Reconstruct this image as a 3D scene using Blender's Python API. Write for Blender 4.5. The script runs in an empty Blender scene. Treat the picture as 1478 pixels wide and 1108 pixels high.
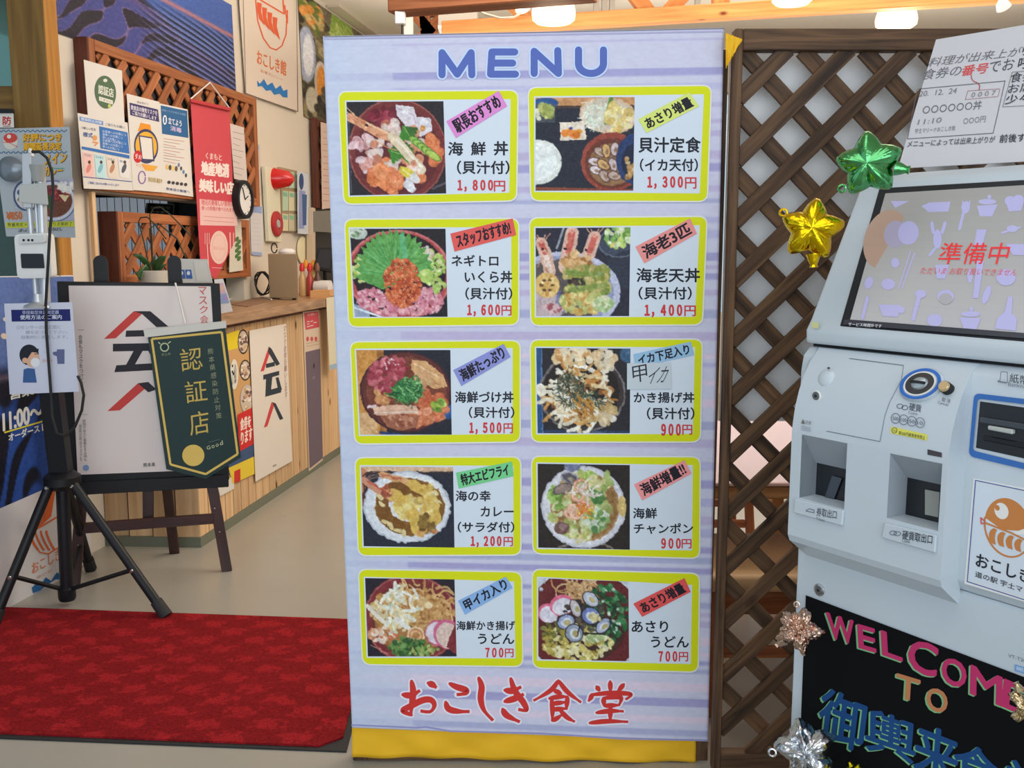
import bpy, bmesh, math, random
import numpy as np
from mathutils import Vector, Matrix, Quaternion
from mathutils.geometry import tessellate_polygon

# ------------------------------------------------------------------ camera
SC = bpy.context.scene
COL = SC.collection
F, PX, PY, CH = 1400.0, 739.0, 554.0, 1.43
PITCH = math.atan(196 / 1400.0)
CP, SP = math.cos(PITCH), math.sin(PITCH)
cam_d = bpy.data.cameras.new('camera')
cam = bpy.data.objects.new('camera', cam_d)
COL.objects.link(cam)
cam.location = (0, 0, CH)
cam.rotation_euler = (math.pi / 2 - PITCH, 0, 0)
cam_d.sensor_fit = 'HORIZONTAL'
cam_d.sensor_width = 36.0
cam_d.lens = 36.0 * F / 1478.0
cam_d.clip_start = 0.05
SC.camera = cam

# ------------------------------------------------------------------ light
world = bpy.data.worlds.new('world')
SC.world = world
world.use_nodes = True
bgn = world.node_tree.nodes['Background']
bgn.inputs[0].default_value = (0.72, 0.86, 1.0, 1)
bgn.inputs[1].default_value = 0.9
def area(name, loc, target, sx, sy, power, color):
    l = bpy.data.lights.new(name, 'AREA')
    l.shape = 'RECTANGLE'; l.size = sx; l.size_y = sy
    l.energy = power; l.color = color
    o = bpy.data.objects.new(name, l)
    o.location = loc
    o.rotation_euler = (Vector(target) - Vector(loc)).to_track_quat('-Z', 'Y').to_euler()
    COL.objects.link(o)
    return o
area('entrance_daylight', (0.4, -3.0, 1.7), (0.2, 2.5, 1.0), 6.0, 3.0, 148, (0.86, 0.94, 1.0))
area('added_ceiling_fill', (1.4, 6.6, 2.7), (1.4, 6.6, 3.3), 5.0, 2.4, 55, (1.0, 0.90, 0.78))  # unseen upward light added to brighten the ceiling
area('added_fill_counter', (-0.2, 4.9, 3.15), (-1.1, 5.7, 0.6), 1.0, 4.0, 98, (1.0, 0.92, 0.82))  # unseen soft light added over the counter, no fitting modelled
area('added_fill_entrance', (-0.4, 1.2, 3.1), (-0.4, 2.2, 0), 2.5, 1.6, 22, (0.97, 0.97, 1.0))  # unseen overhead light added for the entrance side
area('added_fill_dining', (2.6, 5.2, 3.1), (2.4, 5.2, 0.3), 3.0, 3.0, 70, (1.0, 0.86, 0.70))  # unseen overhead light added for the dining side
SC.view_settings.view_transform = 'Standard'
SC.view_settings.look = 'None'
SC.view_settings.gamma = 1
SC.view_settings.use_curve_mapping = False
SC.view_settings.exposure = -0.14

# ------------------------------------------------------------------ helpers
def lin(c):
    return tuple(((v / 255) / 12.92 if v / 255 <= 0.04045 else ((v / 255 + 0.055) / 1.055) ** 2.4) for v in c)
def ray(x, y):
    a = (x - PX) / F; b = (PY - y) / F
    return Vector((a, CP + b * SP, -SP + b * CP))
CAMP = Vector((0, 0, CH))
def hit(x, y, o, n):
    d = ray(x, y)
    return CAMP + d * ((Vector(o) - CAMP).dot(n) / d.dot(n))
def atY(x, y, Y): return hit(x, y, (0, Y, 0), Vector((0, 1, 0)))
def atZ(x, y, Z): return hit(x, y, (0, 0, Z), Vector((0, 0, 1)))
class Plane:
    """a real flat surface: point, horizontal direction; hit() gives the point of it seen at a photo pixel"""
    def __init__(s, o, u, v=(0, 0, 1)):
        s.o = Vector(o); s.u = Vector(u).normalized(); s.v = Vector(v).normalized()
        n = s.u.cross(s.v).normalized()
        if n.dot(CAMP - s.o) < 0: n = -n
        s.n = n
    def __call__(s, x, y, lift=0.0):
        return hit(x, y, s.o + s.n * lift, s.n)

ORG = {}
def link(name, mesh, parent=None, mat=None, loc=None):
    o = bpy.data.objects.new(name, mesh)
    COL.objects.link(o)
    if mat is not None and mesh is not None and not mesh.materials: mesh.materials.append(mat)
    if parent is not None: o.parent = parent
    if loc is not None: o.location = loc
    return o
def tag(o, label=None, cat=None, group=None, kind=None):
    if label: o['label'] = label
    if cat: o['category'] = cat
    if group: o['group'] = group
    if kind: o['kind'] = kind
    return o
def thing(name, loc, label, cat, group=None):
    o = bpy.data.objects.new(name, None)
    COL.objects.link(o); o.location = loc; o.empty_display_size = 0.1
    ORG[o] = Vector(loc)
    return tag(o, label, cat, group)
def org(p):
    while p is not None and p not in ORG: p = p.parent
    return ORG[p] if p is not None else Vector((0, 0, 0))

class MB:
    """collects faces in world coordinates; build() links ONE mesh object"""
    def __init__(s): s.v = []; s.f = []; s.c = []
    def add(s, vs, fs, col=None):
        b = len(s.v)
        s.v += [tuple(q) for q in vs]
        s.f += [tuple(i + b for i in f) for f in fs]
        s.c += [col] * len(vs)
        return s
    def box(s, c, size, rz=0.0, col=None):
        x, y, z = [q / 2 for q in size]
        ca, sa = math.cos(rz), math.sin(rz)
        vs = []
        for dx, dy, dz in [(-x,-y,-z),(x,-y,-z),(x,y,-z),(-x,y,-z),(-x,-y,z),(x,-y,z),(x,y,z),(-x,y,z)]:
            vs.append((c[0] + dx*ca - dy*sa, c[1] + dx*sa + dy*ca, c[2] + dz))
        return s.add(vs, [(3,2,1,0),(4,5,6,7),(0,1,5,4),(1,2,6,5),(2,3,7,6),(3,0,4,7)], col)
    def hexa(s, b, t, col=None):
        """b, t: four corners each, same order"""
        return s.add(list(b) + list(t), [(3,2,1,0),(4,5,6,7),(0,1,5,4),(1,2,6,5),(2,3,7,6),(3,0,4,7)], col)
    def prism(s, pts, off, col=None):
        """polygon pts extruded by the vector off"""
        off = Vector(off); n = len(pts)
        pts = [Vector(p) for p in pts]
        tri = tessellate_polygon([pts])
        vs = pts + [p + off for p in pts]
        fs = [tuple(t) for t in tri] + [tuple(i + n for i in t) for t in tri]
        fs += [(i, (i + 1) % n, (i + 1) % n + n, i + n) for i in range(n)]
        return s.add(vs, fs, col)
    def tube(s, pts, r, n=8, col=None, caps=True):
        pts = [Vector(p) for p in pts]
        rr = r if isinstance(r, (list, tuple)) else [r] * len(pts)
        vs, fs = [], []
        ref = None
        for i, p in enumerate(pts):
            d = (pts[min(i + 1, len(pts) - 1)] - pts[max(i - 1, 0)]).normalized()
            if ref is None:
                ref = d.orthogonal().normalized()
            ref = (ref - d * ref.dot(d))
            ref = ref.normalized() if ref.length > 1e-6 else d.orthogonal().normalized()
            q = d.cross(ref)
            for k in range(n):
                a = 2 * math.pi * k / n
                vs.append(p + (ref * math.cos(a) + q * math.sin(a)) * rr[i])
        for i in range(len(pts) - 1):
            for k in range(n):
                fs.append((i*n+k, i*n+(k+1) % n, (i+1)*n+(k+1) % n, (i+1)*n+k))
        if caps:
            fs.append(tuple(range(n))[::-1]); fs.append(tuple((len(pts)-1)*n + k for k in range(n)))
        return s.add(vs, fs, col)
    def lathe(s, c, prof, n=24, axis=(0, 0, 1), col=None):
        """prof: (radius, height) pairs about axis through c"""
        q = Vector((0, 0, 1)).rotation_difference(Vector(axis).normalized())
        vs, fs = [], []
        for r, h in prof:
            for k in range(n):
                a = 2 * math.pi * k / n
                vs.append(Vector(c) + q @ Vector((r * math.cos(a), r * math.sin(a), h)))
        for i in range(len(prof) - 1):
            for k in range(n):
                fs.append((i*n+k, i*n+(k+1) % n, (i+1)*n+(k+1) % n, (i+1)*n+k))
        fs.append(tuple(range(n))[::-1]); fs.append(tuple((len(prof)-1)*n + k for k in range(n)))
        return s.add(vs, fs, col)
    def build(s, name, mat, parent=None, bevel=0.0, smooth=False, own=False, seg=1):
        off = org(parent) if parent is not None else Vector((0, 0, 0))
        loc = None
        if parent is None and s.v and own:
            a = np.array(s.v); loc = Vector(((a[:,0].min()+a[:,0].max())/2, (a[:,1].min()+a[:,1].max())/2, a[:,2].min()))
            off = loc
        m = bpy.data.meshes.new(name)
        m.from_pydata([(v[0]-off[0], v[1]-off[1], v[2]-off[2]) for v in s.v], [], s.f)
        if any(c is not None for c in s.c):
            at = m.color_attributes.new('Col', 'FLOAT_COLOR', 'POINT')
            arr = np.ones((len(s.v), 4), dtype=np.float32)
            for i, c in enumerate(s.c):
                if c is not None: arr[i, :3] = c
            at.data.foreach_set('color', arr.ravel())
        m.validate()
        bm = bmesh.new(); bm.from_mesh(m)
        if bevel > 0:
            bm.verts.ensure_lookup_table()
            bmesh.ops.remove_doubles(bm, verts=bm.verts, dist=1e-6)
            bmesh.ops.recalc_face_normals(bm, faces=bm.faces)
            es = [e for e in bm.edges if len(e.link_faces) == 2 and e.calc_face_angle(0) > 0.5]
            bmesh.ops.bevel(bm, geom=es, offset=bevel, segments=seg, profile=0.6, affect='EDGES', clamp_overlap=True)
            bm.to_mesh(m)
        elif not any(c is not None for c in s.c):
            bmesh.ops.recalc_face_normals(bm, faces=bm.faces); bm.to_mesh(m)
        bm.free()
        if smooth:
            m.polygons.foreach_set('use_smooth', [True] * len(m.polygons))
            m.set_sharp_from_angle(angle=math.radians(40))
        m.materials.append(mat)
        o = link(name, m, parent)
        if loc is not None: o.location = loc; ORG[o] = loc
        return o

BARS = {}
def bar(name, p0, p1, w, t, mat, parent=None, face=(0, -1, 0), bevel=0.002):
    """a straight board from p0 to p1, w wide, t thick along `face`; its own object, mesh lies along local X"""
    p0, p1 = Vector(p0), Vector(p1)
    L = (p1 - p0).length
    key = (round(L, 3), w, t, mat.name, bevel)
    m = BARS.get(key)
    if m is None:
        b = MB(); b.box((0, 0, 0), (L, w, t))
        o = b.build('bar', mat, None, bevel=bevel)
        m = o.data; bpy.data.objects.remove(o)
        BARS[key] = m
    o = link(name, m, parent)
    x = (p1 - p0).normalized(); z = Vector(face).normalized()
    z = (z - x * z.dot(x)).normalized(); y = z.cross(x)
    R = Matrix((x, y, z)).transposed().to_4x4()
    o.matrix_local = Matrix.Translation((p0 + p1) / 2 - (org(parent) if parent else Vector())) @ R
    return o

# ------------------------------------------------------------------ materials
def mat(name, c, rough=0.6, metal=0.0, spec=0.5, var=0.0, scale=8.0, bump=0.0, coat=0.0, emit=None, es=0.0, trans=0.0):
    m = bpy.data.materials.new(name); m.use_nodes = True
    nt = m.node_tree; b = nt.nodes['Principled BSDF']
    col = lin(c)
    b.inputs['Base Color'].default_value = (*col, 1)
    b.inputs['Roughness'].default_value = rough
    b.inputs['Metallic'].default_value = metal
    b.inputs['Specular IOR Level'].default_value = spec
    b.inputs['Coat Weight'].default_value = coat
    if trans: b.inputs['Transmission Weight'].default_value = trans
    if emit is not None:
        b.inputs['Emission Color'].default_value = (*lin(emit), 1)
        b.inputs['Emission Strength'].default_value = es
    if var > 0 or bump > 0:
        tc = nt.nodes.new('ShaderNodeTexCoord')
        n = nt.nodes.new('ShaderNodeTexNoise'); n.inputs['Scale'].default_value = scale
        n.inputs['Detail'].default_value = 5
        nt.links.new(tc.outputs['Object'], n.inputs['Vector'])
        if var > 0:
            mx = nt.nodes.new('ShaderNodeMix'); mx.data_type = 'RGBA'
            mx.inputs[6].default_value = (*[v * (1 - var) for v in col], 1)
            mx.inputs[7].default_value = (*[min(1, v * (1 + var)) for v in col], 1)
            nt.links.new(n.outputs[0], mx.inputs[0]); nt.links.new(mx.outputs[2], b.inputs['Base Color'])
        if bump > 0:
            bp = nt.nodes.new('ShaderNodeBump'); bp.inputs['Strength'].default_value = bump
            bp.inputs['Distance'].default_value = 0.01
            nt.links.new(n.outputs[0], bp.inputs['Height']); nt.links.new(bp.outputs[0], b.inputs['Normal'])
    return m
def wood(name, c1, c2, axis=0, scale=1.0, rough=0.6, knots=False, spec=0.3):
    """wood with grain running along the object's local axis, a different piece per object"""
    m = bpy.data.materials.new(name); m.use_nodes = True
    nt = m.node_tree; b = nt.nodes['Principled BSDF']
    tc = nt.nodes.new('ShaderNodeTexCoord'); oi = nt.nodes.new('ShaderNodeObjectInfo')
    mp = nt.nodes.new('ShaderNodeMapping')
    sc = [22 * scale] * 3; sc[axis] = 1.3 * scale
    mp.inputs['Scale'].default_value = sc
    cm = nt.nodes.new('ShaderNodeVectorMath'); cm.operation = 'MULTIPLY_ADD'
    cm.inputs[1].default_value = (1, 1, 1)
    mul = nt.nodes.new('ShaderNodeMath'); mul.operation = 'MULTIPLY'; mul.inputs[1].default_value = 37.0
    nt.links.new(oi.outputs['Random'], mul.inputs[0])
    nt.links.new(mul.outputs[0], cm.inputs[2])
    nt.links.new(tc.outputs['Object'], cm.inputs[0])
    nt.links.new(cm.outputs[0], mp.inputs['Vector'])
    n = nt.nodes.new('ShaderNodeTexNoise'); n.inputs['Scale'].default_value = 2.2
    n.inputs['Detail'].default_value = 6; n.inputs['Distortion'].default_value = 0.6
    nt.links.new(mp.outputs[0], n.inputs['Vector'])
    cr = nt.nodes.new('ShaderNodeValToRGB')
    cr.color_ramp.elements[0].position = 0.32; cr.color_ramp.elements[0].color = (*lin(c1), 1)
    cr.color_ramp.elements[1].position = 0.68; cr.color_ramp.elements[1].color = (*lin(c2), 1)
    nt.links.new(n.outputs[0], cr.inputs[0])
    hs = nt.nodes.new('ShaderNodeHueSaturation')
    mr = nt.nodes.new('ShaderNodeMapRange'); mr.inputs[3].default_value = 0.82; mr.inputs[4].default_value = 1.16
    nt.links.new(oi.outputs['Random'], mr.inputs[0]); nt.links.new(mr.outputs[0], hs.inputs['Value'])
    nt.links.new(cr.outputs[0], hs.inputs['Color'])
    last = hs.outputs[0]
    if knots:
        vo = nt.nodes.new('ShaderNodeTexVoronoi'); vo.inputs['Scale'].default_value = 2.2
        m2 = nt.nodes.new('ShaderNodeMapping'); s2 = [3.2] * 3; s2[axis] = 1.6
        m2.inputs['Scale'].default_value = s2
        nt.links.new(cm.outputs[0], m2.inputs['Vector']); nt.links.new(m2.outputs[0], vo.inputs['Vector'])
        k = nt.nodes.new('ShaderNodeValToRGB')
        k.color_ramp.elements[0].position = 0.05; k.color_ramp.elements[0].color = (0.18, 0.1, 0.06, 1)
        k.color_ramp.elements[1].position = 0.13; k.color_ramp.elements[1].color = (1, 1, 1, 1)
        nt.links.new(vo.outputs['Distance'], k.inputs[0])
        mx = nt.nodes.new('ShaderNodeMix'); mx.data_type = 'RGBA'; mx.blend_type = 'MULTIPLY'; mx.inputs[0].default_value = 1
        nt.links.new(last, mx.inputs[6]); nt.links.new(k.outputs[0], mx.inputs[7]); last = mx.outputs[2]
    nt.links.new(last, b.inputs['Base Color'])
    b.inputs['Roughness'].default_value = rough; b.inputs['Specular IOR Level'].default_value = spec
    bp = nt.nodes.new('ShaderNodeBump'); bp.inputs['Strength'].default_value = 0.25; bp.inputs['Distance'].default_value = 0.002
    nt.links.new(n.outputs[0], bp.inputs['Height']); nt.links.new(bp.outputs[0], b.inputs['Normal'])
    return m
def printmat(name, rough, coat=0.0, emit=0.0, spec=0.4):
    m = bpy.data.materials.new(name); m.use_nodes = True
    nt = m.node_tree; b = nt.nodes['Principled BSDF']
    a = nt.nodes.new('ShaderNodeAttribute'); a.attribute_name = 'Col'
    nt.links.new(a.outputs['Color'], b.inputs['Base Color'])
    b.inputs['Roughness'].default_value = rough; b.inputs['Specular IOR Level'].default_value = spec
    b.inputs['Coat Weight'].default_value = coat; b.inputs['Coat Roughness'].default_value = 0.15
    if emit:
        nt.links.new(a.outputs['Color'], b.inputs['Emission Color']); b.inputs['Emission Strength'].default_value = emit
    return m
INK = printmat('printed_ink', 0.6, spec=0.3)
GLOSS = printmat('laminated_print', 0.42, coat=0.25)
SCREEN = printmat('screen_print', 0.25, emit=0.22)

# ------------------------------------------------------------------ flat print
_TXT = {}
def glyphs(s, bold):
    k = (s, bold)
    if k not in _TXT:
        c = bpy.data.curves.new('t', 'FONT'); c.body = s; c.offset = bold; c.resolution_u = 3
        c.align_x = 'CENTER' if '\n' in s else 'LEFT'; c.space_line = 0.95
        o = bpy.data.objects.new('t', c); COL.objects.link(o)
        dg = bpy.context.evaluated_depsgraph_get()
        m = bpy.data.meshes.new_from_object(o.evaluated_get(dg))
        vs = np.array([v.co[:2] for v in m.vertices]) if len(m.vertices) else np.zeros((0, 2))
        fs = [tuple(p.vertices) for p in m.polygons]
        bpy.data.objects.remove(o); bpy.data.curves.remove(c); bpy.data.meshes.remove(m)
        if len(vs):
            lo, hi = vs.min(0), vs.max(0)
            vs = (vs - lo) / np.maximum(hi - lo, 1e-6)
        _TXT[k] = (vs, fs)
    return _TXT[k]
class Print:
    """flat print lying on a plane, drawn where the photograph shows it; one mesh, ink colour per vertex"""
    def __init__(s, pl, lift=0.0004, gain=1.0):
        s.pl = pl; s.l = lift; s.mb = MB(); s.g = gain
    def _c(s, c): return tuple(min(1.0, v * s.g) for v in lin(c))
    def _step(s): s.l += 3e-5; return s.l
    def poly(s, pts, c, same=False):
        l = s.l if same else s._step()
        P = [s.pl(x, y, l) for x, y in pts]
        if len(pts) > 4:
            fs = [tuple(t) for t in tessellate_polygon([[Vector((x, y, 0)) for x, y in pts]])]
        else: fs = [tuple(range(len(pts)))]
        s.mb.add(P, fs, s._c(c)); return s
    def rect(s, x0, y0, x1, y1, c): return s.poly([(x0, y0), (x1, y0), (x1, y1), (x0, y1)], c)
    def ell(s, cx, cy, rx, ry, c, rot=0.0, n=28, a0=0, a1=360):
        r = math.radians(rot); pts = []
        k = n if a1 - a0 >= 360 else n + 1
        for i in range(k):
            a = math.radians(a0 + (a1 - a0) * i / n)
            x, y = rx * math.cos(a), ry * math.sin(a)
            pts.append((cx + x * math.cos(r) - y * math.sin(r), cy + x * math.sin(r) + y * math.cos(r)))
        return s.poly(pts, c)
    def line(s, pts, w, c, cap=True, close=False):
        s._step()
        if close: pts = list(pts) + [pts[0]]
        if isinstance(s.pl, ProfileSurf):
            pts = [lerp(pts[i], pts[i+1], k/6) for i in range(len(pts)-1) for k in range(6)] + [pts[-1]]
        for i in range(len(pts) - 1):
            (x0, y0), (x1, y1) = pts[i], pts[i + 1]
            d = math.hypot(x1 - x0, y1 - y0) or 1e-6
            nx, ny = -(y1 - y0) / d * w / 2, (x1 - x0) / d * w / 2
            s.l += 4e-6
            s.poly([(x0+nx, y0+ny), (x1+nx, y1+ny), (x1-nx, y1-ny), (x0-nx, y0-ny)], c, same=True)
            if cap and w > 0.8:
                for q in ((x0, y0), (x1, y1)):
                    s.l += 4e-6
                    s.poly([(q[0] + w/2*math.cos(a*math.pi/5), q[1] + w/2*math.sin(a*math.pi/5)) for a in range(10)], c, same=True)
        return s
    def text(s, t, bl, br, tl, c, bold=0.0):
        vs, fs = glyphs(t, 0.0)
        if not len(vs): return s
        ux, uy = br[0]-bl[0], br[1]-bl[1]; wx, wy = tl[0]-bl[0], tl[1]-bl[1]
        rows = t.count('\n') + 1
        d = bold * math.hypot(wx, wy) / rows       # heavier face: the outline printed again with small offsets
        offs = [(0, 0)]
        if bold > 0:
            offs = [(d, 0), (-d, 0), (0, d), (0, -d)] if bold < 0.03 else [(d*math.cos(k*math.pi/4), d*math.sin(k*math.pi/4)) for k in range(8)]
        for ox, oy in offs:
            s.l += 5e-6
            P = [s.pl(bl[0] + ox + ux*a + wx*b, bl[1] + oy + uy*a + wy*b, s.l) for a, b in vs]
            s.mb.add(P, fs, s._c(c))
        s._step(); return s
    def tx(s, t, x0, y0, x1, y1, c, bold=0.0, slope=0.0, sx=0.0):
        """text in the pixel box x0..x1, y0..y1 (left edge), going down by slope*width"""
        d = (x1 - x0) * slope
        return s.text(t, (x0, y1), (x1, y1 + d), (x0 + sx, y0), c, bold)
    def brush(s, pts, w, c, extra=0.0):
        P_ = brush_path(pts); n = len(P_) - 1; s._step(); L = []; Rr = []
        for i, (x, y) in enumerate(P_):
            a, b = P_[max(i-1, 0)], P_[min(i+1, n)]
            d = math.hypot(b[0]-a[0], b[1]-a[1]) or 1e-6
            t = i / n
            ww = (w * (0.55 + 0.55*math.sin(math.pi*min(1, t*1.25))**0.8 * (1 if t < .8 else max(0.1, 1-(t-.8)*3))) + extra) / 2
            nx, ny = -(b[1]-a[1])/d*ww, (b[0]-a[0])/d*ww
            L.append((x+nx, y+ny)); Rr.append((x-nx, y-ny))
        for i in range(n):
            s.l += 2e-6; s.poly([L[i], L[i+1], Rr[i+1], Rr[i]], c, same=True)
            if extra or i == 0:
                s.l += 2e-6; x, y = P_[i]; r_ = math.hypot(L[i][0]-x, L[i][1]-y)
                s.poly([(x + r_*math.cos(k*.785), y + r_*math.sin(k*.785)) for k in range(8)], c, same=True)
        return s
    def build(s, name, parent, mat=None):
        o = s.mb.build(name, mat or INK, parent)
        if name in ('poster_print', 'sheet_print', 'caption_print', 'tray_captions', 'model_print', 'banknote_caption', 'leaflet_print', 'banner_print', 'pennant_print'): o['kind'] = 'stuff'
        return o

def brush_path(pts, n=8):
    """smooth curve through the points"""
    out = []
    for i in range(len(pts) - 1):
        p0, p1, p2, p3 = pts[max(i-1, 0)], pts[i], pts[i+1], pts[min(i+2, len(pts)-1)]
        for k in range(n):
            t = k / n
            out.append(tuple(0.5*((2*p1[j]) + (-p0[j]+p2[j])*t + (2*p0[j]-5*p1[j]+4*p2[j]-p3[j])*t*t + (-p0[j]+3*p1[j]-3*p2[j]+p3[j])*t**3) for j in (0, 1)))
    out.append(tuple(pts[-1])); return out
class ProfileSurf:
    """bent surface made of flat strips; hit() as Plane"""
    def __init__(s, planes): s.p = planes; s.n = planes[0][0].n     # (plane, z0, z1)
    def __call__(s, x, y, lift=0.0):
        for pl, z0, z1 in s.p:
            q = pl(x, y, 0.0)
            if z0 <= q[2] <= z1: return pl(x, y, lift)
        return s.p[0][0](x, y, lift)
    def normal(s, x, y):
        for pl, z0, z1 in s.p:
            q = pl(x, y, 0.0)
            if z0 <= q[2] <= z1: return pl.n
        return s.n
class Raster:
    """a small colour picture computed here, laid down as a fine flat mesh with a colour per vertex"""
    def __init__(s, w, h, c, seed=1):
        s.w, s.h = int(w), int(h)
        s.a = np.empty((s.h, s.w, 3)); s.a[:] = c
        s.Y, s.X = np.mgrid[0:s.h, 0:s.w].astype(float)
        s.r = random.Random(seed); s.nr = np.random.RandomState(seed)
    def mix(s, m, c):
        s.a += m[..., None] * (np.array(c, float) - s.a)
    def ell(s, cx, cy, rx, ry, c, rot=0, a=1.0, soft=1.0):
        r = math.radians(rot); dx, dy = s.X - cx, s.Y - cy
        u = (dx * math.cos(r) + dy * math.sin(r)) / rx; v = (-dx * math.sin(r) + dy * math.cos(r)) / ry
        d = (np.sqrt(u*u + v*v) - 1) * min(rx, ry)
        s.mix(np.clip(0.5 - d / max(soft, .01), 0, 1) * a, c); return s
    def ring(s, cx, cy, rx, ry, w, c, rot=0, a=1.0):
        r = math.radians(rot); dx, dy = s.X - cx, s.Y - cy
        u = (dx * math.cos(r) + dy * math.sin(r)) / rx; v = (-dx * math.sin(r) + dy * math.cos(r)) / ry
        d = np.abs(np.sqrt(u*u + v*v) - 1) * min(rx, ry) - w / 2
        s.mix(np.clip(0.5 - d, 0, 1) * a, c); return s
    def line(s, pts, w, c, a=1.0):
        D = np.full((s.h, s.w), 1e9)
        for (x0, y0), (x1, y1) in zip(pts[:-1], pts[1:]):
            vx, vy = x1 - x0, y1 - y0; L = vx*vx + vy*vy + 1e-9
            t = np.clip(((s.X - x0)*vx + (s.Y - y0)*vy) / L, 0, 1)
            D = np.minimum(D, np.hypot(s.X - x0 - t*vx, s.Y - y0 - t*vy))
        s.mix(np.clip(0.5 - (D - w/2), 0, 1) * a, c); return s
    def poly(s, pts, c, a=1.0):
        inside = np.zeros((s.h, s.w), bool); n = len(pts)
        for i in range(n):
            (x0, y0), (x1, y1) = pts[i], pts[(i + 1) % n]
            if y0 == y1: continue
            cnd = ((y0 > s.Y) != (y1 > s.Y)) & (s.X < (x1 - x0) * (s.Y - y0) / (y1 - y0) + x0)
            inside ^= cnd
        s.mix(inside.astype(float) * a, c); return s
    def rect(s, x0, y0, x1, y1, c): return s.poly([(x0, y0), (x1, y0), (x1, y1), (x0, y1)], c)
    def blobs(s, n, cx, cy, rx, ry, size, cols, a=0.9, asp=0.5, inner=0.0):
        for _ in range(n):
            t = s.r.random() * 2 * math.pi; q = math.sqrt(s.r.uniform(inner, 1))
            c = s.r.choice(cols); j = s.r.uniform(-14, 14)
            z = s.r.uniform(*size)
            s.ell(cx + rx*q*math.cos(t), cy + ry*q*math.sin(t), z, z * s.r.uniform(asp, 1), [min(255, max(0, v + j)) for v in c], s.r.uniform(0, 180), a)
        return s
    def strands(s, n, cx, cy, rx, ry, L, w, cols, a=0.95, curl=1.2, ang=None):
        for _ in range(n):
            t = s.r.random() * 2 * math.pi; q = math.sqrt(s.r.random())
            x, y = cx + rx*q*math.cos(t), cy + ry*q*math.sin(t)
            d = s.r.uniform(0, 2*math.pi) if ang is None else math.radians(ang + s.r.uniform(-35, 35))
            k = s.r.uniform(-curl, curl); l = s.r.uniform(L*0.5, L) / 5
            pts = [(x, y)]
            for i in range(5):
                x += l * math.cos(d); y += l * math.sin(d); d += k / 3; pts.append((x, y))
            j = s.r.uniform(-14, 14); c = s.r.choice(cols)
            s.line(pts, s.r.uniform(*w), [min(255, max(0, v + j)) for v in c], a)
        return s
    def photo(s, warp=0.45, k=9):
        """break up the drawn edges and add food texture"""
        def noise(c):
            g = s.nr.normal(0, 1, (s.h // c + 3, s.w // c + 3))
            yy, xx = s.Y / c, s.X / c; y0, x0 = yy.astype(int), xx.astype(int); fy, fx = yy - y0, xx - x0
            fy, fx = fy*fy*(3-2*fy), fx*fx*(3-2*fx)
            return (g[y0, x0]*(1-fx) + g[y0, x0+1]*fx)*(1-fy) + (g[y0+1, x0]*(1-fx) + g[y0+1, x0+1]*fx)*fy
        dx, dy = noise(5)*warp, noise(5)*warp
        xi = np.clip(np.rint(s.X + dx), 0, s.w-1).astype(int); yi = np.clip(np.rint(s.Y + dy), 0, s.h-1).astype(int)
        s.a = s.a[yi, xi]
        t = noise(3)*k + noise(6)*k*.8
        lum = s.a.mean(-1); f = np.clip((lum - 40) / 80, 0.1, 1)
        s.a = s.a + (t*f)[..., None]
        hl = np.clip(noise(3) - 1.5, 0, 1) * f; s.a += (hl*45)[..., None]
        s.a = s.a * 0.94 + 6
        return s.grain(4)
    def blur(s):
        for ax in (0, 1): s.a = (np.roll(s.a, 1, ax) + 2 * s.a + np.roll(s.a, -1, ax)) / 4
        return s
    def grain(s, k=6):
        g = s.nr.normal(0, k, (s.h, s.w)); g = (g + np.roll(g, 1, 0) + np.roll(g, 1, 1)) / 1.7
        s.a = np.clip(s.a + g[..., None], 0, 255); return s
    def build(s, name, pl, tl, tr, br, bl, parent, lift=0.0006, mat=None, gain=1.0, disp=None):
        w, h = s.w, s.h
        fx = (np.arange(w) / (w - 1)); fy = (np.arange(h) / (h - 1))
        P = []
        off = org(parent) if parent is not None else Vector((0, 0, 0))
        FX, FY = np.meshgrid(fx, fy)
        x = (1-FY)*((1-FX)*tl[0]+FX*tr[0]) + FY*((1-FX)*bl[0]+FX*br[0])
        y = (1-FY)*((1-FX)*tl[1]+FX*tr[1]) + FY*((1-FX)*bl[1]+FX*br[1])
        a = (x - PX) / F; b = (PY - y) / F
        d = np.stack([a, CP + b * SP, -SP + b * CP], -1)
        n = np.array(pl.n); k = (np.array(pl.o) + n * lift - np.array(CAMP)).dot(n)
        t = k / (d @ n)
        co = np.array(CAMP) + d * t[..., None] - np.array(off)
        if disp is not None: co = co + n * disp(FX, FY)[..., None]
        m = bpy.data.meshes.new(name)
        idx = np.arange(w * h).reshape(h, w)
        q = np.stack([idx[:-1, :-1], idx[1:, :-1], idx[1:, 1:], idx[:-1, 1:]], -1).reshape(-1, 4)
        m.vertices.add(w * h); m.vertices.foreach_set('co', co.astype(np.float32).ravel())
        m.loops.add(q.size); m.loops.foreach_set('vertex_index', q.astype(np.int32).ravel())
        m.polygons.add(len(q)); m.polygons.foreach_set('loop_start', np.arange(0, q.size, 4, dtype=np.int32))
        m.update(calc_edges=True)
        at = m.color_attributes.new('Col', 'FLOAT_COLOR', 'POINT')
        v = np.clip(s.a, 0, 255) / 255
        L = np.where(v <= 0.04045, v / 12.92, ((v + 0.055) / 1.055) ** 2.4) * gain
        arr = np.ones((h, w, 4), np.float32); arr[..., :3] = np.clip(L, 0, 1)
        at.data.foreach_set('color', arr.ravel())
        m.materials.append(mat or INK)
        return link(name, m, parent)
def sheet(name, pl, pts, thick, m, parent=None, lift=0.0, own=False, bevel=0.0):
    """flat sheet or board with real thickness; pts are photo pixels of its front outline on plane pl"""
    P = [pl(x, y, lift) for x, y in pts]
    b = MB(); b.prism(P, -pl.n * thick)
    return b.build(name, m, parent, own=own, bevel=bevel)
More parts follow.
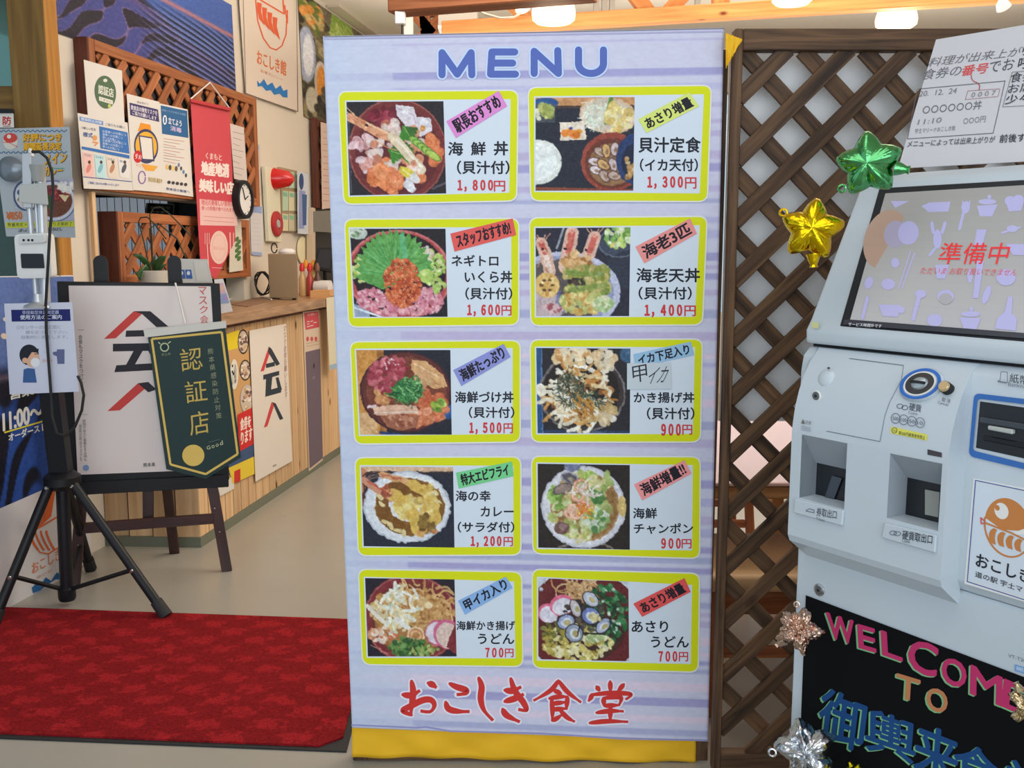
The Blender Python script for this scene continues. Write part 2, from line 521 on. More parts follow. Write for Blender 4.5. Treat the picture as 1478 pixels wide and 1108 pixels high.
def lerp(a, b, t): return (a[0] + (b[0]-a[0])*t, a[1] + (b[1]-a[1])*t)
# ------------------------------------------------------------------ materials of the place
M = {}
M['white_wall'] = mat('white_wall_paint', (222, 212, 196), 0.8, var=0.04, scale=3, bump=0.05)
M['ceiling'] = mat('ceiling_paint', (244, 238, 226), 0.85, var=0.03, scale=2)
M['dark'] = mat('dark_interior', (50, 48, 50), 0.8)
M['black'] = mat('black_metal', (20, 21, 25), 0.45, spec=0.3, var=0.1, scale=30)
M['black_rub'] = mat('black_rubber', (30, 30, 32), 0.7, bump=0.2, scale=80)
M['chrome'] = mat('brushed_chrome', (190, 190, 190), 0.25, metal=1.0)
M['whiteplastic'] = mat('white_plastic', (225, 225, 222), 0.35, var=0.02, scale=5)
M['paper'] = mat('paper', (225, 222, 220), 0.7, var=0.02, scale=6)
M['cedar'] = wood('red_brown_stained_wood', (140, 78, 46), (184, 118, 74), 0, 1.0)
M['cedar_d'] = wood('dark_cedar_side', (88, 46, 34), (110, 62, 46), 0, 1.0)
M['weather'] = wood('weathered_lattice_wood', (50, 35, 26), (108, 79, 54), 0, 1.2, knots=True)
M['pine_z'] = wood('pale_pine_upright', (196, 156, 110), (224, 190, 146), 2, 0.8, knots=True)
M['pine_x'] = wood('orange_pine_beam', (178, 112, 60), (214, 148, 88), 0, 0.6, knots=True)
M['post'] = wood('shaded_door_wood', (104, 78, 38), (138, 106, 54), 0, 0.5)  # door wood with the shade of the front face in its colour
M['post_b'] = wood('warm_lit_door_wood', (176, 116, 46), (208, 150, 70), 0, 0.6)  # same post wood, warm light on its right side put into the colour
M['top'] = wood('counter_top_wood', (158, 122, 88), (196, 158, 120), 0, 0.6, rough=0.35)
M['easel'] = wood('dark_mahogany', (46, 26, 26), (68, 40, 36), 0, 1.0, rough=0.35, spec=0.5)
M['yellow'] = mat('yellow_cloth', (232, 178, 20), 0.75, var=0.08, scale=10, bump=0.3)
M['lamp'] = mat('frosted_lamp_glass', (255, 225, 190), 0.5, emit=(255, 222, 190), es=0.85)
M['glass'] = mat('clear_glass', (240, 250, 250), 0.02, trans=1.0)

# floor with a soft sheen
def floor_mat():
    m = mat('polished_floor', (158, 153, 142), 0.3, var=0.10, scale=0.9, spec=0.5)
    nt = m.node_tree; b = nt.nodes['Principled BSDF']
    n = nt.nodes.new('ShaderNodeTexNoise'); n.inputs['Scale'].default_value = 60
    mr = nt.nodes.new('ShaderNodeMapRange'); mr.inputs[3].default_value = 0.24; mr.inputs[4].default_value = 0.38
    nt.links.new(n.outputs[0], mr.inputs[0]); nt.links.new(mr.outputs[0], b.inputs['Roughness'])
    return m
b = MB(); b.box((1.5, 2.0, -0.05), (12, 16, 0.1))
tag(b.build('floor', floor_mat()), kind='structure')
b = MB(); b.box((1.5, 3.5, 3.36), (12, 13, 0.12))
tag(b.build('ceiling', M['ceiling']), kind='structure')
b = MB(); b.box((-1.15, 9.6, 1.65), (3.7, 0.16, 3.3)); b.box((3.6, 9.6, 1.65), (0.8, 0.16, 3.3)); b.box((1.95, 9.6, 0.4), (2.5, 0.16, 0.8)); b.box((1.95, 9.6, 3.1), (2.5, 0.16, 0.4))
tag(b.build('wall_back', M['white_wall']), kind='structure')
b = MB(); b.box((7.4, 3.5, 1.65), (0.15, 12.9, 3.3))
tag(b.build('wall_right', M['white_wall']), kind='structure')

# left wall, a long plane running away with an opening above the counter
WU = Vector((0.156, 0.988, 0)).normalized()
WO = Vector((-1.98, 4.5, 0))
WL = Plane(WO, WU)
def wp(s, z, off=0.0): return WO + WU * s + WL.n * off + Vector((0, 0, z))
def ws(px, py=300): return (WL(px, py) - WO).dot(WU)
def wbox(b, s0, s1, z0, z1, o0=0.0, o1=-0.12):
    b.hexa([wp(s0, z0, o0), wp(s1, z0, o0), wp(s1, z0, o1), wp(s0, z0, o1)],
           [wp(s0, z1, o0), wp(s1, z1, o0), wp(s1, z1, o1), wp(s0, z1, o1)])
OZ = 1.69
s_o0, s_o1 = ws(134), ws(348)
b = MB()
wbox(b, -0.12, s_o0, 0, 3.3); wbox(b, s_o0, s_o1, OZ, 3.3); wbox(b, s_o0, s_o1, 0, 1.06); wbox(b, s_o1, 5.2, 0, 3.3)
tag(b.build('wall_left', M['white_wall']), kind='structure')
b = MB()   # wooden lining of the opening
wbox(b, s_o0 - 0.03, s_o0, 1.06, OZ, 0.01, -0.13)
tag(b.build('trim_1', M['pine_z']), kind='structure')
M['blind'] = mat('blind_daylight_glow', (190, 194, 200), 0.8, emit=(190, 200, 214), es=0.35)  # emission stands in for daylight through the slats
# pass-through room behind the opening
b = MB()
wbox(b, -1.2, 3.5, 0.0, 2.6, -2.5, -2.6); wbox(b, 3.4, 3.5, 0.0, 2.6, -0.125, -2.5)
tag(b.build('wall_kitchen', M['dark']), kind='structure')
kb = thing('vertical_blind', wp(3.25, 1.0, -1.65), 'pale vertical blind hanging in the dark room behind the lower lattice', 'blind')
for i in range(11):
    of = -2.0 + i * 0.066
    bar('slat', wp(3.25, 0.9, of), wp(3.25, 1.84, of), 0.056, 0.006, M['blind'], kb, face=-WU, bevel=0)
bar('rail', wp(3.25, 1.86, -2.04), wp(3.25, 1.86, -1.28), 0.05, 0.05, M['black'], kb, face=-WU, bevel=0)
q = MB(); wbox(q, 3.24, 3.26, 1.88, 2.6, -1.35, -1.38); wbox(q, 3.24, 3.26, 1.88, 2.6, -1.94, -1.97); q.build('hanger', M['dark'], kb)
q = MB(); wbox(q, 3.33, 3.395, 0.0, 2.6, -1.3, -1.42); tag(q.build('trim_3', M['dark']), kind='structure')
sg = sheet('kitchen_sign', Plane(wp(0, 0, -0.9), WU), [(213, 293), (251, 295), (250, 312), (211, 311)], 0.01, M['dark'], own=True)
tag(sg, 'small dark sign in a white frame hanging behind the lower lattice', 'sign')
pr = Print(Plane(wp(0, 0, -0.9), WU), 0.001)
pr.line([(213, 293), (251, 295), (250, 312), (211, 311)], 1.1, (190, 190, 180), close=True)
pr.tx('お知らせ', 217, 297, 246, 302, (190, 190, 180), 0.01); pr.tx('営業案内', 218, 304, 244, 309, (190, 190, 180), 0.01)
pr.build('lettering', sg)
for x_ in (216, 248):
    q = MB(); pa_ = Plane(wp(0, 0, -0.9), WU)(x_, 294); q.tube([pa_, (pa_[0], pa_[1], 3.3)], 0.003, 6); q.build('hanging_wire', M['black'], sg)

# door frame at the far left with a glass door
t = thing('door_post', (-2.12, 4.26, 0), 'tall amber wooden door post with its front toned as shaded at the left end of the white wall', 'post')
zc = 3.3
xa, xb = atY(8, 0, 4.2)[0], atY(60, 0, 4.2)[0]
bar('upright', ((xa + xb) / 2, 4.275, 0), ((xa + xb) / 2, 4.275, zc), xb - xa, 0.12, M['post_b'], t, bevel=0.003)
bar('face_board', ((xa + xb) / 2, 4.208, 0), ((xa + xb) / 2, 4.208, zc), xb - xa, 0.012, M['post'], t, bevel=0.002)  # thin added front layer whose darker colour carries the face's shade
dd = thing('door_1', (-2.9, 4.3, 0), 'glass door in an amber wooden frame beyond the left post', 'door'); 
del dd['label']; del dd['category']; dd['kind'] = 'structure'
zr = atY(5, 142, 4.28)[2]
bar('door_rail', (-3.5, 4.29, zr), (xa, 4.29, zr), 0.10, 0.04, M['post'], dd)
bar('door_rail', (-3.5, 4.29, 0.1), (xa, 4.29, 0.1), 0.18, 0.04, M['post'], dd)
bb = MB(); bb.box(((xa - 3.5) / 2, 4.29, 1.65), (xa + 3.5 - 0.002, 0.008, 3.0)); bb.build('pane', mat('teal_tinted_glass', (104, 150, 140), 0.05, trans=0.8), dd)
# things dimly seen beyond the door: dark figure-like coat stand is left as a dark shelf
sh = MB(); sh.box((-3.0, 5.6, 0.8), (0.7, 0.4, 1.6)); tag(sh.build('cabinet', mat('dark_green_cabinet', (44, 66, 62), 0.6), own=True, bevel=0.01), 'dark green cabinet beyond the glass door at the left edge', 'cabinet')
b = MB(); b.box((-4.6, 5.5, 1.65), (0.15, 5.0, 3.3)); tag(b.build('wall_entry', mat('teal_grey_wall', (120, 160, 150), 0.8)), kind='structure')

# ------------------------------------------------------------------ ceiling timbers, lamps, air conditioner
def beam(name, a, bb_, ya, yb, h, d, m, label, cat='beam'):
    """a, bb_: pixels of the lower front edge at depths ya, yb"""
    p0 = atY(a[0], a[1], ya); p1 = atY(bb_[0], bb_[1], yb)
    up = Vector((0, 0, h / 2)); ba = Vector((0, d / 2, 0))
    o = bar(name, p0 + up + ba, p1 + up + ba, h, d, m, None, bevel=0.006)
    return tag(o, label, cat)
beam('tie_beam', (640, 50), (1560, -5), 6.6, 5.6, 0.088, 0.10, M['pine_x'], 'long knotty orange pine tie beam rising to the right above the menu', 'beam')
beam('ceiling_beam', (565, 17), (860, -6), 5.0, 4.7, 0.24, 0.14, wood('red_cedar_beam', (132, 76, 46), (172, 108, 70), 0, 0.7), 'reddish-brown beam above the top left of the menu', 'beam')
for (a, c, lab) in [((938, 22), (905, -22), 'short pine brace leaning left above the middle of the tie beam'),
                    ((960, 22), (1000, -22), 'short pine brace leaning right above the middle of the tie beam')]:
    p0, p1 = atY(*a, 6.33), atY(*c, 6.33)
    tag(bar('brace', p0, p1, 0.09, 0.07, M['pine_x']), lab, 'brace')
tag(bar('king_post', atY(1040, 18, 6.28), atY(1040, -30, 6.28), 0.10, 0.09, M['pine_x']), 'upright pine post standing on the tie beam above the yellow cloth corner', 'post')
tag(bar('brace', atY(770, 35, 6.9), atY(722, -10, 6.9), 0.09, 0.07, M['pine_x']), 'slanting pine brace beside the left pendant lamp', 'brace')
tp = thing('roof_truss', atY(618, 45, 7.4), 'brown timber truss in shade seen between the white post and the air vent', 'truss')
for a, c in [((598, 18), (632, 60)), ((612, 10), (616, 60)), ((650, 14), (604, 60)), ((590, 18), (660, 14))]:
    bar('timber', atY(*a, 7.4), atY(*c, 7.4), 0.08, 0.06, M['cedar'], tp)
tag(bar('white_post', atY(590, 60, 6.6), (atY(590, 4, 6.6)[0], 6.6, 3.3), 0.055, 0.055, mat('white_post_paint', (225, 218, 205), 0.6)), 'slim white post under the reddish beam', 'post')
# joint plate under the beam end
jt = MB(); c0 = atY(578, 27, 5.02); jt.box(c0, (0.05, 0.06, 0.06)); tag(jt.build('beam_bracket', M['whiteplastic'], own=True, bevel=0.004), 'small cream bracket under the left end of the reddish beam', 'bracket')
wr = MB(); wr.tube([c0 - Vector((-0.008, 0, 0.03)), c0 - Vector((-0.008, 0, 0.11))], 0.005); tag(wr.build('hanging_rod', M['black'], own=True), 'thin dark rod hanging from the cream bracket', 'rod')

ac = thing('air_conditioner', atY(670, 45, 7.0), 'white boxy air duct with a slatted grille underneath', 'air vent')
c0 = atY(660, 12, 7.1)
bx = MB(); bx.box((c0[0] + 0.0, 7.25, c0[2] + 0.02), (0.27, 0.30, 0.30)); bx.build('housing', mat('duct_white', (212, 206, 196), 0.6), ac, bevel=0.004)
zl = atY(665, 38, 7.1)[2]
fr_ = MB(); fr_.box((c0[0] - 0.01, 7.2, zl - 0.01), (0.25, 0.28, 0.02)); fr_.build('grille_frame', M['whiteplastic'], ac)
for i in range(9):
    q = MB(); q.box((c0[0] - 0.115 + i * 0.026, 7.2, zl - 0.027), (0.008, 0.26, 0.016)); q.build('slat', M['black'] if i % 2 else M['whiteplastic'], ac)

def pendant(px, py0, py1, wpx, Y, label):
    c = atY(px, py1, Y); top = atY(px, py0, Y)
    r = wpx / 2 / F * Y; h = max(0.12, top[2] - c[2])
    t = thing('pendant_lamp', (c[0], Y, c[2]), label, 'lamp', 'frosted pendant lamps under the ceiling')
    q = MB(); q.lathe(c, [(r*0.3, 0.0), (r*0.80, 0.004), (r*0.97, 0.02), (r, 0.05), (r*0.98, h*0.55), (r*0.86, h)], 32)
    q.build('shade', M['lamp'], t, smooth=True)
    q = MB(); q.lathe(c + Vector((0, 0, h)), [(r*0.88, 0.0), (r*0.4, 0.03), (r*0.25, 0.06)], 24); q.build('cap', M['whiteplastic'], t, smooth=True)
    q = MB(); q.tube([c + Vector((0, 0, h + 0.06)), Vector((c[0], Y, 3.32))], 0.006); q.build('cord', M['whiteplastic'], t)
    l = bpy.data.lights.new('lamp_light', 'POINT'); l.energy = 12; l.color = (1.0, 0.78, 0.55); l.shadow_soft_size = 0.1
    lo = bpy.data.objects.new('lamp_light', l); COL.objects.link(lo); lo.location = c - Vector((0, 0, 0.12))
    return t
pendant(799, -2, 34, 61, 5.6, 'glowing frosted pendant lamp above the N and U of the menu heading')
pendant(1143, -30, 7, 56, 5.4, 'glowing frosted pendant lamp cut by the top edge of the picture')
pendant(1293, 17, 41, 56, 6.2, 'glowing frosted pendant lamp above the right lattice rail')
def spot(px, py, Y, wpx, label):
    c = atY(px, py, Y); r = wpx / 2 / F * Y
    t = thing('spotlight', c, label, 'lamp', 'small white spotlights clipped to the timbers')
    q = MB(); ax = Vector((0.25, -0.35, -0.9)); q.lathe(c - ax * r, [(r*0.35, 0), (r*0.8, r*0.5), (r, r*1.3), (r*0.9, r*1.35), (r*0.3, r*1.25)], 20, ax)
    q.build('head', M['whiteplastic'], t, smooth=True)
    q = MB(); q.tube([c - ax * r, c - ax * r + Vector((0, 0, 0.1))], 0.012); q.build('stem', M['whiteplastic'], t)
spot(754, 10, 5.6, 22, 'small white spotlight beside the left pendant lamp')
spot(1448, 9, 5.6, 20, 'small white spotlight near the top right corner')
w_ = MB()
w_.tube([atY(670, 0, 5.5), atY(682, 10, 5.5), atY(700, 20, 5.5), atY(722, 26, 5.5), atY(742, 25, 5.5), atY(752, 18, 5.5)], 0.006)
tag(w_.build('lamp_cable', mat('beige_cable', (196, 180, 160), 0.6), own=True, smooth=True), 'pale slack cable running to the left spotlight', 'cable')
for x, y, pl_ in ((861, 0, 'leftmost of the three pale casings left of the pine braces'), (873, 0, 'middle one of the three pale casings left of the pine braces'), (884, 0, 'right one of the three pale casings left of the pine braces'), (1008, 0, 'single pale casing between the pine braces and the king post')):
    q = MB(); p = atY(x, y + 18, 7.6); q.box((p[0], 7.65, p[2] + 0.15), (0.04, 0.05, 0.36))
    tag(q.build('pipe_casing', mat('duct_grey', (176, 170, 160), 0.6) if 'duct_grey' not in bpy.data.materials else bpy.data.materials['duct_grey'], own=True, bevel=0.004), 'pale pipe casing, ' + pl_, 'pipe', 'pale vertical casings behind the tie beam')

# ------------------------------------------------------------------ lattice partitions
YB = 2.54            # the menu hangs in this plane
LX0 = atY(1045, 560, 2.5)[0] + 0.001
def lattice(root, x0, x1, z0, z1, y, stile, m, slat_w, dz, zoff1, zoff2, t1=0.013, rail=0.05, depth=0.04):
    """frame plus two layers of diagonal slats, every slat an object"""
    bar('stile', (x0 + stile/2, y + depth/2, z0), (x0 + stile/2, y + depth/2, z1), stile, depth, m, root)
    bar('stile', (x1 - stile/2, y + depth/2, z0), (x1 - stile/2, y + depth/2, z1), stile, depth, m, root)
    bar('rail', (x0 + stile, y + depth/2, z1 - rail/2), (x1 - stile, y + depth/2, z1 - rail/2), rail, depth, m, root)
    bar('rail', (x0 + stile, y + depth/2, z0 + rail/2), (x1 - stile, y + depth/2, z0 + rail/2), rail, depth, m, root)
    xa, xb, za, zb = x0 + stile, x1 - stile, z0 + rail, z1 - rail
    for sgn, zo, yy in ((1, zoff1, y + 0.009), (-1, zoff2, y + 0.009 + t1 + 0.001)):
        k = -60
        while k < 60:
            zc = zo + k * dz; k += 1      # height at x = xa
            # line z = zc + sgn*(x-xa)
            pts = []
            lo, hi = xa, xb
            if sgn > 0: lo = max(lo, xa + (za - zc)); hi = min(hi, xa + (zb - zc))
            else: lo = max(lo, xa + (zc - zb)); hi = min(hi, xa + (zc - za))
            if hi - lo < 0.03: continue
            lo, hi = lo - 0.006, hi + 0.006
            bar('slat', (lo, yy + t1/2, zc + sgn*(lo - xa)), (hi, yy + t1/2, zc + sgn*(hi - xa)), slat_w, t1, m, root, bevel=0.0015)
zt = atY(1150, 41, 2.5)[2]
lr = thing('lattice_partition', (1.1, 2.52, 0), 'weathered brown wooden lattice partition between the menu and the ticket machine', 'partition')
za1 = atY(1056, 229, 2.5)[2]; za2 = atY(1056, 160, 2.5)[2]
lattice(lr, LX0, LX0 + 1.25, 0.0, zt, 2.50, 0.021, M['weather'], 0.040, 0.1535, za1, za2, rail=0.052)
bo = MB(); zb_ = atY(1100, 607, 2.6)[2]
bo.box((LX0 + 0.62, 2.60, (zt - 0.03 + zb_) / 2), (1.22, 0.012, zt - 0.03 - zb_))
bo.build('backing_board', mat('pale_grey_board', (250, 251, 252), 0.6, var=0.02, scale=2), lr)
ll = thing('lattice_partition', (0.03, 2.57, 0), 'lattice partition hidden under the menu and its yellow cloth, only its dark foot in view', 'partition')
lattice(ll, atY(509, 1080, 2.56)[0], LX0 - 0.002, 0.0, 1.93, 2.56, 0.04, M['weather'], 0.040, 0.20, 1.0, 1.0)

# ------------------------------------------------------------------ dining furniture behind the lattice
tt = thing('dining_table', (1.35, 3.5, 0), 'light topped dining table seen through the lower lattice', 'table')
q = MB(); q.box((1.42, 3.5, 0.70), (1.74, 1.1, 0.012)); q.build('tabletop', mat('glossy_pink_white_top', (206, 172, 166), 0.18, spec=0.9), tt, bevel=0.003)
q = MB(); q.box((1.42, 3.5, 0.672), (1.72, 1.08, 0.042)); q.build('apron', wood('table_edge_wood', (150, 106, 64), (184, 138, 90), 0), tt, bevel=0.004)
for x in (1.12, 2.2):
    for y in (3.0, 4.0):
        bar('leg', (x, y, 0), (x, y, 0.651), 0.05, 0.05, M['pine_x'], tt)
def dchair(x, y, lab, rz=0.0):
    t = thing('dining_chair', (x, y, 0), lab, 'chair', 'wooden dining chairs behind the lattice')
    q = MB(); q.box((x, y, 0.432), (0.50, 0.46, 0.055)); q.build('seat', mat('beige_seat', (214, 176, 130), 0.5) if 'beige_seat' not in bpy.data.materials else bpy.data.materials['beige_seat'], t, bevel=0.025, smooth=True, seg=3)
    lg = M['cedar']
    for dx in (-0.2, 0.2):
        bar('leg', (x + dx*1.12, y - 0.19, 0), (x + dx, y - 0.16, 0.40), 0.035, 0.035, lg, t)
        bar('leg', (x + dx*1.12, y + 0.2, 0), (x + dx, y + 0.17, 0.64 if y < 3.4 else 0.40), 0.035, 0.035, lg, t)
    bar('stretcher', (x - 0.19, y - 0.175, 0.2), (x + 0.19, y - 0.175, 0.2), 0.035, 0.02, lg, t)
    bar('stretcher', (x - 0.19, y + 0.185, 0.2), (x + 0.19, y + 0.185, 0.2), 0.035, 0.02, lg, t)
    bar('seat_rail', (x - 0.18, y - 0.165, 0.372), (x + 0.18, y - 0.165, 0.372), 0.05, 0.02, lg, t)
    return t
dchair(0.82, 3.02, 'beige-seated wooden chair tucked under the table, behind the lattice')
dchair(0.86, 4.42, 'second wooden chair, on the far side of the table behind the lattice')
# big windows behind the dining corner
wn = bpy.data.objects.new('window_1', None); COL.objects.link(wn); wn['kind'] = 'structure'
for x in np.linspace(4.05, 7.3, 4):
    bar('mullion', (x, 9.6, 0), (x, 9.6, 3.3), 0.08, 0.10, M['pine_x'], wn)
for z in (0.05, 1.1, 2.3, 3.25):
    bar('transom', (4.0, 9.6, z), (7.35, 9.6, z), 0.08, 0.09, M['pine_x'], wn)
w2_ = bpy.data.objects.new('window_2', None); COL.objects.link(w2_); w2_['kind'] = 'structure'
for x in (0.74, 1.95, 3.16): bar('mullion', (x, 9.6, 0.8), (x, 9.6, 2.9), 0.08, 0.09, M['pine_x'], w2_)
q = MB(); q.box((1.95, 9.62, 1.85), (2.5, 0.008, 2.1)); q.build('pane', M['glass'], w2_)
q = MB(); q.box((5.7, 9.62, 1.65), (3.3, 0.008, 3.2)); q.build('pane', M['glass'], wn)
q = MB(); q.box((4, 14, -0.12), (30, 8, 0.1)); tag(q.build('pavement', mat('pink_paving', (206, 180, 172), 0.8)), kind='structure')
# ------------------------------------------------------------------ red doormat
def mat_red():
    m = bpy.data.materials.new('red_carpet_pile'); m.use_nodes = True
    nt = m.node_tree; b = nt.nodes['Principled BSDF']; N = nt.nodes.new; L = nt.links.new
    tc = N('ShaderNodeTexCoord')
    n0 = N('ShaderNodeTexNoise'); n0.inputs['Scale'].default_value = 32; n0.inputs['Detail'].default_value = 4
    ad = N('ShaderNodeVectorMath'); ad.operation = 'MULTIPLY_ADD'; ad.inputs[1].default_value = (0.20, 0.09, 0.05)
    L(tc.outputs['Object'], n0.inputs['Vector']); L(n0.outputs['Color'], ad.inputs[0]); L(tc.outputs['Object'], ad.inputs[2])
    sx = N('ShaderNodeSeparateXYZ'); L(ad.outputs[0], sx.inputs[0])
    def sine(o, k):
        m1 = N('ShaderNodeMath'); m1.operation = 'MULTIPLY'; m1.inputs[1].default_value = k
        m2 = N('ShaderNodeMath'); m2.operation = 'SINE'; L(o, m1.inputs[0]); L(m1.outputs[0], m2.inputs[0]); return m2.outputs[0]
    pr = N('ShaderNodeMath'); pr.operation = 'MULTIPLY'; L(sine(sx.outputs[0], 31.0), pr.inputs[0]); L(sine(sx.outputs[1], 40.0), pr.inputs[1])
    cr = N('ShaderNodeValToRGB')
    cr.color_ramp.elements[0].position = 0.0; cr.color_ramp.elements[0].color = (*lin((122, 21, 26)), 1)
    cr.color_ramp.elements[1].position = 0.6; cr.color_ramp.elements[1].color = (*lin((148, 29, 34)), 1)
    L(pr.outputs[0], cr.inputs[0])
    n1 = N('ShaderNodeTexNoise'); n1.inputs['Scale'].default_value = 150; n1.inputs['Detail'].default_value = 2
    L(tc.outputs['Object'], n1.inputs['Vector'])
    mx = N('ShaderNodeMix'); mx.data_type = 'RGBA'; mx.blend_type = 'OVERLAY'; mx.inputs[0].default_value = 0.75
    L(cr.outputs[0], mx.inputs[6]); L(n1.outputs[0], mx.inputs[7]); L(mx.outputs[2], b.inputs['Base Color'])
    b.inputs['Roughness'].default_value = 0.95; b.inputs['Specular IOR Level'].default_value = 0.1
    b.inputs['Sheen Weight'].default_value = 0.0
    bp = N('ShaderNodeBump'); bp.inputs['Strength'].default_value = 0.7; bp.inputs['Distance'].default_value = 0.006
    mm = N('ShaderNodeMath'); mm.operation = 'MULTIPLY_ADD'; mm.inputs[1].default_value = 0.5
    L(n1.outputs[0], mm.inputs[0]); L(n0.outputs[0], mm.inputs[2]); L(mm.outputs[0], bp.inputs['Height']); L(bp.outputs[0], b.inputs['Normal'])
    return m
dm = thing('doormat', (-1.8, 3.15, 0), 'large red patterned doormat with a black rubber border on the grey floor', 'doormat')
f0, f1 = atZ(-60, 1064, 0.0), atZ(500, 1086, 0.0)
g0, g1 = atZ(0, 878, 0.0), atZ(498, 895, 0.0)
dl = (f0 - f1); f0 = f1 + dl * 1.9
gl = (g0 - g1); g0 = g1 + gl * 1.5; g1 = g1 - gl * 0.10
q = MB(); q.prism([f0, f1, g1, g0], (0, 0, 0.005)); q.build('rubber_border', M['black_rub'], dm)
e = 0.022
def ins(p, dx, dy): return Vector((p[0] + dx, p[1] + dy, 0.005))
q = MB(); q.prism([ins(f0, e, e), ins(f1, -e - 0.06, e), ins(f1, -e, e + 0.05), ins(g1, -e, -e * 0.4), ins(g0, e, -e * 0.4)], (0, 0, 0.006)); q.build('pile', mat_red(), dm)

# ------------------------------------------------------------------ the menu
BP = Plane((0, YB, 0), (1, -0.0, 0))
mb = thing('menu_banner', (0.03, YB, 0.05), 'tall printed menu sheet with ten yellow-framed dishes and prices', 'menu banner')
W_, H_ = 150, 520
R = Raster(W_, H_, (204, 204, 226), 5)
rr = random.Random(3)
yy = R.Y / H_
bands = [(14, 3, (188, 184, 216)), (56, 11, (166, 164, 208)), (78, 10, (190, 190, 222)), (106, 7, (190, 186, 216))]
y = 130
while y < 1010:
    hh = rr.choice([6, 9, 12]); cc = rr.choice([(166, 162, 206), (184, 182, 218), (222, 206, 226), (172, 176, 210), (190, 180, 214)])
    bands.append((y, hh, cc)); y += hh + rr.choice([6, 10, 14, 20])
for y, hh, cc in bands:
    y0 = y / 1022 * H_; y1 = (y + hh) / 1022 * H_
    m = np.clip(np.minimum(R.Y - y0 + .5, y1 - R.Y + .5), 0, 1) * np.where(R.X > W_ * 0.0, 1, 0)
    m = m * np.where((R.X < 26) , 0.35, 1.0)
    R.mix(m, cc)
# bluer tint down the sheet's left strip
R.mix(np.clip(1 - R.X / 34, 0, 1) * 0.5, (186, 204, 226))
R.grain(2)
quad = ((466, 52), (1045, 40), (1021, 1071), (508, 1052))
def bdisp(fx, fy):
    return 0.0012 * np.sin(fx * 9) * np.sin(fy * 5) - 0.0012
SH = R.build('menu_sheet', BP, (466, 52), (1045, 40), (1022, 1070), (508, 1050), mb, lift=0.0, disp=None)
so = SH.modifiers.new('thick', 'SOLIDIFY'); so.thickness = 0.0015; so.offset = -1 if False else 0
SH.location.y += 0.0015
# hem lines
P = Print(BP, 0.0006)
P.line([(508, 1046), (600, 1050), (615, 1049), (650, 1055), (780, 1058), (900, 1066), (1021, 1068)], 2.2, (150, 150, 200))
P.build('lower_hem', mb); P = Print(BP, 0.0006)
P.line([(468, 56), (1044, 45)], 2.0, (176, 172, 208))
P.line([(468, 53), (1045, 41)], 1.2, (120, 116, 130))
P.build('upper_hem', mb); P = Print(BP, 0.0006)
# heading
def strokes(segs, w, c, cw=None, hc=None):
    if hc:
        for sg_ in segs: P.line(sg_, w + cw, hc)
    for sg_ in segs: P.line(sg_, w, c)
BL, HALO = (86, 106, 182), (196, 214, 242)
def arc(cx, cy, rx, ry, a0, a1, n=12): return [(cx + rx*math.cos(math.radians(a0+(a1-a0)*i/n)), cy + ry*math.sin(math.radians(a0+(a1-a0)*i/n))) for i in range(n+1)]
for segs in ([[(638, 108), (638, 76), (660, 107), (680, 76), (681, 108)]], [[(743, 75), (710, 75), (708, 107), (744, 107)], [(712, 91), (740, 91)]],
             [[(771, 106), (771, 74), (806, 106), (805, 73)]], [[(835, 72), (835, 92)] + arc(853, 92, 18, 14, 180, 0) + [(871, 72)]]):
    strokes(segs, 10.3, BL, 5, HALO)
    P.build('heading_letter', mb); P = Print(BP, 0.0006)
# shop name
def Z(pts, k=4.927, ox=480, oy=960): return [(ox + x/k, oy + y/k) for x, y in pts]
def Z2(pts): return Z(pts, 2.436, 462, 635)
kana = [
 [Z([(500, 208), (560, 212), (622, 178)]), Z([(562, 112), (573, 190), (562, 290), (556, 350)]), Z([(560, 352), (500, 322), (550, 292), (640, 248), (700, 246), (724, 284), (695, 328), (625, 324)]), Z([(680, 125), (712, 138), (740, 160)])],
 [Z([(835, 130), (880, 152), (948, 176), (940, 200), (882, 208)]), Z([(805, 262), (825, 308), (890, 326), (975, 328)])],
 [Z([(1040, 90), (1060, 150), (1054, 240), (1078, 320), (1142, 392)])],
 [Z([(1226, 176), (1280, 180), (1342, 152)]), Z([(1226, 256), (1300, 234), (1360, 204)]), Z([(1268, 95), (1296, 180), (1356, 262), (1378, 318), (1320, 312)]), Z([(1210, 312), (1240, 356), (1332, 402)])],
 [Z2([(838, 845), (810, 880), (750, 916)]), Z2([(838, 845), (870, 885), (918, 922)]), Z2([(822, 880), (838, 886), (850, 892)]), Z2([(806, 908), (840, 902), (872, 902)]), Z2([(870, 902), (868, 925), (866, 948)]), Z2([(818, 926), (862, 921)]), Z2([(818, 947), (864, 943)]), Z2([(814, 908), (817, 950), (816, 986)]), Z2([(816, 986), (832, 978), (852, 964)]), Z2([(843, 948), (868, 974), (896, 990)])],
 [Z2([(972, 866), (984, 882)]), Z2([(1020, 848), (1021, 886)]), Z2([(1068, 858), (1046, 884)]), Z2([(956, 893), (952, 905), (943, 918)]), Z2([(956, 895), (1020, 889), (1092, 893), (1074, 912)]), Z2([(996, 906), (999, 936)]), Z2([(996, 907), (1056, 904), (1050, 934)]), Z2([(1000, 934), (1050, 931)]), Z2([(972, 958), (1020, 952), (1068, 953)]), Z2([(1021, 936), (1020, 988)]), Z2([(948, 994), (1010, 988), (1084, 990)])],
]
P = Print(BP, 0.0006)
for ch in kana:
    w = 8.6 if len(ch) < 6 else 6.6
    for st in ch: P.brush(st, w, (232, 228, 242), 5.0)
    for st in ch: P.brush(st, w, (206, 52, 48))
    P.build('brush_character', mb); P = Print(BP, 0.0006)

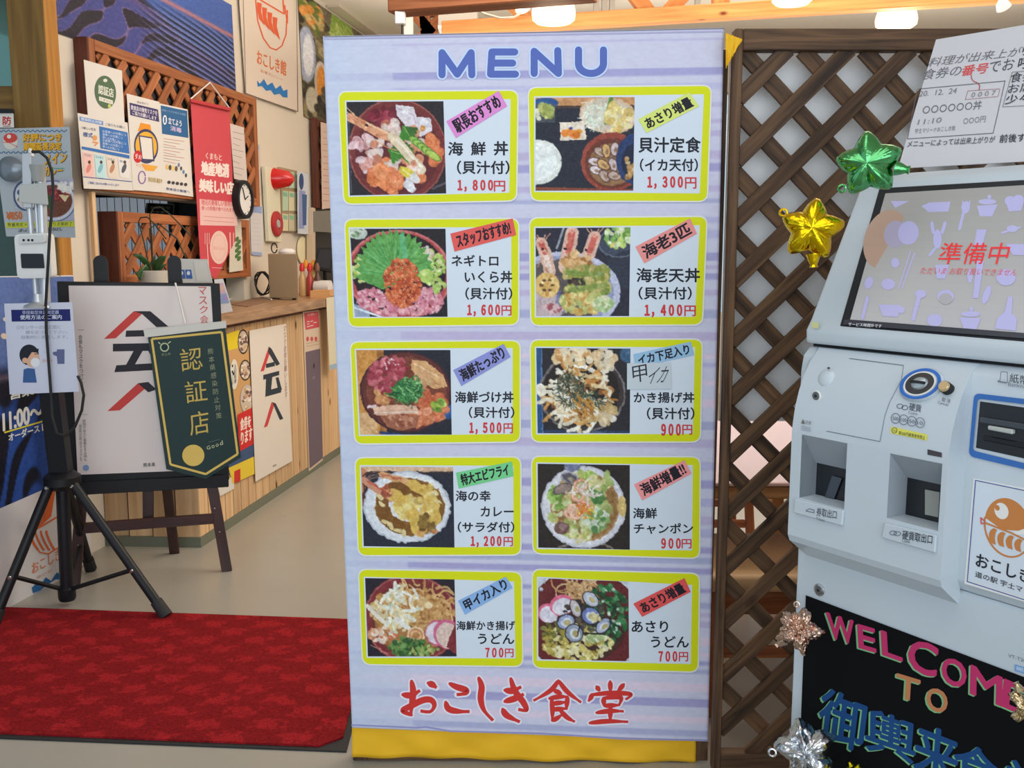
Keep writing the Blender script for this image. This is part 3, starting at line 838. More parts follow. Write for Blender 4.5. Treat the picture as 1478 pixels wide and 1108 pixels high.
FW = str.maketrans('0123456789,', '０１２３４５６７８９，')
INKC, REDC = (28, 30, 42), (206, 58, 62)
def rquad(q, r=9):
    """rounded outline of a quad given as tl, tr, br, bl"""
    out = []
    for i in range(4):
        p, a, c = q[i], q[i-1], q[(i+1) % 4]
        da = math.dist(p, a); dc = math.dist(p, c)
        pa, pc = lerp(p, a, r/da), lerp(p, c, r/dc)
        for k in range(6):
            t_ = k / 5
            out.append(tuple((1-t_)**2*pa[j] + 2*t_*(1-t_)*p[j] + t_*t_*pc[j] for j in (0, 1)))
    return out

# the dishes, each painted as its printed photograph
def base(w=140, h=134, bg=(38, 34, 40), seed=1): return Raster(w, h, bg, seed)
GRN = [(70, 120, 50), (96, 150, 70), (50, 96, 44), (130, 170, 90)]
def food1():
    R = base(140, 134, (36, 30, 36), 1)
    R.line([(2, 20), (2, 130)], 3, (70, 66, 76)); R.line([(120, 126), (138, 118)], 3, (80, 76, 86))
    R.ell(71, 70, 70, 74, (116, 44, 44)); R.ell(71, 72, 60, 64, (96, 34, 38)); R.ring(71, 70, 69, 73, 2, (150, 80, 72))
    R.blobs(14, 52, 24, 20, 13, (5, 10), [(134, 34, 56), (160, 56, 72), (110, 26, 44)])
    R.poly([(70, 4), (96, 8), (100, 22), (120, 24), (122, 42), (104, 52), (88, 42), (72, 20)], (220, 212, 220))
    R.line([(72, 8), (96, 20), (98, 44)], 1.5, (196, 176, 196)); R.ell(108, 38, 4, 5, (214, 150, 80))
    R.ell(84, 14, 6, 4, (236, 232, 236)); R.ell(110, 30, 7, 5, (232, 228, 236))
    R.blobs(12, 20, 58, 16, 10, (5, 9), [(226, 190, 196), (236, 216, 222), (214, 160, 160)])
    R.blobs(12, 30, 82, 16, 14, (6, 10), [(232, 206, 212), (222, 160, 150), (240, 224, 228)])
    for (x, y, rx, ry, ro) in [(52, 96, 17, 10, 100), (40, 112, 12, 8, 140), (70, 112, 15, 9, 85), (60, 124, 14, 8, 60), (122, 62, 18, 9, 70), (128, 78, 12, 8, 90), (100, 108, 12, 9, 30)]:
        R.ell(x, y, rx, ry, (222, 124, 74), ro)
        for k in range(-2, 3):
            a = math.radians(ro); R.line([(x + k*rx*.35*math.cos(a) - ry*.7*math.sin(a), y + k*rx*.35*math.sin(a) + ry*.7*math.cos(a)), (x + k*rx*.35*math.cos(a) + ry*.7*math.sin(a), y + k*rx*.35*math.sin(a) - ry*.7*math.cos(a))], .9, (238, 170, 130), .8)
    R.blobs(40, 70, 66, 40, 36, (5, 10), [(226, 206, 196), (222, 150, 110), (236, 222, 214), (200, 120, 90)], a=.85)
    R.blobs(20, 50, 108, 22, 12, (6, 11), [(226, 130, 76), (214, 112, 66), (234, 150, 100)]); R.blobs(14, 122, 72, 10, 18, (6, 10), [(222, 128, 78), (214, 112, 66)])
    for cx, cy, ro in ((82, 38, 60), (60, 70, 20), (76, 76, -10)):
        for k in range(-3, 4):
            a = math.radians(ro + k * 18); R.line([(cx, cy), (cx + 17*math.cos(a), cy + 17*math.sin(a))], 5, (58, 116 + k*6, 42))
        R.line([(cx, cy), (cx + 17*math.cos(math.radians(ro)), cy + 17*math.sin(math.radians(ro)))], 1, (150, 190, 100))
    R.line([(4, 22), (26, 34), (46, 46), (64, 52)], 12, (222, 156, 116)); R.line([(4, 22), (30, 34)], 5, (206, 120, 84))
    R.line([(28, 30), (60, 46)], 3, (240, 196, 156)); R.ell(28, 33, 2, 2, (30, 20, 20))
    for d in (-6, 0, 5): R.line([(24, 34), (10, 24 + d), (0, 14 + d)], 1, (232, 180, 140))
    R.line([(24, 44), (26, 66), (30, 94)], 1, (190, 130, 120)); R.line([(38, 54), (56, 66), (70, 70)], 1.2, (224, 150, 110))
    R.line([(64, 50), (78, 66), (92, 84), (104, 98)], 14, (228, 208, 178)); R.line([(70, 54), (90, 78), (106, 96)], 3, (246, 236, 216))
    R.blobs(14, 96, 92, 12, 12, (3, 6), [(236, 200, 180), (222, 150, 120), (246, 230, 220)])
    for k in range(5): R.ell(98 + k*6, 58 + k*5, 12, 5, (150 + k*6, 196, 84), 35); R.ring(98 + k*6, 58 + k*5, 12, 5, 1, (80, 130, 50), 35)
    R.ell(86, 104, 16, 7, (224, 206, 70), 35); R.line([(78, 98), (96, 112)], 2, (244, 236, 150))
    R.blobs(10, 92, 118, 10, 9, (4, 7), [(238, 238, 240), (222, 220, 226)])
    return R.photo()
def food2():
    R = base(140, 134, (34, 38, 52), 2)
    R.rect(0, 0, 140, 14, (206, 150, 100)); R.rect(0, 12, 140, 16, (70, 54, 50)); R.line([(0, 130), (140, 133)], 4, (140, 70, 50))
    R.ell(14, 8, 18, 8, (40, 80, 140)); R.rect(0, 10, 28, 36, (70, 76, 84)); R.blobs(22, 12, 22, 12, 13, (3, 6), [(206, 210, 120), (160, 170, 90), (226, 226, 190)])
    R.ell(102, 26, 40, 26, (222, 190, 160), 8); R.ell(102, 25, 36, 22, (214, 200, 180), 8)
    R.strands(60, 84, 26, 16, 17, 18, (0.8, 1.6), [(226, 236, 220), (200, 220, 196), (240, 244, 236)])
    R.line([(106, 2), (98, 36)], 6, (96, 140, 60)); R.blobs(18, 112, 30, 13, 20, (4, 9), [(232, 214, 140), (222, 190, 110), (240, 228, 170)]); R.blobs(10, 128, 34, 8, 16, (4, 8), [(240, 226, 170), (226, 196, 120)])
    R.poly([(34, 36), (68, 34), (72, 60), (36, 62)], (236, 222, 204)); R.blobs(12, 52, 48, 12, 9, (4, 7), [(226, 150, 40), (236, 176, 60), (220, 120, 40)]); R.ell(50, 44, 3, 2, (50, 60, 130))
    R.ell(4, 92, 33, 32, (228, 232, 226)); R.ell(2, 92, 28, 27, (240, 244, 242)); R.blobs(16, 6, 92, 22, 20, (4, 8), [(236, 242, 240), (222, 232, 230)], a=.5)
    R.ell(108, 92, 44, 42, (150, 66, 52)); R.ell(108, 94, 38, 36, (110, 52, 40)); R.ell(108, 96, 33, 30, (150, 110, 74))
    for cx, cy, ro in [(92, 78, 30), (100, 76, 80), (112, 74, 95), (120, 80, 100), (84, 92, 10), (96, 96, 40), (110, 96, 70), (86, 104, 20), (98, 112, 60), (112, 112, 10), (122, 100, 110)]:
        R.ell(cx, cy, 10, 6, R.r.choice([(226, 210, 216), (196, 170, 160), (216, 170, 110), (206, 186, 190)]), ro); R.ring(cx, cy, 10, 6, 1.2, (90, 60, 50), ro); R.ell(cx + 1, cy + 1, 4, 2, (150, 120, 90), ro)
    R.ell(140, 88, 26, 36, (36, 56, 104)); R.ell(140, 92, 18, 26, (24, 34, 60)); R.blobs(10, 134, 100, 8, 18, (3, 6), [(196, 150, 90), (226, 190, 130)])
    return R.photo()
def food3():
    R = base(134, 124, (30, 26, 32), 3)
    R.ell(10, 6, 14, 9, (190, 200, 190)); R.blobs(12, 10, 4, 12, 7, (2, 4), [(226, 230, 216), (120, 150, 110)])
    R.rect(0, 104, 22, 124, (150, 166, 190)); R.line([(0, 110), (40, 124)], 3, (220, 226, 236)); R.line([(0, 104), (60, 124)], 2, (40, 40, 60))
    R.ell(66, 64, 74, 62, (176, 74, 76)); R.ell(66, 62, 66, 56, (34, 22, 28)); R.ring(66, 64, 73, 61, 3, (206, 112, 112))
    R.blobs(80, 18, 58, 20, 18, (2.5, 4.5), [(196, 214, 120), (150, 186, 80), (222, 230, 160)]); R.blobs(90, 112, 54, 18, 24, (2.5, 4.5), [(186, 210, 110), (150, 190, 80), (222, 232, 170)])
    R.blobs(30, 104, 34, 12, 10, (2, 4), [(232, 226, 216), (226, 190, 170)])
    lf = []
    for k in range(41):
        a = math.radians(-190 + k * 5.0); r = 57 + (4.5 if k % 2 else -4.5); lf.append((60 + r*.92*math.cos(a), 62 + r*1.02*math.sin(a)))
    R.poly(lf + [(84, 74), (40, 84)], (92, 160, 78))
    for k in range(90):
        a = math.radians(R.r.uniform(-188, 8)); r1 = R.r.uniform(30, 56); g = R.r.choice([(70, 140, 62), (110, 180, 96), (84, 160, 84), (60, 124, 56), (100, 184, 110)])
        R.line([(60 + 12*math.cos(a), 64 + 12*math.sin(a)), (60 + r1*.92*math.cos(a), 62 + r1*math.sin(a))], 2.4, g, .55)
    for k in range(11):
        a = math.radians(-176 + k * 15); R.line([(60, 62), (60 + 50*math.cos(a), 60 + 52*math.sin(a))], .8, (150, 206, 124), .6)
    R.line([(72, 8), (76, 44)], 7, (96, 190, 160), .5)
    R.blobs(200, 24, 98, 20, 14, (1.5, 3.6), [(214, 130, 150), (232, 168, 182), (198, 104, 124), (240, 196, 204)]); R.blobs(220, 50, 108, 24, 14, (1.5, 3.6), [(220, 140, 158), (236, 176, 186), (206, 116, 136)])
    R.blobs(220, 106, 100, 21, 18, (1.5, 3.6), [(220, 140, 158), (236, 182, 192), (206, 116, 136)]); R.blobs(60, 80, 114, 18, 7, (1.5, 3), [(224, 146, 160), (236, 180, 186)])
    for _ in range(330):
        t_ = R.r.random()*6.283; q_ = math.sqrt(R.r.random()); x = 70 + 26*q_*math.cos(t_); y = 76 + 34*q_*math.sin(t_)
        R.ell(x, y, 2.6, 2.6, R.r.choice([(196, 84, 46), (212, 104, 60), (170, 60, 36), (222, 124, 76)])); 
        if R.r.random() < .4: R.ell(x - .6, y - .8, .8, .8, (246, 196, 150))
    R.ell(104, 66, 10, 10, (178, 206, 104)); R.ell(102, 62, 5, 4, (206, 226, 140)); R.blobs(10, 122, 80, 8, 10, (3, 5), [(170, 200, 100), (210, 226, 150)])
    return R.photo()
def food4():
    R = base(136, 127, (38, 40, 54), 4)
    R.line([(40, 0), (30, 30)], 3, (150, 156, 170)); R.ell(128, 24, 36, 20, (60, 70, 90)); R.ell(136, 60, 34, 28, (44, 50, 66)); R.ring(120, 22, 30, 20, 2, (90, 100, 120))
    R.blobs(40, 118, 12, 18, 16, (3, 7), [(196, 220, 120), (230, 240, 200), (120, 170, 80), (222, 200, 90)])
    R.ell(40, 92, 82, 58, (196, 200, 226)); R.ell(38, 92, 74, 52, (150, 156, 190)); R.ell(34, 92, 66, 46, (90, 80, 80)); R.ell(8, 112, 34, 22, (196, 176, 180))
    for (pts, w) in [([(8, 22), (14, 36), (20, 62)], 17), ([(52, 8), (46, 36), (42, 56)], 19), ([(84, 14), (76, 38), (64, 56)], 18)]:
        R.line(pts, w, (226, 186, 168)); R.line(pts, w*.45, (240, 216, 206)); R.line([pts[0], lerp(pts[0], pts[1], .9)], w*.5, (212, 104, 92))
        for d in (-12, -5, 6, 13): R.line([pts[0], (pts[0][0] + d, pts[0][1] - 10 - abs(d)*.3)], 1.2, (232, 170, 150))
        R.ell(pts[1][0] - 4, pts[1][1] - 6, 1.8, 1.8, (20, 16, 20))
        R.strands(14, pts[1][0], pts[1][1] + 10, 10, 14, 10, (.8, 1.6), [(232, 196, 170), (196, 130, 90)])
    R.blobs(40, 58, 48, 20, 12, (3, 7), [(206, 156, 96), (226, 186, 130), (170, 110, 60)])
    R.blobs(60, 74, 66, 34, 10, (3, 7), [(156, 160, 70), (120, 140, 60), (196, 176, 110)]); R.line([(44, 64), (96, 68)], 7, (120, 146, 64), .7)
    R.blobs(60, 76, 86, 32, 12, (3, 7), [(170, 176, 90), (130, 150, 70), (206, 190, 120)]); R.line([(50, 88), (100, 82)], 8, (126, 150, 70), .6)
    R.ell(16, 82, 18, 18, (222, 180, 104)); R.blobs(26, 16, 82, 15, 15, (2, 4), [(240, 214, 150), (196, 140, 70), (232, 200, 130)])
    for a in range(0, 360, 60): R.ell(16 + 8*math.cos(math.radians(a)), 82 + 8*math.sin(math.radians(a)), 3, 2, (110, 70, 40))
    R.blobs(90, 66, 108, 34, 14, (3, 7), [(222, 184, 104), (206, 160, 80), (190, 196, 120), (236, 220, 150)]); R.line([(34, 92), (30, 106), (40, 120)], 5, (110, 120, 170), .8)
    R.blobs(20, 20, 116, 16, 7, (2, 5), [(170, 90, 100), (226, 186, 190)]); R.blobs(30, 96, 110, 14, 10, (3, 6), [(170, 200, 140), (206, 222, 170), (226, 226, 190)])
    R.blobs(14, 60, 76, 12, 5, (2, 4), [(50, 40, 40), (80, 60, 50)])
    return R.photo()
def food5():
    R = base(136, 122, (30, 32, 44), 5)
    R.rect(0, 0, 40, 122, (206, 142, 66)); R.rect(30, 0, 40, 122, (160, 104, 50)); R.rect(0, 90, 26, 122, (216, 170, 120)); R.line([(30, 118), (60, 122)], 4, (40, 60, 110))
    R.ell(128, 88, 22, 10, (46, 90, 150)); R.ell(69, 60, 66, 58, (96, 42, 38)); R.ell(70, 60, 58, 50, (122, 60, 44)); R.ring(69, 60, 65, 57, 2, (56, 28, 40))
    R.blobs(60, 44, 36, 24, 24, (4, 8), [(176, 70, 86), (206, 110, 120), (150, 50, 66)]); R.blobs(30, 58, 22, 16, 12, (3, 6), [(150, 40, 56), (190, 90, 100)]); R.blobs(12, 50, 20, 14, 10, (1, 2), [(240, 214, 214)])
    R.poly([(80, 14), (100, 16), (124, 36), (130, 52), (112, 56), (92, 44), (78, 28)], (216, 164, 112)); R.line([(84, 20), (120, 40)], 2, (232, 196, 150)); R.line([(88, 34), (118, 50)], 1.4, (190, 130, 90))
    R.blobs(18, 94, 42, 12, 8, (3, 6), [(206, 156, 110), (226, 186, 140)])
    R.blobs(40, 108, 78, 20, 22, (5, 9), [(206, 104, 66), (222, 130, 86), (190, 90, 56)]); R.blobs(30, 88, 96, 18, 12, (4, 8), [(206, 120, 80), (222, 146, 110)])
    R.poly([(20, 82), (48, 78), (84, 80), (88, 92), (60, 92), (24, 94)], (222, 176, 150)); R.line([(22, 90), (86, 88)], 1.6, (240, 216, 200)); R.line([(14, 82), (24, 80)], 4, (230, 206, 206))
    R.poly([(30, 94), (88, 94), (84, 110), (60, 116), (40, 110)], (160, 96, 70)); R.blobs(16, 60, 102, 22, 8, (3, 6), [(196, 130, 100), (150, 84, 60), (216, 160, 130)]); R.blobs(20, 34, 68, 10, 10, (3, 6), [(196, 130, 80), (216, 160, 100)])
    R.ell(72, 58, 22, 17, (50, 104, 50)); R.strands(150, 72, 58, 20, 15, 14, (1.2, 2), [(70, 146, 70), (40, 110, 56), (130, 190, 120), (30, 84, 44)], curl=3)
    R.blobs(16, 115, 78, 11, 9, (4, 6), [(160, 190, 70), (196, 214, 110), (110, 150, 60)])
    return R.photo()
def food6():
    R = base(136, 122, (36, 36, 42), 6)
    R.rect(0, 0, 7, 122, (36, 80, 130)); R.rect(7, 0, 9, 122, (80, 110, 150)); R.ell(130, 8, 10, 12, (60, 96, 130)); R.line([(10, 118), (136, 119)], 2, (40, 70, 120)); R.line([(100, 120), (40, 121)], 2, (80, 90, 110))
    R.ell(66, 64, 62, 56, (60, 50, 50)); R.ring(66, 64, 61, 55, 2.5, (120, 112, 114)); R.ell(64, 62, 55, 49, (34, 26, 24))
    R.blobs(50, 52, 12, 26, 14, (4, 8), [(206, 150, 90), (232, 200, 150), (244, 228, 196)]); R.blobs(26, 98, 14, 14, 15, (4, 8), [(240, 226, 200), (226, 196, 150)])
    R.blobs(60, 64, 66, 44, 40, (4, 8), [(176, 116, 60), (196, 140, 80), (140, 86, 46), (120, 70, 40)])
    R.strands(90, 64, 66, 46, 42, 26, (3, 5.5), [(240, 230, 206), (226, 200, 150), (214, 160, 90), (246, 240, 226), (206, 140, 70)], curl=.8)
    R.strands(30, 30, 66, 24, 36, 24, (4, 6), [(246, 240, 226), (230, 214, 180)], curl=.6, ang=10)
    R.blobs(36, 92, 92, 24, 16, (4, 7), [(244, 236, 220), (226, 204, 170), (206, 176, 120)]); R.ell(6, 60, 8, 9, (236, 226, 206)); R.line([(4, 62), (20, 62)], 5, (240, 230, 210)); R.ring(5, 58, 6, 6, 3, (244, 238, 224))
    R.strands(190, 48, 58, 20, 24, 12, (.8, 1.5), [(50, 58, 44), (80, 90, 70), (40, 44, 36), (110, 116, 90)], curl=.6); R.strands(90, 74, 74, 18, 14, 12, (.8, 1.5), [(46, 64, 50), (70, 100, 70), (36, 44, 40)], curl=.6)
    R.strands(30, 64, 80, 16, 14, 18, (1.4, 2.4), [(206, 150, 70), (180, 120, 50)], curl=.3, ang=50)
    return R.photo(0.7)
def food7():
    R = base(132, 117, (34, 38, 52), 7)
    R.rect(0, 0, 132, 7, (222, 184, 150)); R.poly([(0, 0), (8, 6), (2, 60), (0, 60)], (200, 130, 90)); R.line([(10, 8), (4, 14), (2, 60)], 3, (80, 40, 36)); R.line([(10, 8), (132, 7)], 2, (70, 50, 50))
    R.ell(64, 58, 62, 52, (222, 226, 234)); R.ring(64, 58, 61, 51, 2, (190, 196, 210)); R.ell(68, 56, 51, 43, (240, 240, 240)); R.ell(68, 58, 50, 42, (132, 88, 36)); R.ell(66, 56, 46, 38, (120, 76, 28))
    R.blobs(40, 70, 70, 42, 28, (2, 6), [(150, 104, 44), (126, 84, 32), (170, 120, 60)], a=.5)
    R.ell(60, 62, 24, 16, (228, 228, 226), 25); R.blobs(30, 66, 62, 22, 12, (2, 4), [(236, 236, 234), (214, 212, 206)], a=.6)
    R.line([(4, 20), (20, 32), (44, 46)], 10, (214, 150, 120)); R.line([(8, 20), (40, 42)], 3, (196, 84, 66)); R.line([(30, 12), (60, 20), (76, 28)], 9, (222, 168, 116)); R.line([(30, 12), (56, 18)], 3, (200, 110, 80))
    for d in (0, 5, 9): R.line([(6, 20), (16, 8 + d), (40, 6 + d)], .8, (196, 140, 120))
    R.line([(46, 40), (62, 54), (72, 70), (80, 92)], 18, (222, 186, 92)); R.line([(74, 26), (92, 36), (102, 54), (104, 76)], 16, (218, 180, 88))
    R.blobs(50, 64, 58, 16, 18, (3, 7), [(232, 206, 120), (216, 176, 80), (240, 222, 150)], a=.7); R.blobs(50, 94, 50, 12, 24, (3, 7), [(232, 200, 112), (210, 166, 74), (240, 216, 140)], a=.7)
    R.blobs(16, 36, 36, 10, 8, (2, 5), [(180, 90, 60), (130, 60, 40), (226, 170, 110)]); R.blobs(12, 82, 92, 8, 7, (3, 5), [(206, 140, 70), (226, 180, 110)])
    for x, y, ro in [(26, 44, 30), (28, 54, 60), (32, 80, 20), (40, 86, 60), (50, 92, 20), (58, 96, 80), (104, 38, 20), (108, 50, 10)]: R.ell(x, y, 6, 3, (226, 206, 150), ro)
    R.blobs(20, 94, 80, 14, 12, (3, 6), [(140, 110, 50), (110, 80, 36)])
    R.blobs(1, 104, 92, 3, 3, (3, 5), [(206, 120, 60)])
    return R.photo(1.0, 7)
def food8():
    R = base(134, 124, (40, 32, 30), 8)
    R.line([(30, 122), (54, 114), (96, 116), (108, 122)], 3, (120, 110, 100))
    R.ell(66, 62, 61, 60, (224, 224, 232)); R.ring(66, 62, 60, 59, 2, (196, 196, 210)); R.ell(68, 62, 50, 50, (176, 130, 84)); R.ell(68, 62, 47, 47, (150, 112, 64)); R.ell(122, 60, 6, 16, (222, 190, 120)); 
    R.blobs(170, 60, 62, 42, 46, (3, 8), [(206, 216, 160), (176, 190, 110), (226, 226, 190), (150, 160, 90), (196, 176, 110)])
    R.blobs(26, 26, 50, 10, 16, (3, 7), [(110, 150, 60), (150, 186, 90)]); R.blobs(50, 84, 80, 18, 16, (3, 7), [(196, 216, 180), (120, 160, 90), (226, 232, 216), (70, 120, 60)])
    R.blobs(30, 84, 46, 9, 12, (3, 6), [(70, 120, 60), (100, 150, 80)]); R.ell(50, 4, 12, 8, (120, 126, 160)); R.ell(46, 20, 12, 9, (90, 84, 96), 20); R.ring(46, 20, 11, 8, 2, (170, 166, 176), 20); R.ell(48, 22, 5, 3, (150, 136, 120), 20); R.ell(36, 36, 14, 7, (150, 130, 120), -20); R.ring(36, 36, 14, 7, 1.5, (90, 80, 80), -20)
    R.blobs(26, 70, 18, 12, 9, (3, 6), [(140, 180, 70), (196, 210, 120)]); R.blobs(30, 90, 24, 16, 12, (3, 7), [(216, 206, 150), (170, 190, 110)])
    R.ell(34, 94, 11, 9, (120, 84, 80)); R.ell(36, 92, 6, 5, (150, 120, 116)); R.blobs(20, 60, 104, 16, 8, (3, 6), [(222, 206, 120), (190, 200, 120), (236, 228, 190)])
    for cx, cy in ((58, 46), (52, 66), (66, 62), (48, 72), (56, 72), (62, 30)):
        R.ring(cx, cy, 8, 7, 4.5, R.r.choice([(226, 160, 130), (232, 176, 150), (216, 140, 110)])); R.ring(cx, cy, 8, 7, 1, (244, 214, 196))
    R.strands(36, 68, 68, 12, 12, 8, (1.2, 2.2), [(226, 130, 50), (232, 206, 70), (222, 110, 50)]); R.strands(16, 66, 40, 16, 8, 18, (2, 3), [(236, 226, 216), (222, 206, 196)])
    return R.photo(0.7)
def food9():
    R = base(132, 113, (34, 28, 40), 9)
    R.ell(66, 58, 70, 64, (128, 44, 50)); R.ring(66, 58, 68, 62, 2, (166, 90, 86)); R.ell(66, 60, 58, 54, (110, 50, 40)); R.ell(66, 62, 54, 48, (170, 116, 66))
    R.line([(4, 96), (30, 108)], 1.2, (206, 130, 120))
    R.strands(80, 78, 36, 46, 28, 40, (2, 3.5), [(206, 156, 96), (222, 180, 120), (176, 120, 66)], curl=2.6); R.strands(40, 106, 52, 16, 26, 40, (2.4, 3.6), [(216, 170, 110), (190, 136, 80)], curl=2.6)
    R.blobs(60, 40, 46, 36, 26, (3, 7), [(232, 222, 190), (214, 180, 110), (240, 236, 220), (200, 150, 80)])
    R.strands(50, 50, 40, 34, 24, 20, (3, 5.5), [(240, 240, 226), (206, 216, 190), (232, 214, 170), (246, 244, 236)], curl=.7); R.line([(2, 40), (24, 62)], 6, (236, 228, 214)); R.line([(44, 60), (62, 72)], 7, (240, 238, 230))
    R.blobs(26, 22, 80, 20, 10, (3, 6), [(232, 206, 180), (214, 150, 110), (244, 228, 214)]); R.blobs(10, 40, 84, 20, 6, (2, 4), [(216, 110, 70)])
    R.ell(84, 34, 9, 8, (222, 186, 130)); R.ell(92, 38, 6, 5, (240, 214, 170))
    R.ring(72, 82, 9, 9, 8, (226, 180, 130)); R.ring(72, 82, 9, 9, 1.4, (196, 110, 70)); R.ring(72, 82, 12, 12, 1.4, (240, 214, 180))
    R.blobs(130, 62, 100, 30, 14, (2, 5), [(50, 96, 44), (80, 130, 60), (120, 160, 90), (40, 80, 40)]); R.blobs(30, 84, 104, 24, 7, (2, 4), [(130, 170, 90), (190, 190, 110)])
    R.ell(104, 78, 18, 19, (206, 96, 130)); R.ell(102, 78, 15, 16, (226, 214, 226)); R.ell(118, 80, 20, 22, (210, 104, 140), -20); R.ell(119, 82, 17, 19, (228, 200, 190), -20)
    R.poly([(132, 60), (128, 70), (116, 98), (132, 110)], (128, 44, 50))
    return R.photo()
def food10():
    R = base(132, 118, (104, 36, 38), 10)
    R.ell(66, 60, 66, 58, (96, 32, 36)); R.ell(66, 66, 60, 54, (70, 40, 34))
    R.strands(40, 62, 14, 24, 12, 40, (2, 3.2), [(222, 190, 140), (196, 150, 100)], curl=2.8)
    R.blobs(170, 98, 50, 32, 44, (2.5, 5), [(30, 90, 50), (46, 120, 66), (20, 66, 40), (90, 150, 100)], inner=.05); R.blobs(16, 104, 44, 20, 34, (1.6, 3), [(206, 226, 210)])
    R.ell(14, 50, 15, 14, (226, 110, 140)); R.ell(15, 52, 13, 12, (226, 222, 236)); R.ell(34, 38, 18, 15, (228, 110, 142), -25); R.ell(35, 40, 15, 12, (230, 226, 238), -25)
    R.blobs(200, 56, 92, 50, 26, (2.5, 5.5), [(216, 200, 110), (232, 222, 150), (190, 170, 80), (240, 234, 190)]); R.blobs(50, 22, 78, 18, 16, (2, 4), [(176, 160, 70), (110, 110, 50)]); R.blobs(30, 78, 84, 14, 8, (2, 5), [(232, 236, 200), (170, 190, 130)])
    R.blobs(40, 66, 54, 36, 24, (3, 6), [(40, 36, 36), (70, 60, 56), (90, 84, 70)])
    def clam(cx, cy, rx, ry, ro, c=(160, 172, 210)):
        R.ell(cx, cy, rx, ry, (40, 36, 44), ro); R.ell(cx, cy, rx - 1.5, ry - 1.5, c, ro); R.ell(cx + 1, cy + 1, rx*.6, ry*.55, (216, 222, 236), ro); R.ell(cx + 2, cy + 1, rx*.38, ry*.35, (190, 176, 120), ro)
    clam(40, 62, 14, 11, -20); clam(52, 78, 14, 13, 60, (150, 160, 180)); clam(76, 52, 14, 13, 10, (120, 136, 196)); clam(94, 66, 14, 9, -50, (170, 180, 210)); clam(76, 28, 14, 10, 40, (196, 200, 216)); clam(54, 42, 8, 14, -20, (206, 190, 190))
    R.line([(56, 82), (60, 68)], 2, (30, 24, 28)); R.line([(66, 78), (96, 78)], 2.5, (40, 36, 30)); R.blobs(12, 84, 54, 6, 8, (2, 4), [(206, 190, 130), (226, 214, 160)])
    for pts in ([(0, 0), (16, 0), (0, 14)], [(118, 0), (132, 0), (132, 12)], [(0, 118), (0, 112), (6, 118)], [(132, 118), (126, 118), (132, 112)]): R.poly(pts, (206, 212, 224))
    R.ell(4, 16, 3, 3, (200, 210, 226))
    return R.photo()

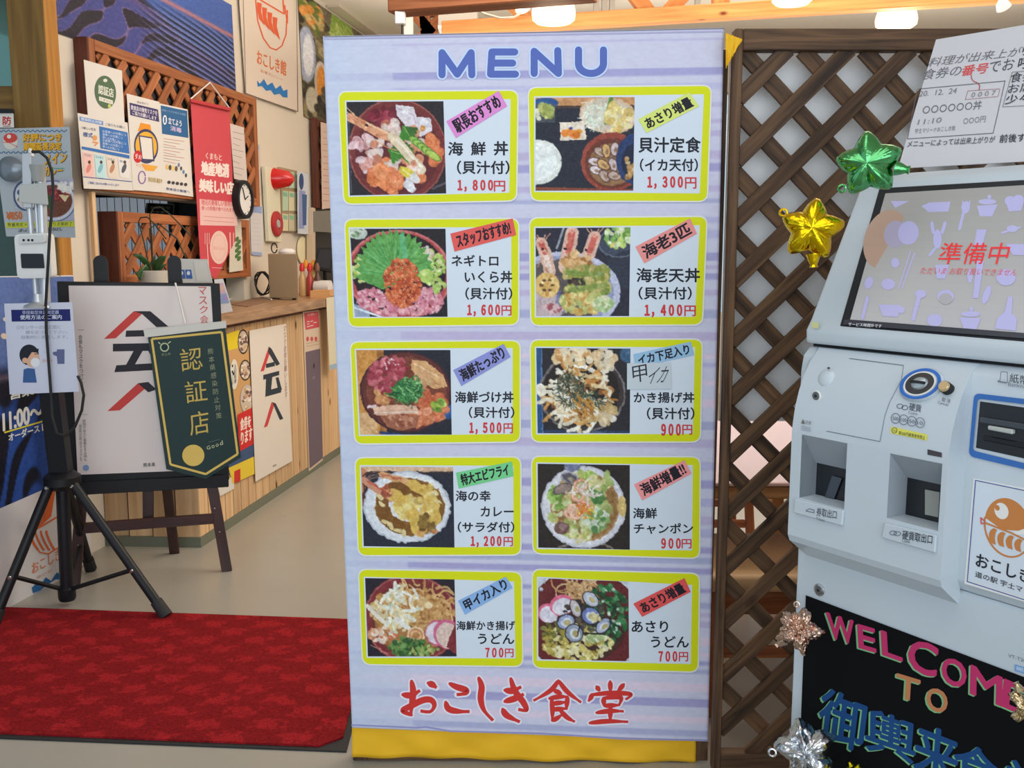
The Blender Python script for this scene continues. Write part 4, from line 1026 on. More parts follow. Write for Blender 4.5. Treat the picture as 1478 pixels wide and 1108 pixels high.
cards = [
 dict(o=[(489,133),(747,131),(745,289),(497,294)], ph=[(500,147),(640,146),(644,279),(505,282)], f=food1,
      rb=[(644,175),(720,131),(732,153),(658,199)], rc=(222,140,208), rt='駅長おすすめ', tl=[('海', 647,205,668,224),('鮮', 680,205,701,224),('丼', 713,204,733,224),('（貝汁付）', 660,232,735,251)], pr=('1,800', 661,260,711,276,'円',713,261,729,276)),
 dict(o=[(763,127),(1026,124),(1020,290),(767,289)], ph=[(773,141),(916,140),(914,275),(773,275)], f=food2,
      rb=[(921,172),(995,133),(1009,153),(933,192)], rc=(214,226,120), rt='あさり増量', tl=[('貝汁定食', 922,198,1011,220),('（イカ天付）', 924,229,1007,247)], pr=('1,300', 935,255,985,272,'円',989,256,1005,272)),
 dict(o=[(498,317),(748,316),(748,468),(504,471)], ph=[(505,330),(643,330),(646,457),(512,457)], f=food3,
      rb=[(650,337),(740,315),(745,339),(656,363)], rc=(226,92,86), rt='スタッフおすすめ!', tl=[('ネギトロ', 652,368,719,384),('いくら丼', 671,391,739,408),('（貝汁付）', 672,415,739,432)], pr=('1,600', 675,440,721,456,'円',724,441,738,455)),
 dict(o=[(765,315),(1020,313),(1013,468),(767,469)], ph=[(773,329),(910,328),(908,456),(774,456)], f=food4,
      rb=[(917,356),(996,315),(1006,337),(930,380)], rc=(232,146,142), rt='海老3匹', tl=[('海老天丼', 919,387,1010,407),('（貝汁付）', 922,414,998,432)], pr=('1,400', 931,440,984,457,'円',988,441,1004,456)),
 dict(o=[(506,494),(750,492),(750,637),(513,640)], ph=[(514,505),(650,505),(652,627),(520,627)], f=food5,
      rb=[(654,534),(727,496),(737,515),(666,557)], rc=(140,146,212), rt='海鮮たっぷり', tl=[('海鮮づけ丼', 657,565,741,581),('（貝汁付）', 677,587,742,603)], pr=('1,500', 678,610,723,626,'円',727,611,740,625)),
 dict(o=[(766,491),(1013,490),(1010,637),(768,637)], ph=[(774,502),(910,503),(909,625),(776,625)], f=food6,
      rb=[(914,511),(997,493),(1002,512),(917,531)], rc=(150,190,222), rt='イカ下足入り', tl=[('かき揚げ丼', 915,566,1002,581),('（貝汁付）', 934,588,1002,605)], pr=('900', 955,612,982,628,'円',985,613,999,627)),
 dict(o=[(513,661),(751,660),(751,800),(518,801)], ph=[(521,673),(654,674),(656,790),(525,788)], f=food7,
      rb=[(658,682),(739,666),(741,687),(662,705)], rc=(116,206,140), rt='特大エビフライ', tl=[('海の幸', 658,708,708,723),('カレー', 694,731,741,745),('（サラダ付）', 661,753,742,768)], pr=('1,200', 680,774,723,789,'円',727,775,740,788)),
 dict(o=[(768,659),(1010,660),(1009,805),(770,798)], ph=[(776,669),(909,671),(909,793),(777,790)], f=food8,
      rb=[(915,699),(988,664),(998,683),(927,722)], rc=(240,152,152), rt='海鮮増量!!', tl=[('海鮮', 914,733,948,748),('チャンポン', 915,755,1000,770)], pr=('900', 955,777,982,791,'円',984,778,998,791)),
 dict(o=[(518,822),(752,826),(754,961),(524,958)], ph=[(527,834),(656,836),(659,947),(531,947)], f=food9,
      rb=[(661,867),(730,832),(740,848),(671,887)], rc=(136,176,226), rt='甲イカ入り', tl=[('海鮮かき揚げ', 659,896,743,909),('うどん', 690,914,742,929)], pr=('700', 701,935,726,948,'円',729,936,741,948)),
 dict(o=[(769,822),(1009,828),(1007,969),(770,963)], ph=[(777,834),(907,839),(908,954),(777,951)], f=food10,
      rb=[(914,871),(988,834),(997,854),(927,890)], rc=(226,84,84), rt='あさり増量', tl=[('あさり', 912,896,964,912),('うどん', 940,918,994,934)], pr=('700', 951,940,977,954,'円',980,941,993,954)),
]
for i, c in enumerate(cards):
    q4 = c['o']
    P = Print(BP, 0.0009)
    P.poly(rquad([(q4[0][0]-2, q4[0][1]-2), (q4[1][0]+2, q4[1][1]-2), (q4[2][0]+2, q4[2][1]+2), (q4[3][0]-2, q4[3][1]+2)], 14), (226, 228, 222))
    P.poly(rquad(q4, 12), (214, 220, 6))
    tl, bl = c['ph'][0], c['ph'][3]
    tr = lerp(q4[1], (tl[0], q4[1][1]), 0.04); 
    e_ = 10
    inner = [(tl[0]-2, tl[1]-2), (q4[1][0]-e_, q4[1][1]+ (c['ph'][1][1]-q4[0][1]) - 1), (q4[2][0]-e_, q4[2][1]-11), (bl[0]-2, bl[1]+2)]
    P.poly(inner, (212, 222, 234))
    card = P.build('menu_card', mb)
    c['f']().build('food_photo', BP, *c['ph'], card, lift=0.0013)
    P = Print(BP, 0.0014)
    for t_, x0, y0, x1, y1 in c['tl']: P.tx(t_, x0, y0, x1, y1, INKC, 0.026, slope=0.0)
    a = c['pr']
    P.tx(a[0].translate(FW), a[1], a[2], a[3], a[4], REDC, 0.05); P.tx(a[5], a[6], a[7], a[8], a[9], REDC, 0.02)
    P.build('lettering', card)
    rb = c['rb']
    P = Print(BP, 0.0022)
    P.poly(rb, c['rc'])
    cx = lambda u, v: lerp(lerp(rb[3], rb[2], u), lerp(rb[0], rb[1], u), v)
    P.text(c['rt'], cx(0.07, 0.14), cx(0.93, 0.14), cx(0.07, 0.84), (26, 22, 36), 0.035)
    P.build('ribbon_label', card)
    if i == 5:
        P = Print(BP, 0.0032)
        P.poly([(905, 524), (968, 523), (969, 561), (905, 562)], (198, 208, 216))
        P.text('甲', (914, 553), (935, 549), (912, 529), (44, 44, 56), 0.0); P.text('イカ', (932, 554), (958, 552), (942, 530), (44, 44, 56), 0.0)
        tag(P.build('handwritten_patch', card), 'white paper patch with handwritten dish name')

# yellow cloth behind and under the menu
yc = thing('yellow_cloth', (0.03, 2.555, 0), 'gathered yellow cloth showing below the menu and at its top right corner', 'cloth')
def cloth(name, tl, tr, br, bl, Y, n, k, amp, seed):
    r_ = random.Random(seed); vs, fs = [], []
    ph = [r_.uniform(0, 6) for _ in range(5)]
    for j in range(k + 1):
        for i in range(n + 1):
            u, v = i / n, j / k
            a = lerp(lerp(tl, tr, u), lerp(bl, br, u), v)
            p = atY(a[0], a[1], Y)
            w = sum(math.sin(u * (9 + 7*m_) + ph[m_] + v * (2 + m_) * (1 if m_ % 2 else -1)) for m_ in range(5)) / 5
            vs.append((p[0], p[1] - 0.004 + amp * w * (0.3 + v), p[2] + 0.002 * math.sin(u * 40 + ph[0])))
    for j in range(k):
        for i in range(n): b0 = j*(n+1)+i; fs.append((b0, b0+1, b0+n+2, b0+n+1))
    m_ = MB(); m_.add(vs, fs); o = m_.build(name, M['yellow'], yc, smooth=True)
    s_ = o.modifiers.new('thick', 'SOLIDIFY'); s_.thickness = 0.0015
    return o
cloth('lower_strip', (508, 1040), (1004, 1062), (1004, 1099), (509, 1091), 2.552, 140, 8, 0.009, 4)
cloth('corner_fold', (1047, 48), (1071, 57), (1063, 71), (1047, 100), 2.494, 14, 8, 0.004, 9)
# ------------------------------------------------------------------ ticket machine
KU = Vector((0.557, -0.8305, 0)).normalized(); KT = Vector((0.8305, 0.557, 0)).normalized()
KO = Vector((0.55, 1.9, 0))
def K(s, t, z): return KO + KU * s + KT * t + Vector((0, 0, z))
def kp(t): return Plane(K(0, t, 0), KU)
def ks(px, py, t):
    p = kp(t)(px, py) - KO
    return p.dot(KU), p[2]
KW = 0.66
kmat = mat('machine_white_enamel', (190, 200, 208), 0.38, var=0.015, scale=4, coat=0.15)
kgrey = mat('machine_grey_recess', (150, 158, 166), 0.5)
kdark = mat('machine_dark_inside', (24, 28, 34), 0.3)
km = thing('ticket_machine', K(KW/2, 0.25, 0), 'white meal ticket vending machine with tilted touch screen and blue-ringed coin slot', 'ticket machine')
def kprofile(b, prof, s0, s1):
    """closed (t, z) outline extruded along the machine's width"""
    b.prism([K(s0, t, z) for t, z in prof], KU * (s1 - s0)); return b
q = MB(); kprofile(q, [(0.04, 0.02), (0.04, 0.838), (0.5, 0.838), (0.5, 0.02)], 0.0, KW); q.build('lower_cabinet', kmat, km, bevel=0.006)
q = MB(); kprofile(q, [(0.06, 0.0), (0.06, 0.02), (0.48, 0.02), (0.48, 0.0)], 0.02, KW - 0.02); q.build('plinth', M['black'], km)
q = MB(); kprofile(q, [(0.045, 0.839), (0.03, 0.86), (0.03, 1.19), (0.036, 1.22), (0.055, 1.2365), (0.5, 1.2365), (0.5, 0.839)], 0.0, KW); q.build('middle_cabinet', kmat, km, bevel=0.004, smooth=True, seg=2)
q = MB(); kprofile(q, [(0.06, 1.2365), (0.06, 1.243), (0.49, 1.243), (0.49, 1.2365)], 0.004, KW - 0.004); q.build('gap_seal', M['black'], km)
q = MB(); kprofile(q, [(0.04, 1.243), (0.038, 1.27), (0.052, 1.291), (0.193, 1.563), (0.215, 1.577), (0.5, 1.577), (0.5, 1.243)], 0.0, KW); q.build('screen_housing', kmat, km, bevel=0.008, smooth=True, seg=3)
# coin and ticket module that stands proud on the left
MT = -0.02
s_l = 0.026; s_r = ks(1366, 700, MT)[0]; s_b = ks(1391, 700, 0.03)[0]
def zz(px, py): return ks(px, py, MT)[1]
rA = dict(s0=ks(1157, 640, MT)[0], s1=ks(1223, 640, MT)[0], z1=zz(1190, 633), zm=zz(1198, 681), z0=zz(1188, 727), so=ks(1176, 700, MT+.05)[0])
rB = dict(s0=ks(1284, 670, MT)[0], s1=ks(1360, 670, MT)[0], z1=zz(1320, 661), zm=zz(1330, 703), z0=zz(1318, 757), so=ks(1309, 720, MT+.05)[0])
zt_, zbm = 1.236, 0.868
ztop = max(rA['z1'], rB['z1'])
q = MB()
MPROF = [(MT, ztop + 0.003), (MT + 0.002, max(1.095, ztop + .012)), (MT + 0.007, 1.125), (MT + 0.016, 1.155), (MT + 0.029, 1.185), (MT + 0.045, 1.21), (0.05, zt_)]
kprofile(q, [(MT, ztop)] + MPROF + [(0.05, ztop)], s_l, s_r)
zs = [(MT, zbm)] + MPROF[:-1] + [(0.049, zt_)]
for sg_, si, so2 in ((1, s_r, s_b), (-1, s_l, 0.004)):
    rows = []
    for t_, z_ in zs:
        to = max(0.031, t_ + 0.004); f = max(0.12, (0.05 - t_) / (0.05 - MT))
        rows.append((K(si, t_, z_), K(si + (so2 - si) * f, to, z_), K(si, 0.06, z_)))
    for r0, r1 in zip(rows[:-1], rows[1:]):
        q.add([r0[0], r0[1], r0[2], r1[0], r1[1], r1[2]], [(0, 1, 4, 3), (1, 2, 5, 4)])
    q.add([rows[0][0], rows[0][1], rows[0][2]], [(0, 1, 2)])
q.build('module_hood', kmat, km, smooth=True)
q = MB()
def kb_(s0, s1, z0, z1, t0=MT, t1=0.03):
    q.hexa([K(s0, t0, z0), K(s1, t0, z0), K(s1, t1, z0), K(s0, t1, z0)], [K(s0, t0, z1), K(s1, t0, z1), K(s1, t1, z1), K(s0, t1, z1)])
kb_(s_l, rA['s0'], zbm, ztop); kb_(rA['s1'], rB['s0'], zbm, ztop); kb_(rB['s1'], s_r, zbm, ztop)
for r_ in (rA, rB):
    kb_(r_['s0'], r_['s1'], zbm, r_['z0'])
    if r_['z1'] < ztop: kb_(r_['s0'], r_['s1'], r_['z1'], ztop)
kprofile(q, [(MT, zbm), (MT + 0.006, zbm - 0.014), (0.042, 0.812), (0.042, zbm)], s_l, s_r)
q.prism([K(s_r, MT, zbm), K(s_b, 0.031, zbm), K(s_b, 0.042, 0.83), K(s_r, 0.042, 0.815)], -KT * 0.0 + Vector((0, 0, 0.0005)))
q.build('coin_module', kmat, km)
for r_, nm in ((rA, 'ticket_tray'), (rB, 'coin_tray')):
    q = MB(); s0, s1 = r_['s0'], r_['s1']
    q.prism([K(s0, MT, r_['z1']), K(s0, MT + 0.045, r_['zm']), K(s0, MT + 0.0495, r_['zm']), K(s0, MT + 0.0495, r_['z1'])], KU * (s1 - s0))
    w_ = r_['so'] - s0
    q.hexa([K(s0, MT, r_['z0']), K(s0 + w_, MT + .045, r_['z0']), K(s0 + w_, MT + .049, r_['z0']), K(s0, MT + .049, r_['z0'])],
           [K(s0, MT, r_['z1']), K(s0 + w_, MT + .045, r_['zm']), K(s0 + w_, MT + .049, r_['zm']), K(s0, MT + .049, r_['z1'])])
    tr_ = q.build(nm, kgrey, km)
    q = MB(); q.prism([K(s0 + w_ * .5, MT + 0.0482, r_['z0']), K(s1, MT + 0.0482, r_['z0']), K(s1, MT + 0.0482, r_['zm']), K(s0 + w_ * .5, MT + 0.0482, r_['zm'])], KT * 0.001)
    q.build('tray_flap', kdark, tr_)
# things glimpsed in the trays: guide plate and coin cup
q = MB(); q.prism([kp(MT + .046)(x, y) for x, y in [(1188, 726), (1202, 686), (1216, 690), (1200, 731)]], -KT * 0.002); q.build('guide_plate', mat('dark_grey_metal', (84, 90, 100), 0.4, metal=.6), km)
q = MB(); q.prism([kp(MT + .046)(x, y) for x, y in [(1336, 706), (1357, 710), (1355, 746), (1336, 742)]], -KT * 0.002); q.build('coin_cup', mat('grey_coin_cup', (150, 152, 146), 0.4), km)
# raised lips with their captions
_pl = [(Plane(K(0, a_[0], a_[1]), KU, K(0, b_[0], b_[1]) - K(0, a_[0], a_[1])), a_[1], b_[1]) for a_, b_ in zip(MPROF[:-1], MPROF[1:])]
PMF = kp(MT); PM = ProfileSurf([(PMF, 0.0, MPROF[0][1])] + _pl); PR = kp(0.03); PB = kp(0.04)
def raised(name, pl, pts, h, m, parent=km, bevel=0.0015):
    q = MB(); q.prism([pl(x, y, 0.0) for x, y in pts], pl.n * h); return q.build(name, m, parent, bevel=bevel)
raised('tray_lip', PM, [(1150, 719), (1220, 736), (1218, 758), (1148, 739)], 0.006, kmat)
raised('tray_lip', PM, [(1279, 754), (1354, 772), (1352, 797), (1275, 775)], 0.006, kmat)
# service door: thin engraved outline
DK = (128, 140, 152)
P = Print(PM, 0.0008)
P.text('券取出口', (1178, 745), (1207, 751), (1179, 731), (60, 66, 80), 0.0)
P.build('ticket_caption', km)
P = Print(PM, 0.0071)
P.text('券取出口', (1178, 744), (1207, 749), (1179, 732), (60, 66, 80), 0.0); P.text('Tickets', (1178, 750), (1190, 753), (1178, 746), (90, 96, 110), 0)
P.line([(1163, 737), (1168, 734), (1175, 736), (1175, 740), (1163, 737)], 0.8, (80, 86, 100))
P.text('硬貨取出口', (1302, 778), (1345, 785), (1303, 765), (50, 56, 70), 0.005); P.text('Coins', (1302, 782), (1313, 784), (1302, 777), (90, 96, 110), 0)
for cx_, cy_ in ((1289, 769), (1295, 770)): P.line([(cx_ + 5*math.cos(a*.524), cy_ + 3*math.sin(a*.524)) for a in range(13)], .8, (80, 86, 100), cap=False)
P.build('tray_captions', km)
PM2 = kp(MT)
P = Print(PM, 0.0006)
P.line([(1304, 527), (1301, 548), (1284, 580), (1277, 600), (1270, 637)], 0.9, DK); P.line([(1193, 622), (1270, 637)], 0.9, (96, 106, 116)); P.line([(1226, 517), (1304, 527)], 0.9, (96, 106, 116))
P.build('service_door_outline', km)
# lock, bump, coin slot, cancel button
def disc(name, pl, px, py, rx, h, m, parent=km, lift=0.0, prof=None):
    c = pl(px, py, lift); r = rx
    q = MB(); q.lathe(c, prof or [(r, 0), (r, h*.7), (r*.9, h)], 32, pl.n); return q.build(name, m, parent, smooth=True)
R1 = 0.0135
lk = disc('lock_ring', PM, 1179, 571, 0.0105, 0.003, M['whiteplastic']); disc('lock_core', PM, 1179, 571, 0.0085, 0.0042, mat('key_steel', (120, 122, 124), .35, metal=.8), lk); disc('keyhole', PM, 1179, 571, 0.0035, 0.0048, kdark, lk)
q = MB(); q.lathe(PM(1192, 545), [(0.019, -0.002), (0.016, 0.0015), (0.010, 0.004), (0.003, 0.005)], 28, PM.normal(1192, 545)); q.build('round_boss', kmat, km, smooth=True)
P = Print(PM, 0.0082); P.ell(1196, 531, 2.2, 1.6, (60, 66, 76)); P.build('screw_hole', km)
PT = Plane(K(0, MT + 0.002, 1.17), KU, (KT * 0.03 + Vector((0, 0, 1))))
csr = mat('coin_slot_blue_ring', (44, 104, 190), 0.35)
c0 = PM(1331, 556); 
ax = (PM.n * 1.0 + Vector((0, 0, 0.50))).normalized()
ax_v = (Vector((0, 0, 1)) - ax * ax[2]).normalized(); ax_e = (KU * 0.96 + ax_v * 0.28).normalized()
def klathe(name, c, prof, m, parent=km, n=36, ax=ax):
    q = MB(); q.lathe(c, prof, n, ax)
    q.v = [tuple(Vector(v) + ax_e * ((Vector(v) - c0).dot(ax_e) * oval)) for v in q.v] if parent is not km or name == 'coin_slot' else q.v
    return q.build(name, m, parent, smooth=True)
oval = 0.32
sl = klathe('coin_slot', c0, [(0.031, -0.006), (0.031, 0.004), (0.029, 0.007), (0.026, 0.007)], kmat)
klathe('blue_ring', c0, [(0.0285, 0.006), (0.0285, 0.0085), (0.024, 0.0085), (0.024, 0.006)], csr, sl)
klathe('white_ring', c0, [(0.0225, 0.006), (0.0225, 0.009), (0.021, 0.009)], M['whiteplastic'], sl)
klathe('dark_disc', c0, [(0.020, 0.006), (0.020, 0.0095), (0.001, 0.0095)], mat('bronze_dark', (70, 66, 66), 0.4, metal=.4), sl)
klathe('slot_lens', c0 + ax*0.009, [(0.012, 0.0), (0.010, 0.004), (0.004, 0.006)], mat('silver_lens', (170, 180, 186), 0.3, metal=.5), sl)
q = MB(); q.box((0, 0, 0), (0.028, 0.003, 0.0045)); o_ = q.build('slot_slit', kdark, None)
o_.parent = sl; o_.matrix_local = Matrix.Translation(c0 + ax*0.0155 - org(sl)) @ Matrix((KU, ax, KU.cross(ax))).transposed().to_4x4()
cb = PM(1369, 562)
kn = klathe('cancel_button', cb, [(0.0105, -0.004), (0.0105, 0.012), (0.0095, 0.014)], M['black_rub'])
oval = 0.0
klathe('button_cap', cb + ax*0.013, [(0.0095, 0), (0.0095, 0.004), (0.008, 0.006)], mat('warm_brass', (226, 196, 150), 0.3, metal=.7), kn)
# prints on the module
P = Print(PM, 0.0006)
P.text('取 消', (1359, 579), (1371, 582), (1360, 573), (110, 116, 130)); P.text('Cancel', (1353, 582), (1368, 586), (1354, 578), (120, 126, 138))
for cx_, cy_ in ((1299, 586), (1306, 588)): P.line([(cx_ + 4.5*math.cos(a*.524), cy_ + 3.2*math.sin(a*.524)) for a in range(13)], .9, (84, 92, 106), cap=False)
P.text('硬貨', (1312, 592), (1329, 595), (1313, 581), (70, 76, 90), 0.005); P.text('Coins', (1311, 597), (1324, 599), (1311, 593), (110, 116, 130))
for i, t_ in enumerate(('500', '100', '50', '10')):
    cx_, cy_ = 1292.5 + i*11.8, 603.5 + i*2.1
    P.line([(cx_ + 6.4*math.cos(a*.393), cy_ + 7.2*math.sin(a*.393)) for a in range(17)], .9, (96, 104, 116), cap=False)
    P.tx(t_, cx_ - 4, cy_ - 2.5, cx_ + 4, cy_ + 2.5, (84, 92, 106), slope=.1)
P.text('注意', (1162, 611), (1170, 613), (1163, 606), (90, 96, 110)); P.poly([(1156, 611), (1159, 604.5), (1162, 611.6)], (110, 112, 100))
for k in range(3): P.line([(1156, 615 + k*2.4), (1170, 617.5 + k*2.4)], .7, (140, 146, 156))
P.build('caption_print', km)
P = Print(PM, 0.0008)
P.poly(rquad([(1286, 615), (1339, 627), (1338, 636), (1285, 625)], 2), (216, 212, 96))
P.ell(1291, 621, 4.2, 4.4, (60, 60, 40)); P.ell(1291, 621, 3.3, 3.5, (216, 212, 96)); P.text('500', (1288.6, 622.6), (1293.6, 623.6), (1288.6, 619.4), (50, 50, 40))
P.text('新500円硬貨使用禁止', (1297, 627), (1335, 634.5), (1297.5, 621.5), (50, 50, 40), 0.01)
P.build('yellow_sticker', km)
raised('sensor_window', PM, [(1339, 648), (1360, 653), (1360, 660), (1339, 656)], 0.0015, mat('brown_sensor', (60, 54, 58), 0.3))
# hinge line and lock of the lower door, small print
P = Print(PB, 0.0006)
P.text('VT-T20V', (1455, 948), (1486, 958), (1455, 943), (110, 116, 128)); P.poly(rquad([(1464, 958), (1490, 966), (1490, 976), (1464, 968)], 2), (120, 160, 206)); P.text('認証', (1467, 966), (1487, 972.5), (1467, 961), (224, 232, 240))
P.build('model_print', km)
lk = disc('lock_ring', PB, 1183, 851, 0.0125, 0.003, M['chrome']); disc('lock_core', PB, 1183, 851, 0.009, 0.005, bpy.data.materials['key_steel'], lk); disc('keyhole', PB, 1183, 851, 0.0035, 0.0055, kdark, lk)
# banknote unit
bl_ = mat('banknote_blue_frame', (50, 104, 176), 0.4)
bo = [(1406, 566), (1600, 597), (1600, 700), (1400, 657)]
bf = MB()
outer = rquad([(1406, 567), (1600, 590), (1600, 706), (1398, 658)], 9); inner_ = rquad([(1411, 575), (1600, 598), (1600, 698), (1404, 650)], 5)
no = len(outer)
vs = [PR(x, y, 0.003) for x, y in outer] + [PR(x, y, 0.003) for x, y in inner_] + [PR(x, y, 0.0) for x, y in outer]
fs = [(i, (i+1) % no, (i+1) % no + no, i + no) for i in range(no)] + [(i, (i+1) % no, (i+1) % no + 2*no, i + 2*no) for i in range(no)]
bf.add(vs, fs); bnf = bf.build('banknote_frame', bl_, km)
raised('banknote_unit', PR, [(1415, 579), (1600, 605), (1600, 688), (1409, 646)], 0.0016, kdark)
raised('banknote_shelf', PR, [(1418, 601), (1600, 630), (1600, 640), (1417, 609)], 0.008, mat('dark_plastic', (58, 64, 72), 0.35))
raised('note_guide_light', PR, [(1430, 613), (1466, 619), (1466, 626), (1430, 619)], 0.010, mat('pale_guide', (176, 180, 176), 0.4))
raised('note_slot', PR, [(1421, 627), (1600, 662), (1600, 672), (1421, 635)], 0.004, mat('slot_black', (8, 10, 14), 0.3))
P = Print(PR, 0.0006)
P.text('紙幣', (1457, 551), (1484, 556), (1458, 538), (60, 66, 80), 0.005); P.text('Banknotes', (1455, 557), (1492, 562), (1455, 551), (120, 126, 138)); P.line([(1443, 550), (1445, 536), (1454, 537), (1454, 552), (1441, 550)], .9, (96, 102, 116)); P.text('Reset', (1440, 552), (1453, 554), (1440, 548.5), (80, 86, 98))
P.build('banknote_caption', km)
# logo card
def logo(P, c, ux, vy, col, tail=True):
    """round prawn emblem: c centre, ux = pixel vector of its half width, vy = of its half height (down)"""
    T = lambda x, y: (c[0] + ux[0]*x + vy[0]*y, c[1] + ux[1]*x + vy[1]*y)
    up = [T(math.cos(a), math.sin(a)) for a in np.radians(np.linspace(188, 372, 28))]
    up = [T(math.cos(math.radians(a)), math.sin(math.radians(a))) for a in np.linspace(190, 350, 24)]
    P.poly(up + [T(0.62, 0.02), T(-0.1, 0.10), T(-0.2, 0.14)], col)
    P.poly([T(0.0, 0.24), T(1.02, -0.22), T(1.04, 0.05), T(0.3, 0.2)], (226, 224, 220))
    e = [T(-0.28 + 0.30*math.cos(a), -0.52 + 0.28*math.sin(a)) for a in np.linspace(0, 6.1, 18)]
    P.poly(e, (226, 224, 220)); P.poly([T(-0.46 + 0.11*math.cos(a), -0.60 + 0.10*math.sin(a)) for a in np.linspace(0, 5.9, 12)], col)
    w = math.hypot(*ux) * 0.075
    P.line([T(math.cos(a), math.sin(a)) for a in np.radians(np.linspace(-10, 190, 34))], w, col)
    P.line([T(-1, 0.0), T(0.1, 0.16), T(1.0, 0.36)], w, col)
    for k in range(4):
        x = -0.72 + k * 0.36; r0 = 0.62 - k * 0.04
        pts = [T(x + 0.10*math.sin(t) - 0.0, 0.14 + t*0.26*r0 + k*.05) for t in np.linspace(0, 2.6, 8)]
        a_ = [T(x + 0.26 * 0.7 - 0.28 * math.sin(t), 0.12 + k*0.06 + r0*(1-math.cos(t))*0.5) for t in np.linspace(0.2, 2.4, 9)]
        b_ = [T(x + 0.30 - 0.14 * math.sin(t), 0.16 + k*0.06 + r0*(1-math.cos(t))*0.48) for t in np.linspace(2.4, 0.2, 9)]
        P.poly(a_ + b_, col)
    if tail: P.line([T(-1.0, -0.05), T(-1.16, -0.14), T(-1.14, 0.06), T(-1.0, 0.02)], w*.7, (206, 90, 90))
lc = raised('logo_card', PR, [(1405, 690), (1600, 728), (1600, 905), (1392, 842)], 0.0008, M['paper'])
P = Print(PR, 0.0012)
P.line([(1600, 733), (1408, 693), (1396, 839), (1600, 904)], 1.3, (52, 92, 160))
P.poly([(1409, 695), (1600, 735), (1600, 900), (1398, 837)], (206, 214, 224))
logo(P, (1455, 761), (34, 7), (0, 42), (196, 126, 68))
P.text('おこしき館', (1408, 817), (1508, 850), (1410, 797), (34, 36, 44), 0.02); P.text('道の駅 宇土マリーナ', (1407, 832), (1508, 866), (1408, 823.5), (50, 52, 60), 0.01)
P.build('card_print', lc)

# touch screen
SV = (KT * 0.141 + Vector((0, 0, 0.272))).normalized()
SPL = Plane(K(0, 0.052, 1.291), KU, SV)
sc_ = raised('screen_bezel', SPL, [(1270, 272), (1640, 251), (1640, 507), (1213, 471)], 0.003, kdark)
P = Print(SPL, 0.0042)
c0s, c1s = (150, 148, 146), (172, 170, 172)
tlS, trS, brS, blS = (1278, 279), (1630, 258), (1630, 493), (1227, 461)
for i in range(16):
    f0_, f1_ = i/16, (i+1)/16
    cc = tuple(c0s[j] + (c1s[j]-c0s[j])*f0_ for j in range(3))
    P.poly([lerp(tlS, blS, f0_), lerp(trS, brS, f0_), lerp(trS, brS, f1_), lerp(tlS, blS, f1_)], cc, same=True)
IC = (170, 167, 208)
P.ell(1278, 345, 30, 44, (168, 140, 124), 20, a0=90, a1=300); P.ell(1292, 338, 16, 20, (158, 152, 176), 10)
def icon(pts): P.poly(pts, IC)
icon([(1286, 290), (1312, 290), (1292, 300)]); icon([(1330, 297), (1342, 292), (1372, 291), (1369, 305), (1340, 306)])
P.line([(1385, 330), (1391, 305)], 4, IC); P.ell(1394, 299, 6, 9, IC, 10); P.line([(1388, 300), (1390, 290)], 1.5, IC); P.line([(1399, 300), (1400, 289)], 1.5, IC)
icon([(1410, 297), (1440, 295), (1432, 312), (1414, 312)]); P.ell(1425, 291, 13, 4, IC); P.ell(1428, 284, 3, 3, IC)
P.ell(1458, 290, 8, 7, IC); P.ell(1470, 288, 8, 7, IC); icon([(1452, 292), (1478, 290), (1474, 304), (1456, 305)])
P.ell(1311, 336, 15, 17, IC, 10); P.ell(1353, 345, 6, 14, IC); P.line([(1347, 335), (1345, 322)], 5, IC); P.line([(1360, 335), (1364, 322)], 5, IC); P.line([(1350, 358), (1342, 368)], 4, IC)
icon([(1410, 331), (1424, 331), (1418, 354), (1406, 354)]); P.line([(1446, 336), (1472, 328)], 3, IC); P.ell(1461, 330, 8, 5, IC); icon([(1452, 352), (1500, 352), (1490, 368), (1462, 368)])
P.line([(1320, 365), (1302, 416)], 2, IC); P.line([(1314, 363), (1297, 416)], 2, IC); P.ell(1292, 379, 6, 7, IC); P.ell(1282, 410, 10, 8, IC); P.ell(1254, 408, 6, 9, IC, 20)
icon([(1350, 382), (1370, 382), (1364, 402), (1352, 402)]); P.ell(1400, 398, 4, 10, IC); P.ell(1424, 425, 5, 14, IC, 20); icon([(1410, 375), (1420, 377), (1412, 430), (1404, 430)]); P.ell(1452, 400, 14, 12, IC)
icon([(1268, 439), (1300, 440), (1296, 457), (1274, 456)]); P.ell(1301, 447, 5, 5, IC); P.line([(1318, 460), (1326, 430)], 6, IC); P.ell(1329, 424, 8, 6, IC)
P.ell(1349, 462, 11, 9, IC); P.ell(1365, 428, 12, 10, IC); P.ell(1365, 431, 10, 8, (160, 158, 162)); icon([(1385, 458), (1416, 459), (1409, 476), (1391, 474)]); P.ell(1401, 453, 14, 4, IC); P.ell(1402, 446, 3, 3, IC)
icon([(1455, 428), (1462, 428), (1460, 452), (1468, 460), (1466, 477), (1436, 474), (1440, 458), (1450, 450)]); P.line([(1245, 458), (1252, 430)], 5, IC)
P.poly([(1219, 461), (1227, 461), (1630, 492), (1630, 500), (1217, 468)], (52, 54, 62)); 
P.text('サービス時間外です', (1224, 470), (1272, 473), (1225, 465), (216, 216, 220), 0.0)
P.text('準備中', (1352, 381), (1452, 381), (1360, 350), (222, 46, 52), 0.0)
P.text('ただいま お取り扱いできません', (1327, 395), (1466, 398), (1331, 385), (206, 92, 104), 0.0)
so_ = P.build('screen', sc_, SCREEN)
# edge mark and tiny hole on the housing
P = Print(Plane(K(0, 0.0385, 1.26), KU), 0.002); P.poly([(1172, 464), (1182, 465), (1181, 474), (1171, 473)], (206, 206, 150)); P.build('asset_sticker', km)

